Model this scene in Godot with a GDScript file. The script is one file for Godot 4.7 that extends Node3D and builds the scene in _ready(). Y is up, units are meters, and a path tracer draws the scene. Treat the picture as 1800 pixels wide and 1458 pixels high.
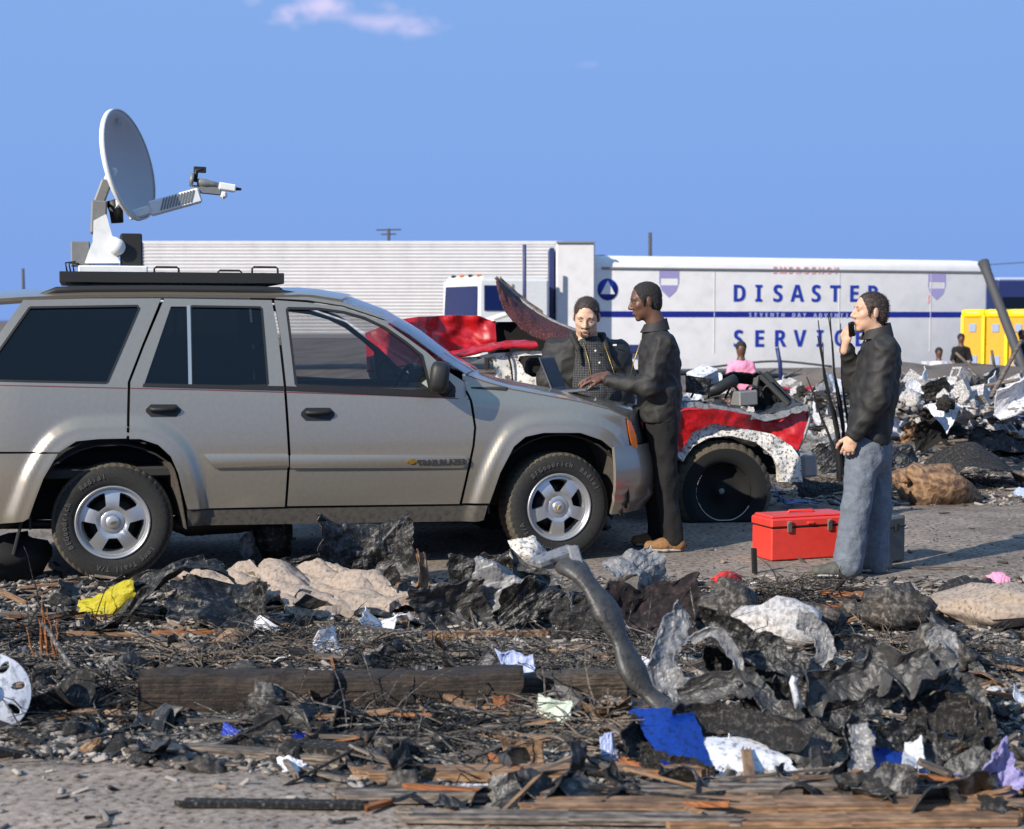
extends Node3D
# A disaster site: a pewter SUV with a satellite dish, three men, a wrecked red car, trailers and burnt debris.

const FPX := 2700.0            # focal length in photograph pixels (1800 x 1458)
const EYE := Vector3(0, 1.59, 0)
const PITCH := 0.06067
const CAR_O := Vector3(-1.305, 0, -10.595)
const CAR_TURN := 0.274
var SUN := Vector3(-0.64, 0.47, 0.62).normalized()
var M := {}
var T := {}
var cam_basis := Basis(Vector3(1, 0, 0), -PITCH)
var used := {}
var rng := RandomNumberGenerator.new()

func _ready():
	rng.seed = 7
	setup_view()
	make_textures()
	make_materials()
	build_ground()
	build_background()
	build_suv()
	build_antenna()
	build_wreck()
	build_people()
	build_toolboxes()
	build_debris()

func setup_view():
	var cam := Camera3D.new()
	cam.name = "camera"
	cam.fov = rad_to_deg(2.0 * atan(729.0 / FPX))
	cam.near = 0.1
	cam.far = 3000.0
	cam.position = EYE
	cam.basis = cam_basis
	var att := CameraAttributesPhysical.new()
	att.frustum_focal_length = 43.5
	att.frustum_focus_distance = 10.0
	att.exposure_aperture = 3.0
	att.frustum_far = 3000.0
	att.frustum_near = 0.1
	cam.attributes = att
	cam.fov = rad_to_deg(2.0 * atan(729.0 / FPX))
	add_child(cam)
	cam.current = true
	var env := Environment.new()
	env.background_mode = Environment.BG_SKY
	env.tonemap_mode = Environment.TONE_MAPPER_LINEAR
	env.tonemap_exposure = 1.32
	env.sdfgi_enabled = true
	env.ssao_enabled = true
	env.ssil_enabled = true
	env.ambient_light_source = Environment.AMBIENT_SOURCE_SKY
	var sm := ProceduralSkyMaterial.new()
	sm.sky_top_color = Color(0.475, 0.63, 0.815)
	sm.sky_horizon_color = Color(0.438, 0.565, 0.805)
	sm.sky_curve = 0.2
	sm.ground_bottom_color = Color(0.30, 0.28, 0.27)
	sm.ground_horizon_color = Color(0.45, 0.5, 0.6)
	sm.sky_cover = cloud_cover()
	sm.sky_cover_modulate = Color(1, 1, 1, 1)
	var sky := Sky.new()
	sky.sky_material = sm
	env.sky = sky
	var we := WorldEnvironment.new()
	we.name = "world_environment"
	we.environment = env
	add_child(we)
	var sun := DirectionalLight3D.new()
	sun.name = "sun"
	sun.light_energy = 1.6
	sun.light_color = Color(1.0, 0.97, 0.92)
	sun.light_angular_distance = 0.5
	sun.shadow_enabled = true
	add_child(sun)
	sun.look_at_from_position(Vector3.ZERO, -SUN, Vector3.UP)

func cloud_cover() -> ImageTexture:
	var im := Image.create(4096, 2048, false, Image.FORMAT_RGBA8)
	im.fill(Color(0, 0, 0, 0))
	var n := FastNoiseLite.new()
	n.seed = 5
	n.frequency = 0.045
	n.fractal_octaves = 5
	# lens-shaped puffs: centre azimuth and elevation, half sizes (degrees), strength
	var puffs := [[-7.3, 11.3, 2.2, 0.85, 0.36], [-4.5, 10.85, 2.1, 0.75, 0.26], [-6.0, 11.0, 1.8, 0.5, 0.2], [2.9, 9.4, 0.7, 0.22, 0.07], [20.5, 3.6, 2.6, 0.25, 0.06], [28.0, 13.0, 6.0, 1.2, 0.4], [-32.0, 9.0, 6.0, 1.0, 0.35], [70, 20, 14, 3, 0.5], [-95, 25, 16, 4, 0.5], [150, 18, 16, 3, 0.5]]
	for p in puffs:
		var x0 := int((p[0] - p[2] * 1.3) / 360.0 * 4096)
		var x1 := int((p[0] + p[2] * 1.3) / 360.0 * 4096)
		var y0 := int((0.5 - (p[1] + p[3] * 1.5) / 180.0) * 2048)
		var y1 := int((0.5 - (p[1] - p[3] * 1.5) / 180.0) * 2048)
		for y in range(y0, y1 + 1):
			for x in range(x0, x1 + 1):
				var az: float = float(x) / 4096.0 * 360.0
				var el: float = (0.5 - float(y) / 2048.0) * 180.0
				var dx: float = (az - p[0]) / p[2]
				var dy: float = (el - p[1]) / p[3]
				if dy < 0.0:
					dy *= 1.35
				var k: float = 1.0 - sqrt(dx * dx + dy * dy) + n.get_noise_2d(x * 1.0, y * 2.0) * 0.75
				k = smoothstep(0.0, 1.1, k) * p[4]
				if k > 0.0:
					var xx := posmod(x, 4096)
					var o := im.get_pixel(xx, y)
					k = maxf(k, o.a)
					im.set_pixel(xx, y, Color(1.0, 0.76, 0.60, k))
	return ImageTexture.create_from_image(im)

# ---------------------------------------------------------------- pixels to places
func ray(x: float, y: float) -> Vector3:
	return cam_basis * Vector3((x - 900.0) / FPX, -(y - 729.0) / FPX, -1.0)
func at_depth(x: float, y: float, d: float) -> Vector3:
	var r := ray(x, y)
	return EYE + r * (d / -r.z)
func on_ground(x: float, y: float, h := 0.0) -> Vector3:
	var r := ray(x, y)
	return EYE + r * ((h - EYE.y) / r.y)

# ---------------------------------------------------------------- nodes
func numbered(called: String) -> String:
	if not used.has(called):
		used[called] = 0
		return called
	used[called] += 1
	return "%s_%03d" % [called, used[called]]
func thing(called: String, label: String, category: String, at := Vector3.ZERO, turn := 0.0, group := "") -> Node3D:
	var o := Node3D.new()
	o.name = numbered(called)
	add_child(o)
	o.position = at
	o.rotation.y = turn
	tag(o, label, category, group)
	return o
func tag(o: Node, label: String, category: String, group := "", kind := ""):
	o.set_meta("label", label)
	o.set_meta("category", category)
	if group != "":
		o.set_meta("group", group)
	if kind != "":
		o.set_meta("kind", kind)
func put(parent: Node, called: String, what, m: Material) -> MeshInstance3D:
	var o := MeshInstance3D.new()
	if parent == self:
		o.name = numbered(called)
	else:
		o.name = called
	if what is SurfaceTool:
		o.mesh = what.commit()
	else:
		o.mesh = what
	if m:
		o.material_override = m
	o.cast_shadow = GeometryInstance3D.SHADOW_CASTING_SETTING_DOUBLE_SIDED
	parent.add_child(o, true)
	return o
func solo(called: String, what, m: Material, label: String, category: String, group := "", kind := "") -> MeshInstance3D:
	var o := put(self, called, what, m)
	tag(o, label, category, group, kind)
	return o
func setting(called: String, what, m: Material) -> MeshInstance3D:
	var o := put(self, called, what, m)
	o.set_meta("kind", "structure")
	o.set_meta("label", called.replace("_", " ") + " of the disaster site")
	return o

# ---------------------------------------------------------------- shapes
func st_new(flat := false) -> SurfaceTool:
	var st := SurfaceTool.new()
	st.begin(Mesh.PRIMITIVE_TRIANGLES)
	st.set_smooth_group(-1 if flat else 0)
	return st
func done(st: SurfaceTool) -> ArrayMesh:
	st.generate_normals()
	return st.commit()
func tri(st: SurfaceTool, a: Vector3, b: Vector3, c: Vector3):
	st.add_vertex(a)
	st.add_vertex(b)
	st.add_vertex(c)
func quad(st: SurfaceTool, a: Vector3, b: Vector3, c: Vector3, d: Vector3):
	tri(st, a, b, c)
	tri(st, a, c, d)
# a box with chamfered edges, flat shaded
func cbox(st: SurfaceTool, t: Transform3D, s: Vector3, ch := 0.01):
	st.set_smooth_group(-1)
	var h := s * 0.5
	var c := minf(ch, minf(h.x, minf(h.y, h.z)) * 0.9)
	for ax in 3:
		for sg in [-1.0, 1.0]:
			var b := (ax + 1) % 3
			var d := (ax + 2) % 3
			var p := []
			for k in [[-1, -1], [1, -1], [1, 1], [-1, 1]]:
				var v := Vector3.ZERO
				v[ax] = h[ax] * sg
				v[b] = (h[b] - c) * k[0]
				v[d] = (h[d] - c) * k[1]
				p.append(t * v)
			if sg > 0:
				quad(st, p[0], p[3], p[2], p[1])
			else:
				quad(st, p[0], p[1], p[2], p[3])
	for ax in 3:
		var b := (ax + 1) % 3
		var d := (ax + 2) % 3
		for k in [[-1, -1], [1, -1], [1, 1], [-1, 1]]:
			var v1 := Vector3.ZERO
			var v2 := Vector3.ZERO
			v1[b] = h[b] * k[0]
			v1[d] = (h[d] - c) * k[1]
			v2[b] = (h[b] - c) * k[0]
			v2[d] = h[d] * k[1]
			var e1 := v1
			var e2 := v2
			v1[ax] = -(h[ax] - c)
			v2[ax] = -(h[ax] - c)
			e1[ax] = h[ax] - c
			e2[ax] = h[ax] - c
			if k[0] * k[1] > 0:
				quad(st, t * v1, t * e1, t * e2, t * v2)
			else:
				quad(st, t * v1, t * v2, t * e2, t * e1)
	for kx in [-1, 1]:
		for ky in [-1, 1]:
			for kz in [-1, 1]:
				var a := t * Vector3(h.x * kx, (h.y - c) * ky, (h.z - c) * kz)
				var b2 := t * Vector3((h.x - c) * kx, h.y * ky, (h.z - c) * kz)
				var d2 := t * Vector3((h.x - c) * kx, (h.y - c) * ky, h.z * kz)
				if kx * ky * kz > 0:
					tri(st, a, d2, b2)
				else:
					tri(st, a, b2, d2)
func box_at(st: SurfaceTool, c: Vector3, s: Vector3, ch := 0.006, rot := Vector3.ZERO):
	cbox(st, Transform3D(Basis.from_euler(rot), c), s, ch)
func bar(st: SurfaceTool, a: Vector3, b: Vector3, w: float, h: float, ch := 0.004, up := Vector3.UP):
	var d := b - a
	var zz := d.normalized()
	if absf(zz.dot(up)) > 0.98:
		up = Vector3.RIGHT
	var xx := up.cross(zz).normalized()
	cbox(st, Transform3D(Basis(xx, zz.cross(xx), zz), (a + b) * 0.5), Vector3(w, h, d.length()), ch)
# tube through points with a radius for each
func tube(st: SurfaceTool, pts: Array, radii, seg := 8, caps := true, squash := 1.0):
	st.set_smooth_group(0)
	var n := pts.size()
	var rings := []
	var up := Vector3(0.13, 0.97, 0.2).normalized()
	for i in n:
		var d: Vector3 = (pts[mini(i + 1, n - 1)] - pts[maxi(i - 1, 0)])
		d = d.normalized()
		var xx := up.cross(d)
		if xx.length() < 0.05:
			xx = Vector3.RIGHT.cross(d)
		xx = xx.normalized()
		var yy := d.cross(xx)
		up = yy
		var r: float = radii[i] if radii is Array else radii
		var ring := []
		for k in seg:
			var a := TAU * k / seg
			ring.append(pts[i] + xx * cos(a) * r + yy * sin(a) * r * squash)
		rings.append(ring)
	for i in n - 1:
		for k in seg:
			var k2 := (k + 1) % seg
			quad(st, rings[i][k], rings[i + 1][k], rings[i + 1][k2], rings[i][k2])
	if caps:
		for k in range(1, seg - 1):
			tri(st, rings[0][0], rings[0][k], rings[0][k + 1])
			tri(st, rings[n - 1][0], rings[n - 1][k + 1], rings[n - 1][k])
# profile of (radius, height) turned round the y axis of t
func lathe(st: SurfaceTool, prof: Array, seg: int, t := Transform3D.IDENTITY, smooth := true):
	st.set_smooth_group(0 if smooth else -1)
	for i in prof.size() - 1:
		for k in seg:
			var a0 := TAU * k / seg
			var a1 := TAU * (k + 1) / seg
			var p: Vector2 = prof[i]
			var q: Vector2 = prof[i + 1]
			var v0 := t * Vector3(cos(a0) * p.x, p.y, sin(a0) * p.x)
			var v1 := t * Vector3(cos(a1) * p.x, p.y, sin(a1) * p.x)
			var v2 := t * Vector3(cos(a1) * q.x, q.y, sin(a1) * q.x)
			var v3 := t * Vector3(cos(a0) * q.x, q.y, sin(a0) * q.x)
			if p.x < 0.0001:
				tri(st, v0, v2, v3)
			elif q.x < 0.0001:
				tri(st, v0, v1, v2)
			else:
				quad(st, v0, v1, v2, v3)
# a sheet with thickness; f(u, v) gives the middle surface, u and v in 0..1
func sheet(st: SurfaceTool, nu: int, nv: int, f: Callable, thick := 0.004, facets := false):
	st.set_smooth_group(-1 if facets else 0)
	var p := []
	for i in nu + 1:
		var row := []
		for j in nv + 1:
			row.append(f.call(float(i) / nu, float(j) / nv))
		p.append(row)
	var nn := []
	for i in nu + 1:
		var row := []
		for j in nv + 1:
			var du: Vector3 = p[mini(i + 1, nu)][j] - p[maxi(i - 1, 0)][j]
			var dv: Vector3 = p[i][mini(j + 1, nv)] - p[i][maxi(j - 1, 0)]
			row.append(du.cross(dv).normalized() * thick * 0.5)
		nn.append(row)
	for i in nu:
		for j in nv:
			quad(st, p[i][j] + nn[i][j], p[i][j + 1] + nn[i][j + 1], p[i + 1][j + 1] + nn[i + 1][j + 1], p[i + 1][j] + nn[i + 1][j])
			quad(st, p[i][j] - nn[i][j], p[i + 1][j] - nn[i + 1][j], p[i + 1][j + 1] - nn[i + 1][j + 1], p[i][j + 1] - nn[i][j + 1])
	st.set_smooth_group(-1)
	for i in nu:
		for j in [0, nv]:
			quad(st, p[i][j] + nn[i][j], p[i + 1][j] + nn[i + 1][j], p[i + 1][j] - nn[i + 1][j], p[i][j] - nn[i][j])
	for j in nv:
		for i in [0, nu]:
			quad(st, p[i][j] + nn[i][j], p[i][j + 1] + nn[i][j + 1], p[i][j + 1] - nn[i][j + 1], p[i][j] - nn[i][j])
# a flat outline raised onto a curved surface f(Vector2) -> Vector3, cut into cells, with holes and turned-in edges
func skin(poly: PackedVector2Array, holes: Array, cell: float, f: Callable, flip := false, lip := 0.015) -> ArrayMesh:
	var st := SurfaceTool.new()
	st.begin(Mesh.PRIMITIVE_TRIANGLES)
	if Geometry2D.is_polygon_clockwise(poly):
		poly.reverse()
	var lo := poly[0]
	var hi := poly[0]
	for p in poly:
		lo = lo.min(p)
		hi = hi.max(p)
	var nx := int(ceil((hi.x - lo.x) / cell))
	var ny := int(ceil((hi.y - lo.y) / cell))
	for i in nx:
		for j in ny:
			var a := lo + Vector2(i, j) * cell
			var sq := PackedVector2Array([a, a + Vector2(cell, 0), a + Vector2(cell, cell), a + Vector2(0, cell)])
			var pieces = Array(Geometry2D.intersect_polygons(sq, poly), TYPE_NIL, "", null)
			for h in holes:
				var nxt: Array = []
				for pc in pieces:
					nxt.append_array(Geometry2D.clip_polygons(pc, h))
				pieces = nxt
			for pc in pieces:
				if Geometry2D.is_polygon_clockwise(pc):
					continue
				var idx := Geometry2D.triangulate_polygon(pc)
				for k in range(0, idx.size(), 3):
					var q := [pc[idx[k]], pc[idx[k + 1]], pc[idx[k + 2]]]
					var ar: float = (q[1] - q[0]).cross(q[2] - q[0])
					if absf(ar) < 1e-9:
						continue
					if (ar > 0.0) != flip:
						q = [q[0], q[2], q[1]]
					for v in q:
						skin_vertex(st, v, f, flip)
	if lip > 0.0:
		var loops := [poly]
		loops.append_array(holes)
		for lp in loops:
			var n: int = lp.size()
			for k in n:
				var a2: Vector2 = lp[k]
				var b2: Vector2 = lp[(k + 1) % n]
				var parts := maxi(1, int(ceil(a2.distance_to(b2) / cell)))
				for m in parts:
					var u := a2.lerp(b2, float(m) / parts)
					var w := a2.lerp(b2, float(m + 1) / parts)
					var pu: Vector3 = f.call(u)
					var pw: Vector3 = f.call(w)
					var nu := skin_normal(u, f, flip) * lip
					var nw := skin_normal(w, f, flip) * lip
					var nn := (pw - pu).cross(nu).normalized()
					for v in [pu, pw, pw - nw, pu, pw - nw, pu - nu]:
						st.set_normal(nn)
						st.set_uv(Vector2.ZERO)
						st.add_vertex(v)
	return st.commit()
func skin_normal(v: Vector2, f: Callable, flip: bool) -> Vector3:
	var e := 0.013
	var du: Vector3 = f.call(v + Vector2(e, 0)) - f.call(v - Vector2(e, 0))
	var dv: Vector3 = f.call(v + Vector2(0, e)) - f.call(v - Vector2(0, e))
	var n := du.cross(dv).normalized()
	return -n if flip else n
func skin_vertex(st: SurfaceTool, v: Vector2, f: Callable, flip: bool):
	st.set_normal(skin_normal(v, f, flip))
	st.set_uv(v)
	st.add_vertex(f.call(v))
func grow(poly: PackedVector2Array, d: float) -> PackedVector2Array:
	var r := Geometry2D.offset_polygon(poly, d, Geometry2D.JOIN_MITER)
	return r[0] if r.size() > 0 else poly
func rounded(poly: PackedVector2Array, r: float) -> PackedVector2Array:
	var a := Geometry2D.offset_polygon(poly, -r, Geometry2D.JOIN_ROUND)
	if a.size() == 0:
		return poly
	var b := Geometry2D.offset_polygon(a[0], r, Geometry2D.JOIN_ROUND)
	return b[0]
# smooth line through points (Catmull-Rom)
func spline(pts: Array, per := 6) -> Array:
	var out := []
	for i in pts.size() - 1:
		var a = pts[maxi(i - 1, 0)]
		var b = pts[i]
		var c = pts[i + 1]
		var d = pts[mini(i + 2, pts.size() - 1)]
		for k in per:
			out.append(b.cubic_interpolate(c, a, d, float(k) / per))
	out.append(pts[-1])
	return out
# lettering as a thin raised mesh; width fitted
func words(text: String, height: float, depth := 0.004, serif := false, bold := true) -> TextMesh:
	var tm := TextMesh.new()
	var f := SystemFont.new()
	f.font_names = PackedStringArray(["Droid Serif" if serif else "Droid Sans"])
	if bold:
		f.font_weight = 700
	tm.font = f
	tm.text = text
	tm.font_size = 64
	tm.pixel_size = height / 46.0
	tm.depth = depth
	tm.curve_step = 2.0
	return tm
# ---------------------------------------------------------------- people: smooth fields meshed as surface nets
# shapes: ["c", a, b, ra, rb, k] tapered capsule; ["t", a, b, ra, rb, k, axis, factor] capsule widened along axis; ["e", centre, radii, basis, k] ellipsoid; a last "-" cuts away
func field_mesh(shapes: Array, cell: float, k0: float, disp := 0.0, dfreq := 1.0, anis := Vector3.ONE) -> ArrayMesh:
	var lo := Vector3(1e9, 1e9, 1e9)
	var hi := -lo
	var boxes := []
	for s in shapes:
		var l: Vector3
		var h: Vector3
		if s[0] == "e":
			var r: Vector3 = s[2]
			var m := maxf(r.x, maxf(r.y, r.z))
			l = s[1] - Vector3.ONE * m
			h = s[1] + Vector3.ONE * m
		else:
			var m: float = maxf(s[3], s[4])
			if s[0] == "t":
				m *= maxf(1.0, s[7])
			l = s[1].min(s[2]) - Vector3.ONE * m
			h = s[1].max(s[2]) + Vector3.ONE * m
		boxes.append([l, h])
		if not (s[-1] is String):
			lo = lo.min(l)
			hi = hi.max(h)
	lo -= Vector3.ONE * cell * 3.0
	hi += Vector3.ONE * cell * 3.0
	var nx: int = int((hi.x - lo.x) / cell) + 2
	var ny: int = int((hi.y - lo.y) / cell) + 2
	var nz: int = int((hi.z - lo.z) / cell) + 2
	var f := PackedFloat32Array()
	f.resize(nx * ny * nz)
	f.fill(1.0)
	for si in shapes.size():
		var s: Array = shapes[si]
		var cut: bool = s[-1] is String
		var kk: float = k0
		if s[0] == "e":
			if s.size() > 4 and not (s[4] is String):
				kk = s[4]
		elif s.size() > 5 and not (s[5] is String):
			kk = s[5]
		var pad := kk + cell * 2.0
		var i0: int = maxi(0, int((boxes[si][0].x - pad - lo.x) / cell))
		var i1: int = mini(nx - 1, int((boxes[si][1].x + pad - lo.x) / cell) + 1)
		var j0: int = maxi(0, int((boxes[si][0].y - pad - lo.y) / cell))
		var j1: int = mini(ny - 1, int((boxes[si][1].y + pad - lo.y) / cell) + 1)
		var q0: int = maxi(0, int((boxes[si][0].z - pad - lo.z) / cell))
		var q1: int = mini(nz - 1, int((boxes[si][1].z + pad - lo.z) / cell) + 1)
		var is_e: bool = s[0] == "e"
		var is_t: bool = s[0] == "t"
		var ca: Vector3 = s[1]
		var ba := Vector3.ZERO
		var ra := 0.0
		var rb := 0.0
		var bb := 1.0
		var ax := Vector3.ZERO
		var af := 1.0
		var inv := Basis()
		var rad := Vector3.ONE
		if is_e:
			rad = s[2]
			inv = (s[3] as Basis).inverse() if s.size() > 3 and s[3] is Basis else Basis()
		else:
			ba = s[2] - s[1]
			ra = s[3]
			rb = s[4]
			if is_t:
				ax = (s[6] as Vector3).normalized()
				af = 1.0 / float(s[7])
				ba -= ax * ba.dot(ax) * (1.0 - af)
			bb = maxf(ba.dot(ba), 1e-8)
		for i in range(i0, i1 + 1):
			for j in range(j0, j1 + 1):
				var at: int = (i * ny + j) * nz
				for q in range(q0, q1 + 1):
					var p := lo + Vector3(i, j, q) * cell - ca
					var d: float
					if is_e:
						p = inv * p
						var a1 := p / rad
						var l0 := a1.length()
						var l1 := (a1 / rad).length()
						d = l0 * (l0 - 1.0) / maxf(l1, 1e-6)
					else:
						if is_t:
							p -= ax * p.dot(ax) * (1.0 - af)
						var hh := clampf(p.dot(ba) / bb, 0.0, 1.0)
						d = (p - ba * hh).length() - lerpf(ra, rb, hh)
					var o := f[at + q]
					if cut:
						d = -d
						var h1 := clampf(0.5 - 0.5 * (d - o) / kk, 0.0, 1.0)
						f[at + q] = lerpf(d, o, h1) + kk * h1 * (1.0 - h1)
					else:
						var h2 := clampf(0.5 + 0.5 * (d - o) / kk, 0.0, 1.0)
						f[at + q] = lerpf(d, o, h2) - kk * h2 * (1.0 - h2)
	# surface nets
	var st := SurfaceTool.new()
	st.begin(Mesh.PRIMITIVE_TRIANGLES)
	st.set_smooth_group(0)
	var ids := PackedInt32Array()
	ids.resize(nx * ny * nz)
	ids.fill(-1)
	var count := 0
	var co := PackedInt32Array([0, 1, nz, nz + 1, ny * nz, ny * nz + 1, ny * nz + nz, ny * nz + nz + 1])
	var cv := [Vector3(0, 0, 0), Vector3(0, 0, 1), Vector3(0, 1, 0), Vector3(0, 1, 1), Vector3(1, 0, 0), Vector3(1, 0, 1), Vector3(1, 1, 0), Vector3(1, 1, 1)]
	var ed := [[0, 1], [2, 3], [4, 5], [6, 7], [0, 2], [1, 3], [4, 6], [5, 7], [0, 4], [1, 5], [2, 6], [3, 7]]
	var nn: FastNoiseLite = T.fold3
	for i in nx - 1:
		for j in ny - 1:
			var at: int = (i * ny + j) * nz
			for q in nz - 1:
				var b := at + q
				var s0 := f[b] < 0.0
				if s0 == (f[b + 1] < 0.0) and s0 == (f[b + nz] < 0.0) and s0 == (f[b + nz + 1] < 0.0):
					var e := b + ny * nz
					if s0 == (f[e] < 0.0) and s0 == (f[e + 1] < 0.0) and s0 == (f[e + nz] < 0.0) and s0 == (f[e + nz + 1] < 0.0):
						continue
				var sum := Vector3.ZERO
				var m := 0
				for x in ed:
					var d0 := f[b + co[x[0]]]
					var d1 := f[b + co[x[1]]]
					if (d0 < 0.0) != (d1 < 0.0):
						sum += (cv[x[0]] as Vector3).lerp(cv[x[1]], d0 / (d0 - d1))
						m += 1
				var v := lo + (Vector3(i, j, q) + sum / m) * cell
				if disp != 0.0:
					var gr := Vector3(f[b + co[4]] - f[b], f[b + co[2]] - f[b], f[b + co[1]] - f[b]).normalized()
					var w := v * dfreq * anis
					var fold := nn.get_noise_3dv(w)
					var fine := nn.get_noise_3dv(w * 2.7 + Vector3(30, 0, 0))
					v += gr * disp * ((0.35 - absf(fold) * 2.0) + fine * 0.18)
				st.add_vertex(v)
				ids[b] = count
				count += 1
	for i in range(1, nx - 1):
		for j in range(1, ny - 1):
			var at: int = (i * ny + j) * nz
			for q in range(1, nz - 1):
				var b := at + q
				var s0 := f[b] < 0.0
				if s0 != (f[b + ny * nz] < 0.0):
					net_quad(st, ids, s0, b, b - nz, b - nz - 1, b - 1)
				if s0 != (f[b + nz] < 0.0):
					net_quad(st, ids, not s0, b, b - ny * nz, b - ny * nz - 1, b - 1)
				if s0 != (f[b + 1] < 0.0):
					net_quad(st, ids, s0, b, b - ny * nz, b - ny * nz - nz, b - nz)
	st.generate_normals()
	return st.commit()
func net_quad(st: SurfaceTool, ids: PackedInt32Array, flip: bool, a: int, b: int, c: int, d: int):
	var o := [ids[a], ids[b], ids[c], ids[d]]
	if o.min() < 0:
		return
	var order := [0, 1, 2, 0, 2, 3] if flip else [0, 2, 1, 0, 3, 2]
	for k in order:
		st.add_index(o[k])
# ---------------------------------------------------------------- materials
func noise_tex(seed_: int, freq: float, oct: int, ramp: Array, size := 512, kind := FastNoiseLite.TYPE_SIMPLEX_SMOOTH, normal := false, strength := 4.0) -> NoiseTexture2D:
	var n := FastNoiseLite.new()
	n.seed = seed_
	n.frequency = freq
	n.noise_type = kind
	n.fractal_octaves = oct
	n.fractal_gain = 0.6
	var t := NoiseTexture2D.new()
	t.width = size
	t.height = size
	t.seamless = true
	t.noise = n
	if normal:
		t.as_normal_map = true
		t.bump_strength = strength
	elif ramp.size():
		var g := Gradient.new()
		var off := PackedFloat32Array()
		var col := PackedColorArray()
		for r in ramp:
			off.append(r[0])
			col.append(r[1])
		g.offsets = off
		g.colors = col
		t.color_ramp = g
	return t
func grey(v: float) -> Color:
	return Color(v, v, v)
func make_textures():
	T.dirt = noise_tex(11, 0.02, 6, [[0.0, Color(0.20, 0.18, 0.16)], [0.24, Color(0.40, 0.365, 0.33)], [0.34, Color(0.545, 0.505, 0.465)], [0.5, Color(0.585, 0.545, 0.505)], [0.66, Color(0.625, 0.585, 0.545)], [1.0, Color(0.72, 0.68, 0.64)]], 1024)
	T.dirt_n = noise_tex(12, 0.04, 6, [], 1024, FastNoiseLite.TYPE_SIMPLEX_SMOOTH, true, 6.0)
	T.speck = noise_tex(13, 0.07, 4, [[0.0, grey(0.12)], [0.36, grey(0.28)], [0.44, grey(0.85)], [1.0, grey(1.0)]], 512)
	T.char_ = noise_tex(14, 0.02, 6, [[0.0, Color(0.09, 0.08, 0.08)], [0.45, Color(0.21, 0.2, 0.19)], [0.6, Color(0.36, 0.345, 0.33)], [0.75, Color(0.56, 0.545, 0.53)], [1.0, Color(0.72, 0.70, 0.69)]], 512)
	T.char_n = noise_tex(15, 0.035, 5, [], 512, FastNoiseLite.TYPE_SIMPLEX_SMOOTH, true, 10.0)
	T.burnt = noise_tex(16, 0.015, 6, [[0.0, Color(0.04, 0.04, 0.04)], [0.55, Color(0.11, 0.105, 0.10)], [0.68, Color(0.22, 0.21, 0.205)], [0.82, Color(0.44, 0.43, 0.42)], [1.0, Color(0.55, 0.54, 0.53)]], 512)
	T.rust = noise_tex(17, 0.015, 6, [[0.0, Color(0.16, 0.12, 0.10)], [0.42, Color(0.36, 0.27, 0.21)], [0.55, Color(0.52, 0.38, 0.25)], [0.7, Color(0.62, 0.50, 0.38)], [1.0, Color(0.5, 0.46, 0.42)]], 512)
	T.wear = noise_tex(18, 0.02, 5, [[0.0, grey(0.62)], [0.45, grey(0.9)], [1.0, grey(1.0)]], 512)
	T.paint = noise_tex(33, 0.05, 4, [[0.0, grey(0.95)], [1.0, grey(1.0)]], 256)
	T.faint = noise_tex(34, 0.012, 5, [[0.0, grey(0.92)], [0.5, grey(0.975)], [1.0, grey(1.0)]], 512)
	T.grime = noise_tex(35, 0.016, 6, [[0.0, grey(0.3)], [0.3, grey(0.62)], [0.42, grey(0.93)], [1.0, grey(1.0)]], 512)
	T.cloth_n = noise_tex(19, 0.02, 4, [], 512, FastNoiseLite.TYPE_SIMPLEX_SMOOTH, true, 5.0)
	T.fabric = noise_tex(20, 0.05, 4, [[0.0, grey(0.72)], [1.0, grey(1.0)]], 512)
	T.ash = noise_tex(21, 0.03, 6, [[0.0, Color(0.10, 0.10, 0.10)], [0.30, Color(0.22, 0.215, 0.21)], [0.42, Color(0.66, 0.65, 0.63)], [0.6, Color(0.82, 0.81, 0.79)], [1.0, Color(0.92, 0.91, 0.89)]], 512)
	T.road_dust = noise_tex(22, 0.02, 5, [[0.0, Color(0.60, 0.53, 0.43, 0.0)], [0.5, Color(0.60, 0.53, 0.43, 0.05)], [1.0, Color(0.60, 0.53, 0.43, 0.75)]], 512)
	T.wood = wood_image(Color(0.66, 0.53, 0.40), Color(0.34, 0.25, 0.18), 3)
	T.wood_old = wood_image(Color(0.62, 0.57, 0.52), Color(0.22, 0.20, 0.185), 4)
	T.jean = noise_tex(24, 0.03, 5, [[0.0, Color(0.40, 0.425, 0.455)], [0.5, Color(0.455, 0.48, 0.515)], [1.0, Color(0.53, 0.555, 0.59)]], 512)
	T.check = check_image()
	T.face = noise_tex(25, 0.03, 4, [[0.0, grey(0.86)], [1.0, grey(1.0)]], 256)
	T.maroon = noise_tex(26, 0.06, 5, [[0.0, Color(0.07, 0.04, 0.04)], [0.45, Color(0.20, 0.09, 0.10)], [0.6, Color(0.36, 0.15, 0.16)], [0.8, Color(0.42, 0.30, 0.29)], [1.0, Color(0.6, 0.55, 0.53)]], 512)
	T.scorch_white = noise_tex(27, 0.018, 6, [[0.0, Color(0.16, 0.14, 0.13)], [0.30, Color(0.35, 0.32, 0.30)], [0.38, Color(0.82, 0.80, 0.77)], [1.0, Color(0.93, 0.92, 0.90)]], 512)
	T.concrete = noise_tex(28, 0.03, 6, [[0.0, Color(0.33, 0.32, 0.31)], [0.4, Color(0.60, 0.59, 0.58)], [0.6, Color(0.74, 0.73, 0.72)], [1.0, Color(0.86, 0.85, 0.84)]], 512)

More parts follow.
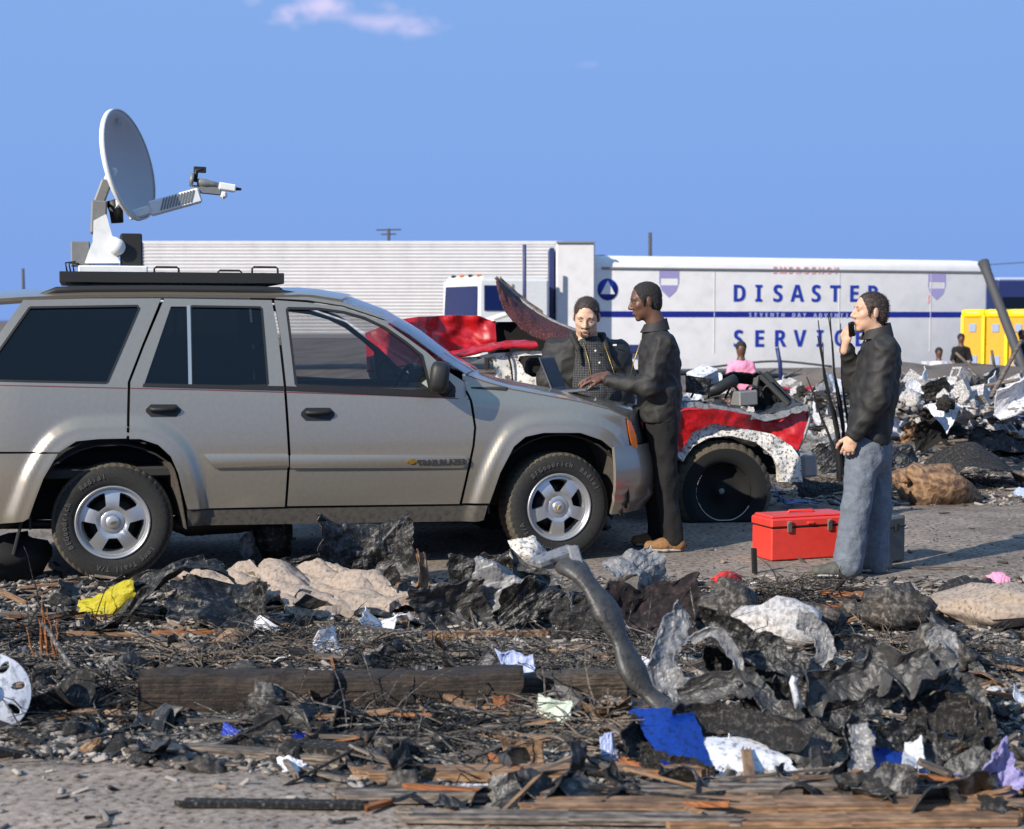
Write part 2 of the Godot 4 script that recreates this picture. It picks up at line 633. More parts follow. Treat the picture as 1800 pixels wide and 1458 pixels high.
func wood_image(a: Color, b: Color, sd: int) -> ImageTexture:
	var im := Image.create(256, 256, false, Image.FORMAT_RGBA8)
	var n := FastNoiseLite.new()
	n.seed = sd
	n.frequency = 0.05
	n.fractal_octaves = 4
	for y in 256:
		for x in 256:
			var k := n.get_noise_2d(x * 0.12, y * 1.6) * 0.9 + n.get_noise_2d(x * 0.9 + 400, y * 0.9) * 0.5
			im.set_pixel(x, y, a.lerp(b, clampf(0.45 + k, 0.0, 1.0)))
	return ImageTexture.create_from_image(im)
func check_image() -> ImageTexture:
	var im := Image.create(128, 128, false, Image.FORMAT_RGBA8)
	im.fill(Color(0.12, 0.12, 0.125))
	for k in 8:
		im.fill_rect(Rect2i(k * 16, 0, 2, 128), Color(0.36, 0.36, 0.37))
		im.fill_rect(Rect2i(0, k * 16, 128, 2), Color(0.36, 0.36, 0.37))
	return ImageTexture.create_from_image(im)

func mat(col: Color, rough := 0.8, metal := 0.0, o := {}) -> StandardMaterial3D:
	var m := StandardMaterial3D.new()
	m.albedo_color = col
	m.roughness = rough
	m.metallic = metal
	m.cull_mode = BaseMaterial3D.CULL_DISABLED
	if o.has("tex"):
		m.albedo_texture = o.tex
	if o.has("normal"):
		m.normal_enabled = true
		m.normal_texture = o.normal
		m.normal_scale = o.get("ns", 1.0)
	if o.has("scale"):
		m.uv1_triplanar = true
		m.uv1_world_triplanar = o.get("world", false)
		m.uv1_scale = Vector3.ONE * o.scale if not (o.scale is Vector3) else o.scale
	if o.has("coat"):
		m.clearcoat_enabled = true
		m.clearcoat = o.coat
		m.clearcoat_roughness = 0.04
	if o.has("vc"):
		m.vertex_color_use_as_albedo = true
	if o.has("alpha"):
		m.transparency = BaseMaterial3D.TRANSPARENCY_ALPHA
		m.albedo_color.a = o.alpha
	if o.has("rim"):
		m.rim_enabled = true
		m.rim = o.rim
		m.rim_tint = 0.6
	if o.has("spec"):
		m.metallic_specular = o.spec
	return m

func make_materials():
	M.ground = mat(Color(1, 1, 1), 0.95, 0.0, {"tex": T.dirt, "normal": T.dirt_n, "ns": 0.35, "scale": 0.9, "world": true, "vc": true, "spec": 0.2})
	M.paint = mat(Color(0.655, 0.615, 0.55), 0.29, 0.64, {"coat": 0.8, "tex": T.paint, "scale": 2.0})
	M.paint.metallic_specular = 0.5
	M.dusty_shaded = mat(Color(0.36, 0.335, 0.30), 0.6, 0.2, {"tex": T.wear, "scale": 2.0})  # dust on the wheel liners; on the rocker, body paint darkened for shade
	M.black_plastic = mat(Color(0.12, 0.12, 0.12), 0.55)
	M.trim = mat(Color(0.09, 0.09, 0.09), 0.6)
	M.dark = mat(Color(0.05, 0.05, 0.05), 0.9)
	M.interior = mat(Color(0.20, 0.195, 0.19), 0.9)
	M.seat = mat(Color(0.30, 0.29, 0.275), 0.9, 0.0, {"tex": T.fabric, "scale": 6.0})
	M.tint = mat(Color(0.012, 0.014, 0.018), 0.03, 0.0, {"alpha": 0.95})
	M.glass = mat(Color(0.03, 0.04, 0.045), 0.02, 0.0, {"alpha": 0.27})
	M.screen_glass = mat(Color(0.05, 0.06, 0.06), 0.02, 0.0, {"alpha": 0.18})
	M.seam = mat(Color(0.80, 0.78, 0.74), 0.25, 0.8)
	M.tyre = mat(Color(0.165, 0.16, 0.15), 0.85, 0.0, {"tex": T.wear, "scale": 3.0})
	M.tread = mat(Color(0.42, 0.38, 0.31), 0.95, 0.0, {"tex": T.speck, "scale": 3.0})
	M.tyre_letter = mat(Color(0.31, 0.30, 0.285), 0.8)
	M.alloy = mat(Color(0.76, 0.755, 0.75), 0.34, 0.75)
	M.gold = mat(Color(0.62, 0.48, 0.18), 0.35, 0.6)
	M.amber = mat(Color(0.78, 0.38, 0.08), 0.12, 0.0, {"coat": 1.0})
	M.lens = mat(Color(0.55, 0.55, 0.54), 0.08, 0.5, {"coat": 1.0})
	M.red_stripe = mat(Color(0.42, 0.18, 0.17), 0.4)
	M.letter = mat(Color(0.28, 0.27, 0.26), 0.4, 0.4)
	M.white_paint = mat(Color(0.90, 0.90, 0.885), 0.45, 0.0, {"tex": T.faint, "scale": 1.5})
	M.dish = mat(Color(0.66, 0.65, 0.66), 0.5)
	M.grey_metal = mat(Color(0.50, 0.50, 0.49), 0.5, 0.2, {"tex": T.faint, "scale": 3.0})
	M.dark_metal = mat(Color(0.16, 0.16, 0.155), 0.55, 0.3)
	M.rack = mat(Color(0.13, 0.13, 0.125), 0.6, 0.1)
	M.chrome = mat(Color(0.72, 0.69, 0.62), 0.3, 0.9)
	M.trailer = mat(Color(0.80, 0.79, 0.79), 0.6, 0.0, {"tex": T.faint, "scale": 0.25})
	M.trailer2 = mat(Color(0.91, 0.895, 0.88), 0.6, 0.0, {"tex": T.faint, "scale": 0.2})
	M.blue_stripe = mat(Color(0.07, 0.13, 0.50), 0.5)
	M.blue_text = mat(Color(0.09, 0.20, 0.60), 0.5)
	M.white_text = mat(Color(0.62, 0.66, 0.80), 0.6)
	M.faded_red = mat(Color(0.86, 0.62, 0.62), 0.6)
	M.shield = mat(Color(0.60, 0.57, 0.74), 0.6)
	M.blue_glass = mat(Color(0.03, 0.10, 0.30), 0.25, 0.0)
	M.navy = mat(Color(0.10, 0.15, 0.34), 0.5)
	M.pole = mat(Color(0.25, 0.25, 0.26), 0.7)
	M.yellow = mat(Color(0.80, 0.60, 0.03), 0.5, 0.0, {"tex": T.faint, "scale": 1.0})  # toilet walls, with their shade painted into a darker yellow
	M.yellow_lit = mat(Color(0.95, 0.82, 0.05), 0.45)  # sunlit copy of the toilet yellow, for roofs and posts
	M.vent = mat(Color(0.52, 0.58, 0.68), 0.6)
	M.wreck_red = mat(Color(0.74, 0.05, 0.09), 0.42, 0.0, {"coat": 0.35, "tex": T.wear, "scale": 2.5})
	M.wreck_white = mat(Color(1, 1, 1), 0.8, 0.0, {"tex": T.scorch_white, "scale": 1.2})
	M.wreck_ash = mat(Color(1, 1, 1), 0.9, 0.0, {"tex": T.scorch_white, "scale": 2.8, "normal": T.char_n, "ns": 0.6})
	M.maroon = mat(Color(1, 1, 1), 0.85, 0.0, {"tex": T.maroon, "scale": 2.0, "normal": T.char_n, "ns": 0.5})
	M.soot = mat(Color(0.055, 0.052, 0.05), 0.9)
	M.burnt = mat(Color(1, 1, 1), 0.48, 0.1, {"tex": T.burnt, "scale": 2.6, "normal": T.char_n, "ns": 0.6})
	M.char_ = mat(Color(1, 1, 1), 0.9, 0.0, {"tex": T.char_, "scale": 3.0, "normal": T.char_n, "ns": 0.5})
	M.charcoal = mat(Color(0.85, 0.82, 0.80), 0.9, 0.0, {"tex": T.burnt, "scale": 4.5, "normal": T.char_n, "ns": 0.7})
	M.rust = mat(Color(1, 1, 1), 0.9, 0.0, {"tex": T.rust, "scale": 1.6, "normal": T.char_n, "ns": 0.6})
	M.sheet = mat(Color(0.52, 0.515, 0.515), 0.5, 0.15, {"tex": T.grime, "scale": 3.0})
	M.sheet_dark = mat(Color(0.27, 0.262, 0.255), 0.5, 0.1, {"tex": T.grime, "scale": 2.4, "normal": T.char_n, "ns": 0.3})
	M.wood = mat(Color(0.95, 0.93, 0.92), 0.85, 0.0, {"tex": T.wood, "scale": Vector3(1.2, 5, 1.2)})
	M.wood_orange = mat(Color(1.0, 0.78, 0.58), 0.85, 0.0, {"tex": T.wood, "scale": Vector3(1.2, 5, 1.2)})
	M.wood_old = mat(Color(0.9, 0.88, 0.86), 0.9, 0.0, {"tex": T.wood_old, "scale": Vector3(1.2, 5, 1.2)})
	M.concrete = mat(Color(0.97, 0.96, 0.96), 0.95, 0.0, {"tex": T.concrete, "scale": 1.5, "normal": T.char_n, "ns": 0.5})
	M.rock = mat(Color(0.85, 0.82, 0.79), 0.95, 0.0, {"tex": T.char_, "scale": 2.5, "normal": T.char_n, "ns": 0.5})
	M.pale_dirt = mat(Color(1.0, 0.965, 0.94), 0.95, 0.0, {"tex": T.dirt, "scale": 1.6})
	M.blue_plastic = mat(Color(0.02, 0.19, 0.52), 0.4, 0.0, {"tex": T.grime, "scale": 4.0})
	M.white_plastic = mat(Color(0.84, 0.84, 0.86), 0.5, 0.0, {"tex": T.grime, "scale": 3.0})
	M.lilac = mat(Color(0.58, 0.55, 0.74), 0.6, 0.0, {"tex": T.wear, "scale": 6.0})
	M.pink = mat(Color(0.88, 0.55, 0.66), 0.7)
	M.yellow_cloth = mat(Color(0.72, 0.66, 0.08), 0.7, 0.0, {"tex": T.wear, "scale": 5.0})
	M.mauve_cloth = mat(Color(0.43, 0.34, 0.36), 0.95, 0.0, {"tex": T.char_, "scale": 1.5})
	M.grey_cloth = mat(Color(0.40, 0.38, 0.37), 0.95, 0.0, {"tex": T.fabric, "scale": 2.0, "normal": T.cloth_n})
	M.wire = mat(Color(0.28, 0.26, 0.25), 0.7, 0.3)
	M.timber = mat(Color(0.42, 0.38, 0.35), 0.9, 0.0, {"tex": T.wood_old, "scale": Vector3(1.5, 4, 4), "normal": T.char_n, "ns": 0.5})
	M.timber_ash = mat(Color(0.62, 0.59, 0.56), 0.9, 0.0, {"tex": T.wood_old, "scale": Vector3(1.5, 4, 4), "normal": T.char_n, "ns": 0.5})
	M.bits = mat(Color(1, 1, 1), 0.95, 0.0, {"vc": true})
	M.box_red = mat(Color(0.84, 0.24, 0.20), 0.42, 0.0, {"tex": T.faint, "scale": 2.0})
	M.case_lit = mat(Color(0.30, 0.305, 0.29), 0.55)  # lit tone of the equipment case
	M.case_shaded = mat(Color(0.07, 0.07, 0.07), 0.5)  # same case again, shade painted in for the end facing away from the sun
	M.skin_pale = mat(Color(0.84, 0.68, 0.58), 0.55, 0.0, {"tex": T.face, "scale": 6.0})
	M.skin_tan = mat(Color(0.82, 0.65, 0.54), 0.55, 0.0, {"tex": T.face, "scale": 6.0})
	M.skin_brown = mat(Color(0.40, 0.275, 0.21), 0.5, 0.0, {"tex": T.face, "scale": 6.0})
	for k in ["skin_pale", "skin_tan", "skin_brown"]:
		M[k].subsurf_scatter_enabled = true
		M[k].subsurf_scatter_strength = 0.15
	M.hair_dark = mat(Color(0.20, 0.155, 0.125), 0.55, 0.0, {"normal": T.char_n, "scale": 9.0})
	M.hair_black = mat(Color(0.13, 0.118, 0.11), 0.8, 0.0, {"normal": T.char_n, "scale": 12.0})
	M.undercoat = mat(Color(0.17, 0.165, 0.16), 0.9)
	M.lip = mat(Color(0.52, 0.30, 0.26), 0.5)
	M.eye_white = mat(Color(0.55, 0.50, 0.46), 0.3)
	M.eye_dark = mat(Color(0.05, 0.04, 0.035), 0.2)
	M.jacket = mat(Color(0.165, 0.158, 0.148), 0.7, 0.0, {"tex": T.fabric, "scale": 4.0, "normal": T.cloth_n, "ns": 0.4})
	M.jacket_far = mat(Color(0.155, 0.148, 0.14), 0.7, 0.0, {"tex": T.fabric, "scale": 5.0, "normal": T.cloth_n, "ns": 0.4})
	M.trousers = mat(Color(0.075, 0.073, 0.07), 0.9, 0.0, {"tex": T.fabric, "scale": 4.0, "normal": T.cloth_n, "ns": 0.8})
	M.jeans = mat(Color(0.86, 0.87, 0.88), 0.9, 0.0, {"tex": T.jean, "scale": 1.2, "normal": T.cloth_n, "ns": 0.9})
	M.jean_stitch = mat(Color(0.58, 0.58, 0.56), 0.9)
	M.shirt = mat(Color(1, 1, 1), 0.9, 0.0, {"tex": T.check, "scale": 7.0})
	M.tan_boot = mat(Color(0.58, 0.42, 0.26), 0.8, 0.0, {"tex": T.wear, "scale": 8.0})
	M.sole = mat(Color(0.62, 0.61, 0.59), 0.8)
	M.sole_dark = mat(Color(0.10, 0.10, 0.10), 0.8)
	M.grey_shoe = mat(Color(0.36, 0.35, 0.32), 0.7, 0.0, {"tex": T.wear, "scale": 8.0})
	M.button = mat(Color(0.85, 0.85, 0.83), 0.4)
	M.zip = mat(Color(0.62, 0.53, 0.30), 0.4, 0.7)
	M.phone = mat(Color(0.06, 0.06, 0.065), 0.35)
	M.laptop = mat(Color(0.30, 0.31, 0.33), 0.4, 0.3)
	M.laptop_dark = mat(Color(0.08, 0.08, 0.09), 0.5)
	M.paper = mat(Color(0.70, 0.74, 0.68), 0.9)
# ---------------------------------------------------------------- ground
func ground_height(x: float, z: float) -> float:
	var d = -z
	var rough = 1.0
	if d > 8.9 and d < 13.0:
		rough = 0.25
	var n: float = T.gn.get_noise_2d(x * 1.0, z * 1.0) * 0.03 + T.gs.get_noise_2d(x * 4.0 + 50.0, z * 4.0) * 0.010
	if d < 5.2:
		rough *= 0.45
	var dip = -0.3 * smoothstep(24.0, 42.0, d) * smoothstep(2.0, 12.0, x)
	var mound = 0.75 * smoothstep(21.0, 30.0, d) * (1.0 - smoothstep(34.0, 38.0, d)) * smoothstep(4.6, 7.5, x)
	return n * rough - 0.008 * rough - 0.004 + dip + mound * (1.0 + n * 6.0)
func soot(x: float, z: float) -> float:
	var d = -z
	var n: float = T.gn.get_noise_2d(x * 0.7 + 300.0, z * 0.7) * 0.5 + T.gs.get_noise_2d(x * 2.4 + 90.0, z * 2.4) * 0.4 + T.gs.get_noise_2d(x * 6.0, z * 6.0 + 40.0) * 0.3
	var k = 0.90
	k -= 0.40 * smoothstep(5.05, 5.9, d + n * 0.8) * (1.0 - smoothstep(8.6, 9.3, d + n * 0.5))
	k -= 0.36 * smoothstep(12.4, 13.4, d)
	k -= 0.16 * smoothstep(8.8, 9.4, d) * (1.0 - smoothstep(12.4, 13.4, d))
	k += 0.12 * smoothstep(3.2, 3.9, x) * smoothstep(5.6, 6.4, d) * (1.0 - smoothstep(7.4, 8.0, d))
	return clampf(k + n * 0.34, 0.14, 1.0)
func build_ground():
	var gn = FastNoiseLite.new()
	gn.seed = 31
	gn.frequency = 0.7
	gn.fractal_octaves = 3
	T.gn = gn
	var gs = FastNoiseLite.new()
	gs.seed = 32
	gs.frequency = 0.7
	gs.fractal_octaves = 1
	T.gs = gs
	var zs = []
	var z = 6.0
	while z > -14.0:
		zs.append(z)
		z -= 0.5 if z > -3.5 else 0.07
	var step = 0.08
	while z > -2600.0:
		zs.append(z)
		step *= 1.085
		z -= step
	var xs = [0.0]
	var x = 0.0
	step = 0.075
	while x < 2600.0:
		x += step
		xs.append(x)
		xs.push_front(-x)
		if x > 4.2:
			step *= 1.10
	var st = st_new()
	var nx = xs.size()
	for i in zs.size():
		for j in nx:
			var c = soot(xs[j], zs[i])
			st.set_color(Color(c * 1.0, c * 0.955, c * 0.93))
			st.add_vertex(Vector3(xs[j], ground_height(xs[j], zs[i]), zs[i]))
	for i in zs.size() - 1:
		for j in nx - 1:
			var a = i * nx + j
			for k in [a, a + nx + 1, a + 1, a, a + nx, a + nx + 1]:
				st.add_index(k)
	st.generate_normals()
	setting("ground", st, M.ground)

# ---------------------------------------------------------------- the sport utility vehicle
var arches := []
var flares := []
var ws_edge := []
func car_ray(x: float, y: float) -> Array:
	var b = Basis(Vector3.UP, CAR_TURN).inverse()
	return [b * (EYE - CAR_O), b * ray(x, y)]
func W(u: float, v: float) -> float:
	var w = 0.0
	if v < 1.2:
		var k = (v - 0.72) / 0.45
		w = 0.925 - 0.04 * k * k
	else:
		w = 0.8795 - (v - 1.2) * 0.27 - (v - 1.2) * (v - 1.2) * 0.12
	if u > 1.2:
		w -= 0.17 * pow((u - 1.2) / 0.9, 3.0)
	if u < -1.9:
		w -= 0.10 * pow((-1.9 - u) / 0.6, 2.0)
	if u > 0.8 and v < 1.3:
		var vt = 1.155 - 0.098 * (u - 0.8)
		var s = smoothstep(vt - 0.13, vt + 0.03, v)
		w -= 0.09 * s * s
	for g in flares:
		var x: float = (u - g[0]) / 0.0125
		var y: float = (v - 0.25) / 0.0125
		if x < 0.0 or y < 0.0 or x >= g[2] - 1 or y >= 71.0:
			continue
		var i = int(x)
		var j = int(y)
		var t: PackedFloat32Array = g[1]
		var at: int = i * 73 + j
		w += lerpf(lerpf(t[at], t[at + 1], y - j), lerpf(t[at + 73], t[at + 74], y - j), x - i)
	return w
func make_flares():
	for a in arches:
		var lo = 99.0
		var hi = -99.0
		for p in a:
			lo = minf(lo, p.x)
			hi = maxf(hi, p.x)
		lo -= 0.25
		hi += 0.25
		var nx = int((hi - lo) / 0.0125) + 2
		var t = PackedFloat32Array()
		t.resize(nx * 73)
		for i in nx:
			for j in 73:
				var q = Vector2(lo + i * 0.0125, 0.25 + j * 0.0125)
				var d = 9.0
				for k in a.size() - 1:
					d = minf(d, q.distance_squared_to(Geometry2D.get_closest_point_to_segment(q, a[k], a[k + 1])))
				d = sqrt(d)
				t[i * 73 + j] = 0.036 * (1.0 - smoothstep(0.07, 0.15, d)) + 0.008 * (1.0 - smoothstep(0.0, 0.06, d))
		flares.append([lo, t, nx])
func cp(x: float, y: float) -> Vector2:
	var r = car_ray(x, y)
	var o: Vector3 = r[0]
	var d: Vector3 = r[1]
	var zz = 0.9
	var p = Vector3.ZERO
	for k in 6:
		p = o + d * ((zz - o.z) / d.z)
		zz = W(p.x, p.y)
	return Vector2(p.x, p.y)
func cpoly(pts: Array) -> PackedVector2Array:
	var out = PackedVector2Array()
	for p in pts:
		out.append(cp(p[0], p[1]))
	return out
func molding_skin(poly: PackedVector2Array, side: float) -> ArrayMesh:
	var lo = 99.0
	var hi = -99.0
	for p in poly:
		lo = minf(lo, p.y)
		hi = maxf(hi, p.y)
	return skin(poly.duplicate(), [], 0.012, func(v: Vector2) -> Vector3: return Vector3(v.x, v.y, side * (W(v.x, v.y) + 0.010 + 0.013 * sqrt(maxf(0.0, 1.0 - pow((v.y - (lo + hi) * 0.5) / (hi - lo) * 1.98, 2.0))))), side < 0, 0.014)
func side_skin(poly: PackedVector2Array, holes: Array, off: float, side: float, lip := 0.02, cell := 0.018) -> ArrayMesh:
	return skin(poly.duplicate(), holes, cell, func(v: Vector2) -> Vector3: return Vector3(v.x, v.y, side * (W(v.x, v.y) + off)), side < 0, lip)
# rounded box, exponent e below 1 is boxy
func blob(st: SurfaceTool, t: Transform3D, r: Vector3, e := 0.5, nu := 18, nv := 10):
	st.set_smooth_group(0)
	var g = []
	for i in nv + 1:
		var la = -PI / 2 + PI * i / nv
		var row = []
		for j in nu:
			var lo = TAU * j / nu
			var cl = signf(cos(la)) * pow(absf(cos(la)), e)
			var sl = signf(sin(la)) * pow(absf(sin(la)), e)
			var cx = signf(cos(lo)) * pow(absf(cos(lo)), e)
			var sx = signf(sin(lo)) * pow(absf(sin(lo)), e)
			row.append(t * Vector3(r.x * cl * cx, r.y * sl, r.z * cl * sx))
		g.append(row)
	for i in nv:
		for j in nu:
			var k = (j + 1) % nu
			if i == 0:
				tri(st, g[0][0], g[1][k], g[1][j])
			elif i == nv - 1:
				tri(st, g[i][j], g[i][k], g[nv][0])
			else:
				quad(st, g[i][j], g[i][k], g[i + 1][k], g[i + 1][j])

func build_suv():
	var car = thing("sport_utility_vehicle", "pewter silver four-door sport utility vehicle with dark tinted rear windows", "car", CAR_O, CAR_TURN)
	var a_rear = cpoly([[50, 912], [62, 880], [77, 841], [104, 797], [134, 777], [173, 773], [246, 773], [277, 783], [299, 803], [312, 832], [321, 868], [327, 905]])
	var a_front = cpoly([[852, 916], [860, 888], [880, 832], [904, 786], [924, 769], [956, 762], [1020, 762], [1058, 775], [1074, 790], [1085, 820], [1094, 864], [1093, 906]])
	arches = [PackedVector2Array(spline(Array(a_rear), 3)), PackedVector2Array(spline(Array(a_front), 3))]
	make_flares()
	var quarter = cpoly([[40, 527], [150, 524], [284, 524], [250, 607], [225, 672], [223, 772], [173, 773], [134, 777], [104, 796], [-75, 795], [-75, 700], [-60, 668]])
	var q_glass = rounded(cpoly([[52, 541], [246, 538], [188, 673], [-38, 668]]), 0.012)
	var rdoor = cpoly([[288, 524], [478, 527], [490, 595], [499, 676], [507, 799], [501, 892], [329, 897], [321, 868], [312, 832], [299, 803], [277, 783], [246, 773], [226, 773], [228, 672], [253, 607]])
	var r_glass_a = cpoly([[300, 539], [328, 539], [331, 678], [253, 676]])
	var r_glass_b = rounded(cpoly([[335, 539], [459, 541], [470, 677], [337, 680]]), 0.01)
	var fdoor = cpoly([[481, 527], [540, 531], [604, 541], [676, 565], [750, 618], [790, 654], [815, 670], [826, 704], [834, 752], [831, 784], [808, 887], [504, 891], [510, 799], [502, 676], [493, 595]])
	var f_glass = rounded(cpoly([[505, 543], [560, 544], [604, 550], [640, 560], [676, 577], [712, 602], [741, 626], [755, 688], [521, 676]]), 0.008)
	var pillar = cpoly([[484, 523], [540, 522], [600, 531], [660, 552], [720, 588], [780, 632], [815, 655], [814, 666], [790, 651], [750, 615], [676, 562], [604, 538], [540, 528], [484, 525]])
	var fender = cpoly([[817, 657], [850, 671], [900, 685], [960, 696], [1020, 707], [1070, 720], [1099, 733], [1104, 762], [1108, 789], [1075, 789], [1058, 775], [1020, 762], [956, 762], [924, 769], [904, 786], [880, 832], [861, 886], [812, 886], [834, 784], [837, 752], [829, 704], [818, 668]])
	var rbumper = cpoly([[-75, 797], [103, 797], [77, 841], [62, 880], [51, 912], [40, 918], [-75, 930]])
	var rocker = cpoly([[329, 899], [858, 890], [851, 915], [840, 918], [330, 926]])
	for side in [1.0, -1.0]:
		var q = put(car, "rear_quarter_panel", side_skin(grow(quarter, -0.003), [q_glass], 0.0, side), M.paint)
		put(q, "window_glass", side_skin(grow(q_glass, 0.012), [], -0.012, side, 0.0, 0.1), M.tint)
		var d1 = put(car, "rear_door", side_skin(grow(rdoor, -0.003), [r_glass_a, r_glass_b], 0.0, side), M.paint)
		put(d1, "window_glass", side_skin(grow(r_glass_a, 0.008), [], -0.01, side, 0.0, 0.1), M.tint)
		put(d1, "window_glass", side_skin(grow(r_glass_b, 0.008), [], -0.012, side, 0.0, 0.1), M.tint)
		put(d1, "window_divider", side_skin(cpoly([[328, 537], [334, 537], [337, 681], [331, 679]]), [], 0.003, side, 0.01), M.seam)
		put(d1, "belt_trim", side_skin(cpoly([[252, 674], [499, 679], [500, 687], [250, 680]]), [], 0.006, side, 0.01), M.trim)
		put(d1, "side_molding", molding_skin(rounded(cpoly([[357, 798], [506, 798], [507, 823], [376, 823]]), 0.008), side), M.paint)
		var d2 = put(car, "front_door", side_skin(grow(fdoor, -0.003), [f_glass], 0.0, side), M.paint)
		put(d2, "window_glass", side_skin(grow(f_glass, 0.008), [], -0.012, side, 0.0, 0.1), M.glass)
		put(d2, "belt_trim", side_skin(cpoly([[503, 679], [757, 689], [800, 692], [800, 699], [757, 698], [503, 687]]), [], 0.006, side, 0.01), M.trim)
		put(d2, "window_seal", side_skin(grow(f_glass, 0.012), [grow(f_glass, -0.004)], 0.003, side, 0.008), M.trim)
		put(d1, "window_seal", side_skin(grow(r_glass_b, 0.009), [grow(r_glass_b, -0.004)], 0.002, side, 0.008), M.trim)
		put(q, "window_seal", side_skin(grow(q_glass, 0.008), [grow(q_glass, -0.005)], 0.002, side, 0.008), M.trim)
		put(d2, "side_molding", molding_skin(rounded(cpoly([[509, 799], [817, 801], [823, 811], [812, 823], [509, 823]]), 0.008), side), M.paint)
		put(car, "windshield_pillar", side_skin(grow(pillar, -0.001), [], 0.0, side), M.paint)
		put(car, "front_fender", side_skin(grow(fender, -0.003), [], 0.0, side), M.paint)
		put(car, "side_turn_signal", side_skin(rounded(cpoly([[1102, 735], [1109, 742], [1118, 765], [1121, 788], [1112, 788], [1106, 762]]), 0.006), [], 0.004, side, 0.02), M.amber)
		put(car, "rear_bumper_side", side_skin(grow(rbumper, -0.003), [], 0.012, side), M.paint)
		put(car, "rocker_panel", side_skin(rocker, [], -0.012, side, 0.1), M.dusty_shaded)  # shade along the sill is put into this darker colour
		# pinstripe along the shoulder
		var sp = cpoly([[-75, 675], [0, 677], [224, 682]])
		for seg in [[q, [[-75, 675], [60, 678], [222, 682]]], [d1, [[229, 682], [360, 685], [498, 689]]], [d2, [[502, 689], [660, 694], [824, 701]]]]:
			var up_: Array = seg[1]
			var lo_ = []
			for k in range(up_.size() - 1, -1, -1):
				lo_.append([up_[k][0], up_[k][1] + 1.6])
			put(seg[0], "pinstripe", side_skin(cpoly(up_ + lo_), [], 0.0015, side, 0.0, 0.1), M.red_stripe)
		# door handles
		for hd in [[d1, [256, 711, 318, 733]], [d2, [529, 717, 588, 740]]]:
			var r: Array = hd[1]
			var c = rounded(cpoly([[r[0], r[1]], [r[2], r[1]], [r[2], r[3]], [r[0], r[3]]]), 0.03)
			var hp = put(hd[0], "door_handle", side_skin(c, [], 0.003, side, 0.01, 0.03), M.black_plastic)
			var m0 = cp(r[0] + 8, r[1] + 9)
			var m1 = cp(r[2] - 7, r[1] + 8)
			var st = st_new()
			var pts = []
			for k in 7:
				var f = k / 6.0
				var mm = m0.lerp(m1, f)
				pts.append(Vector3(mm.x, mm.y, side * (W(mm.x, mm.y) + 0.012 + 0.02 * sin(f * PI))))
			tube(st, pts, 0.014, 8)
			put(hd[0], "door_pull", done(st), M.trim)
		# mirror
		var ms = st_new()
		var mc = cp(768, 664)
		var mz = W(mc.x, mc.y)
		blob(ms, Transform3D(Basis.from_euler(Vector3(0, side * -0.25, -0.12)), Vector3(mc.x - 0.015, mc.y + 0.01, side * (mz + 0.14))), Vector3(0.062, 0.1, 0.115), 0.55)
		tube(ms, [Vector3(mc.x + 0.06, mc.y - 0.075, side * (mz - 0.01)), Vector3(mc.x + 0.03, mc.y - 0.065, side * (mz + 0.05)), Vector3(mc.x, mc.y - 0.04, side * (mz + 0.1))], [0.05, 0.04, 0.035], 8)
		var mi = put(d2, "side_mirror", done(ms), M.black_plastic)
		put(d2, "mirror_base", side_skin(rounded(cpoly([[757, 640], [772, 650], [800, 680], [801, 693], [758, 692]]), 0.01), [], 0.008, side, 0.02), M.black_plastic)
	# lettering and emblem on the front door, this side only has them in view; the other side repeats it
	for side in [1.0, -1.0]:
		var lt = MeshInstance3D.new()
		lt.name = "model_lettering"
		lt.mesh = words("TRAILBLAZER", 0.034, 0.006)
		lt.material_override = M.letter
		var c0 = cp(775, 812)
		lt.position = Vector3(c0.x, c0.y, side * (W(c0.x, c0.y) + 0.026))
		lt.rotation.y = 0.0 if side > 0 else PI
		lt.scale = Vector3(1.08, 1, 1)
		car.add_child(lt, true)
		var st = st_new(true)
		var c1 = cp(723, 811)
		var z1 = side * (W(c1.x, c1.y) + 0.026)
		cbox(st, Transform3D(Basis(), Vector3(c1.x, c1.y, z1)), Vector3(0.07, 0.017, 0.006), 0.002)
		cbox(st, Transform3D(Basis(), Vector3(c1.x, c1.y, z1)), Vector3(0.03, 0.034, 0.0065), 0.002)
		put(car, "bow_emblem", done(st), M.gold)
	# ------------- roof, windshield, hood
	var edge = cpoly([[-60, 532], [40, 525], [150, 521], [290, 520], [482, 522], [540, 520], [600, 529]])
	var rows = 26
	var u0 = edge[0].x
	var u1 = edge[6].x
	var ye = func(u: float) -> float:
		for i in edge.size() - 1:
			if u <= edge[i + 1].x or i == edge.size() - 2:
				return lerpf(edge[i].y, edge[i + 1].y, (u - edge[i].x) / (edge[i + 1].x - edge[i].x))
		return edge[0].y
	var st = st_new()
	sheet(st, rows, 24, func(a: float, b: float) -> Vector3:
		var u = lerpf(u0, u1, a)
		var t = b * 2.0 - 1.0
		var y: float = ye.call(u)
		var w = W(u, y)
		var bow = 0.16 * (1.0 - t * t) * smoothstep(0.8, 1.0, a) - 0.06 * (1.0 - t * t) * (1.0 - smoothstep(0.0, 0.1, a))
		return Vector3(u + bow, y + 0.06 * pow(1.0 - pow(absf(t), 2.6), 0.8) * (1.0 - 0.3 * smoothstep(0.85, 1.0, a)), w * t), 0.02)
	var roof = put(car, "roof", done(st), M.paint)
	# windshield follows the pillar line
	var wl = cpoly([[600, 530], [660, 552], [720, 588], [780, 632], [818, 656]])
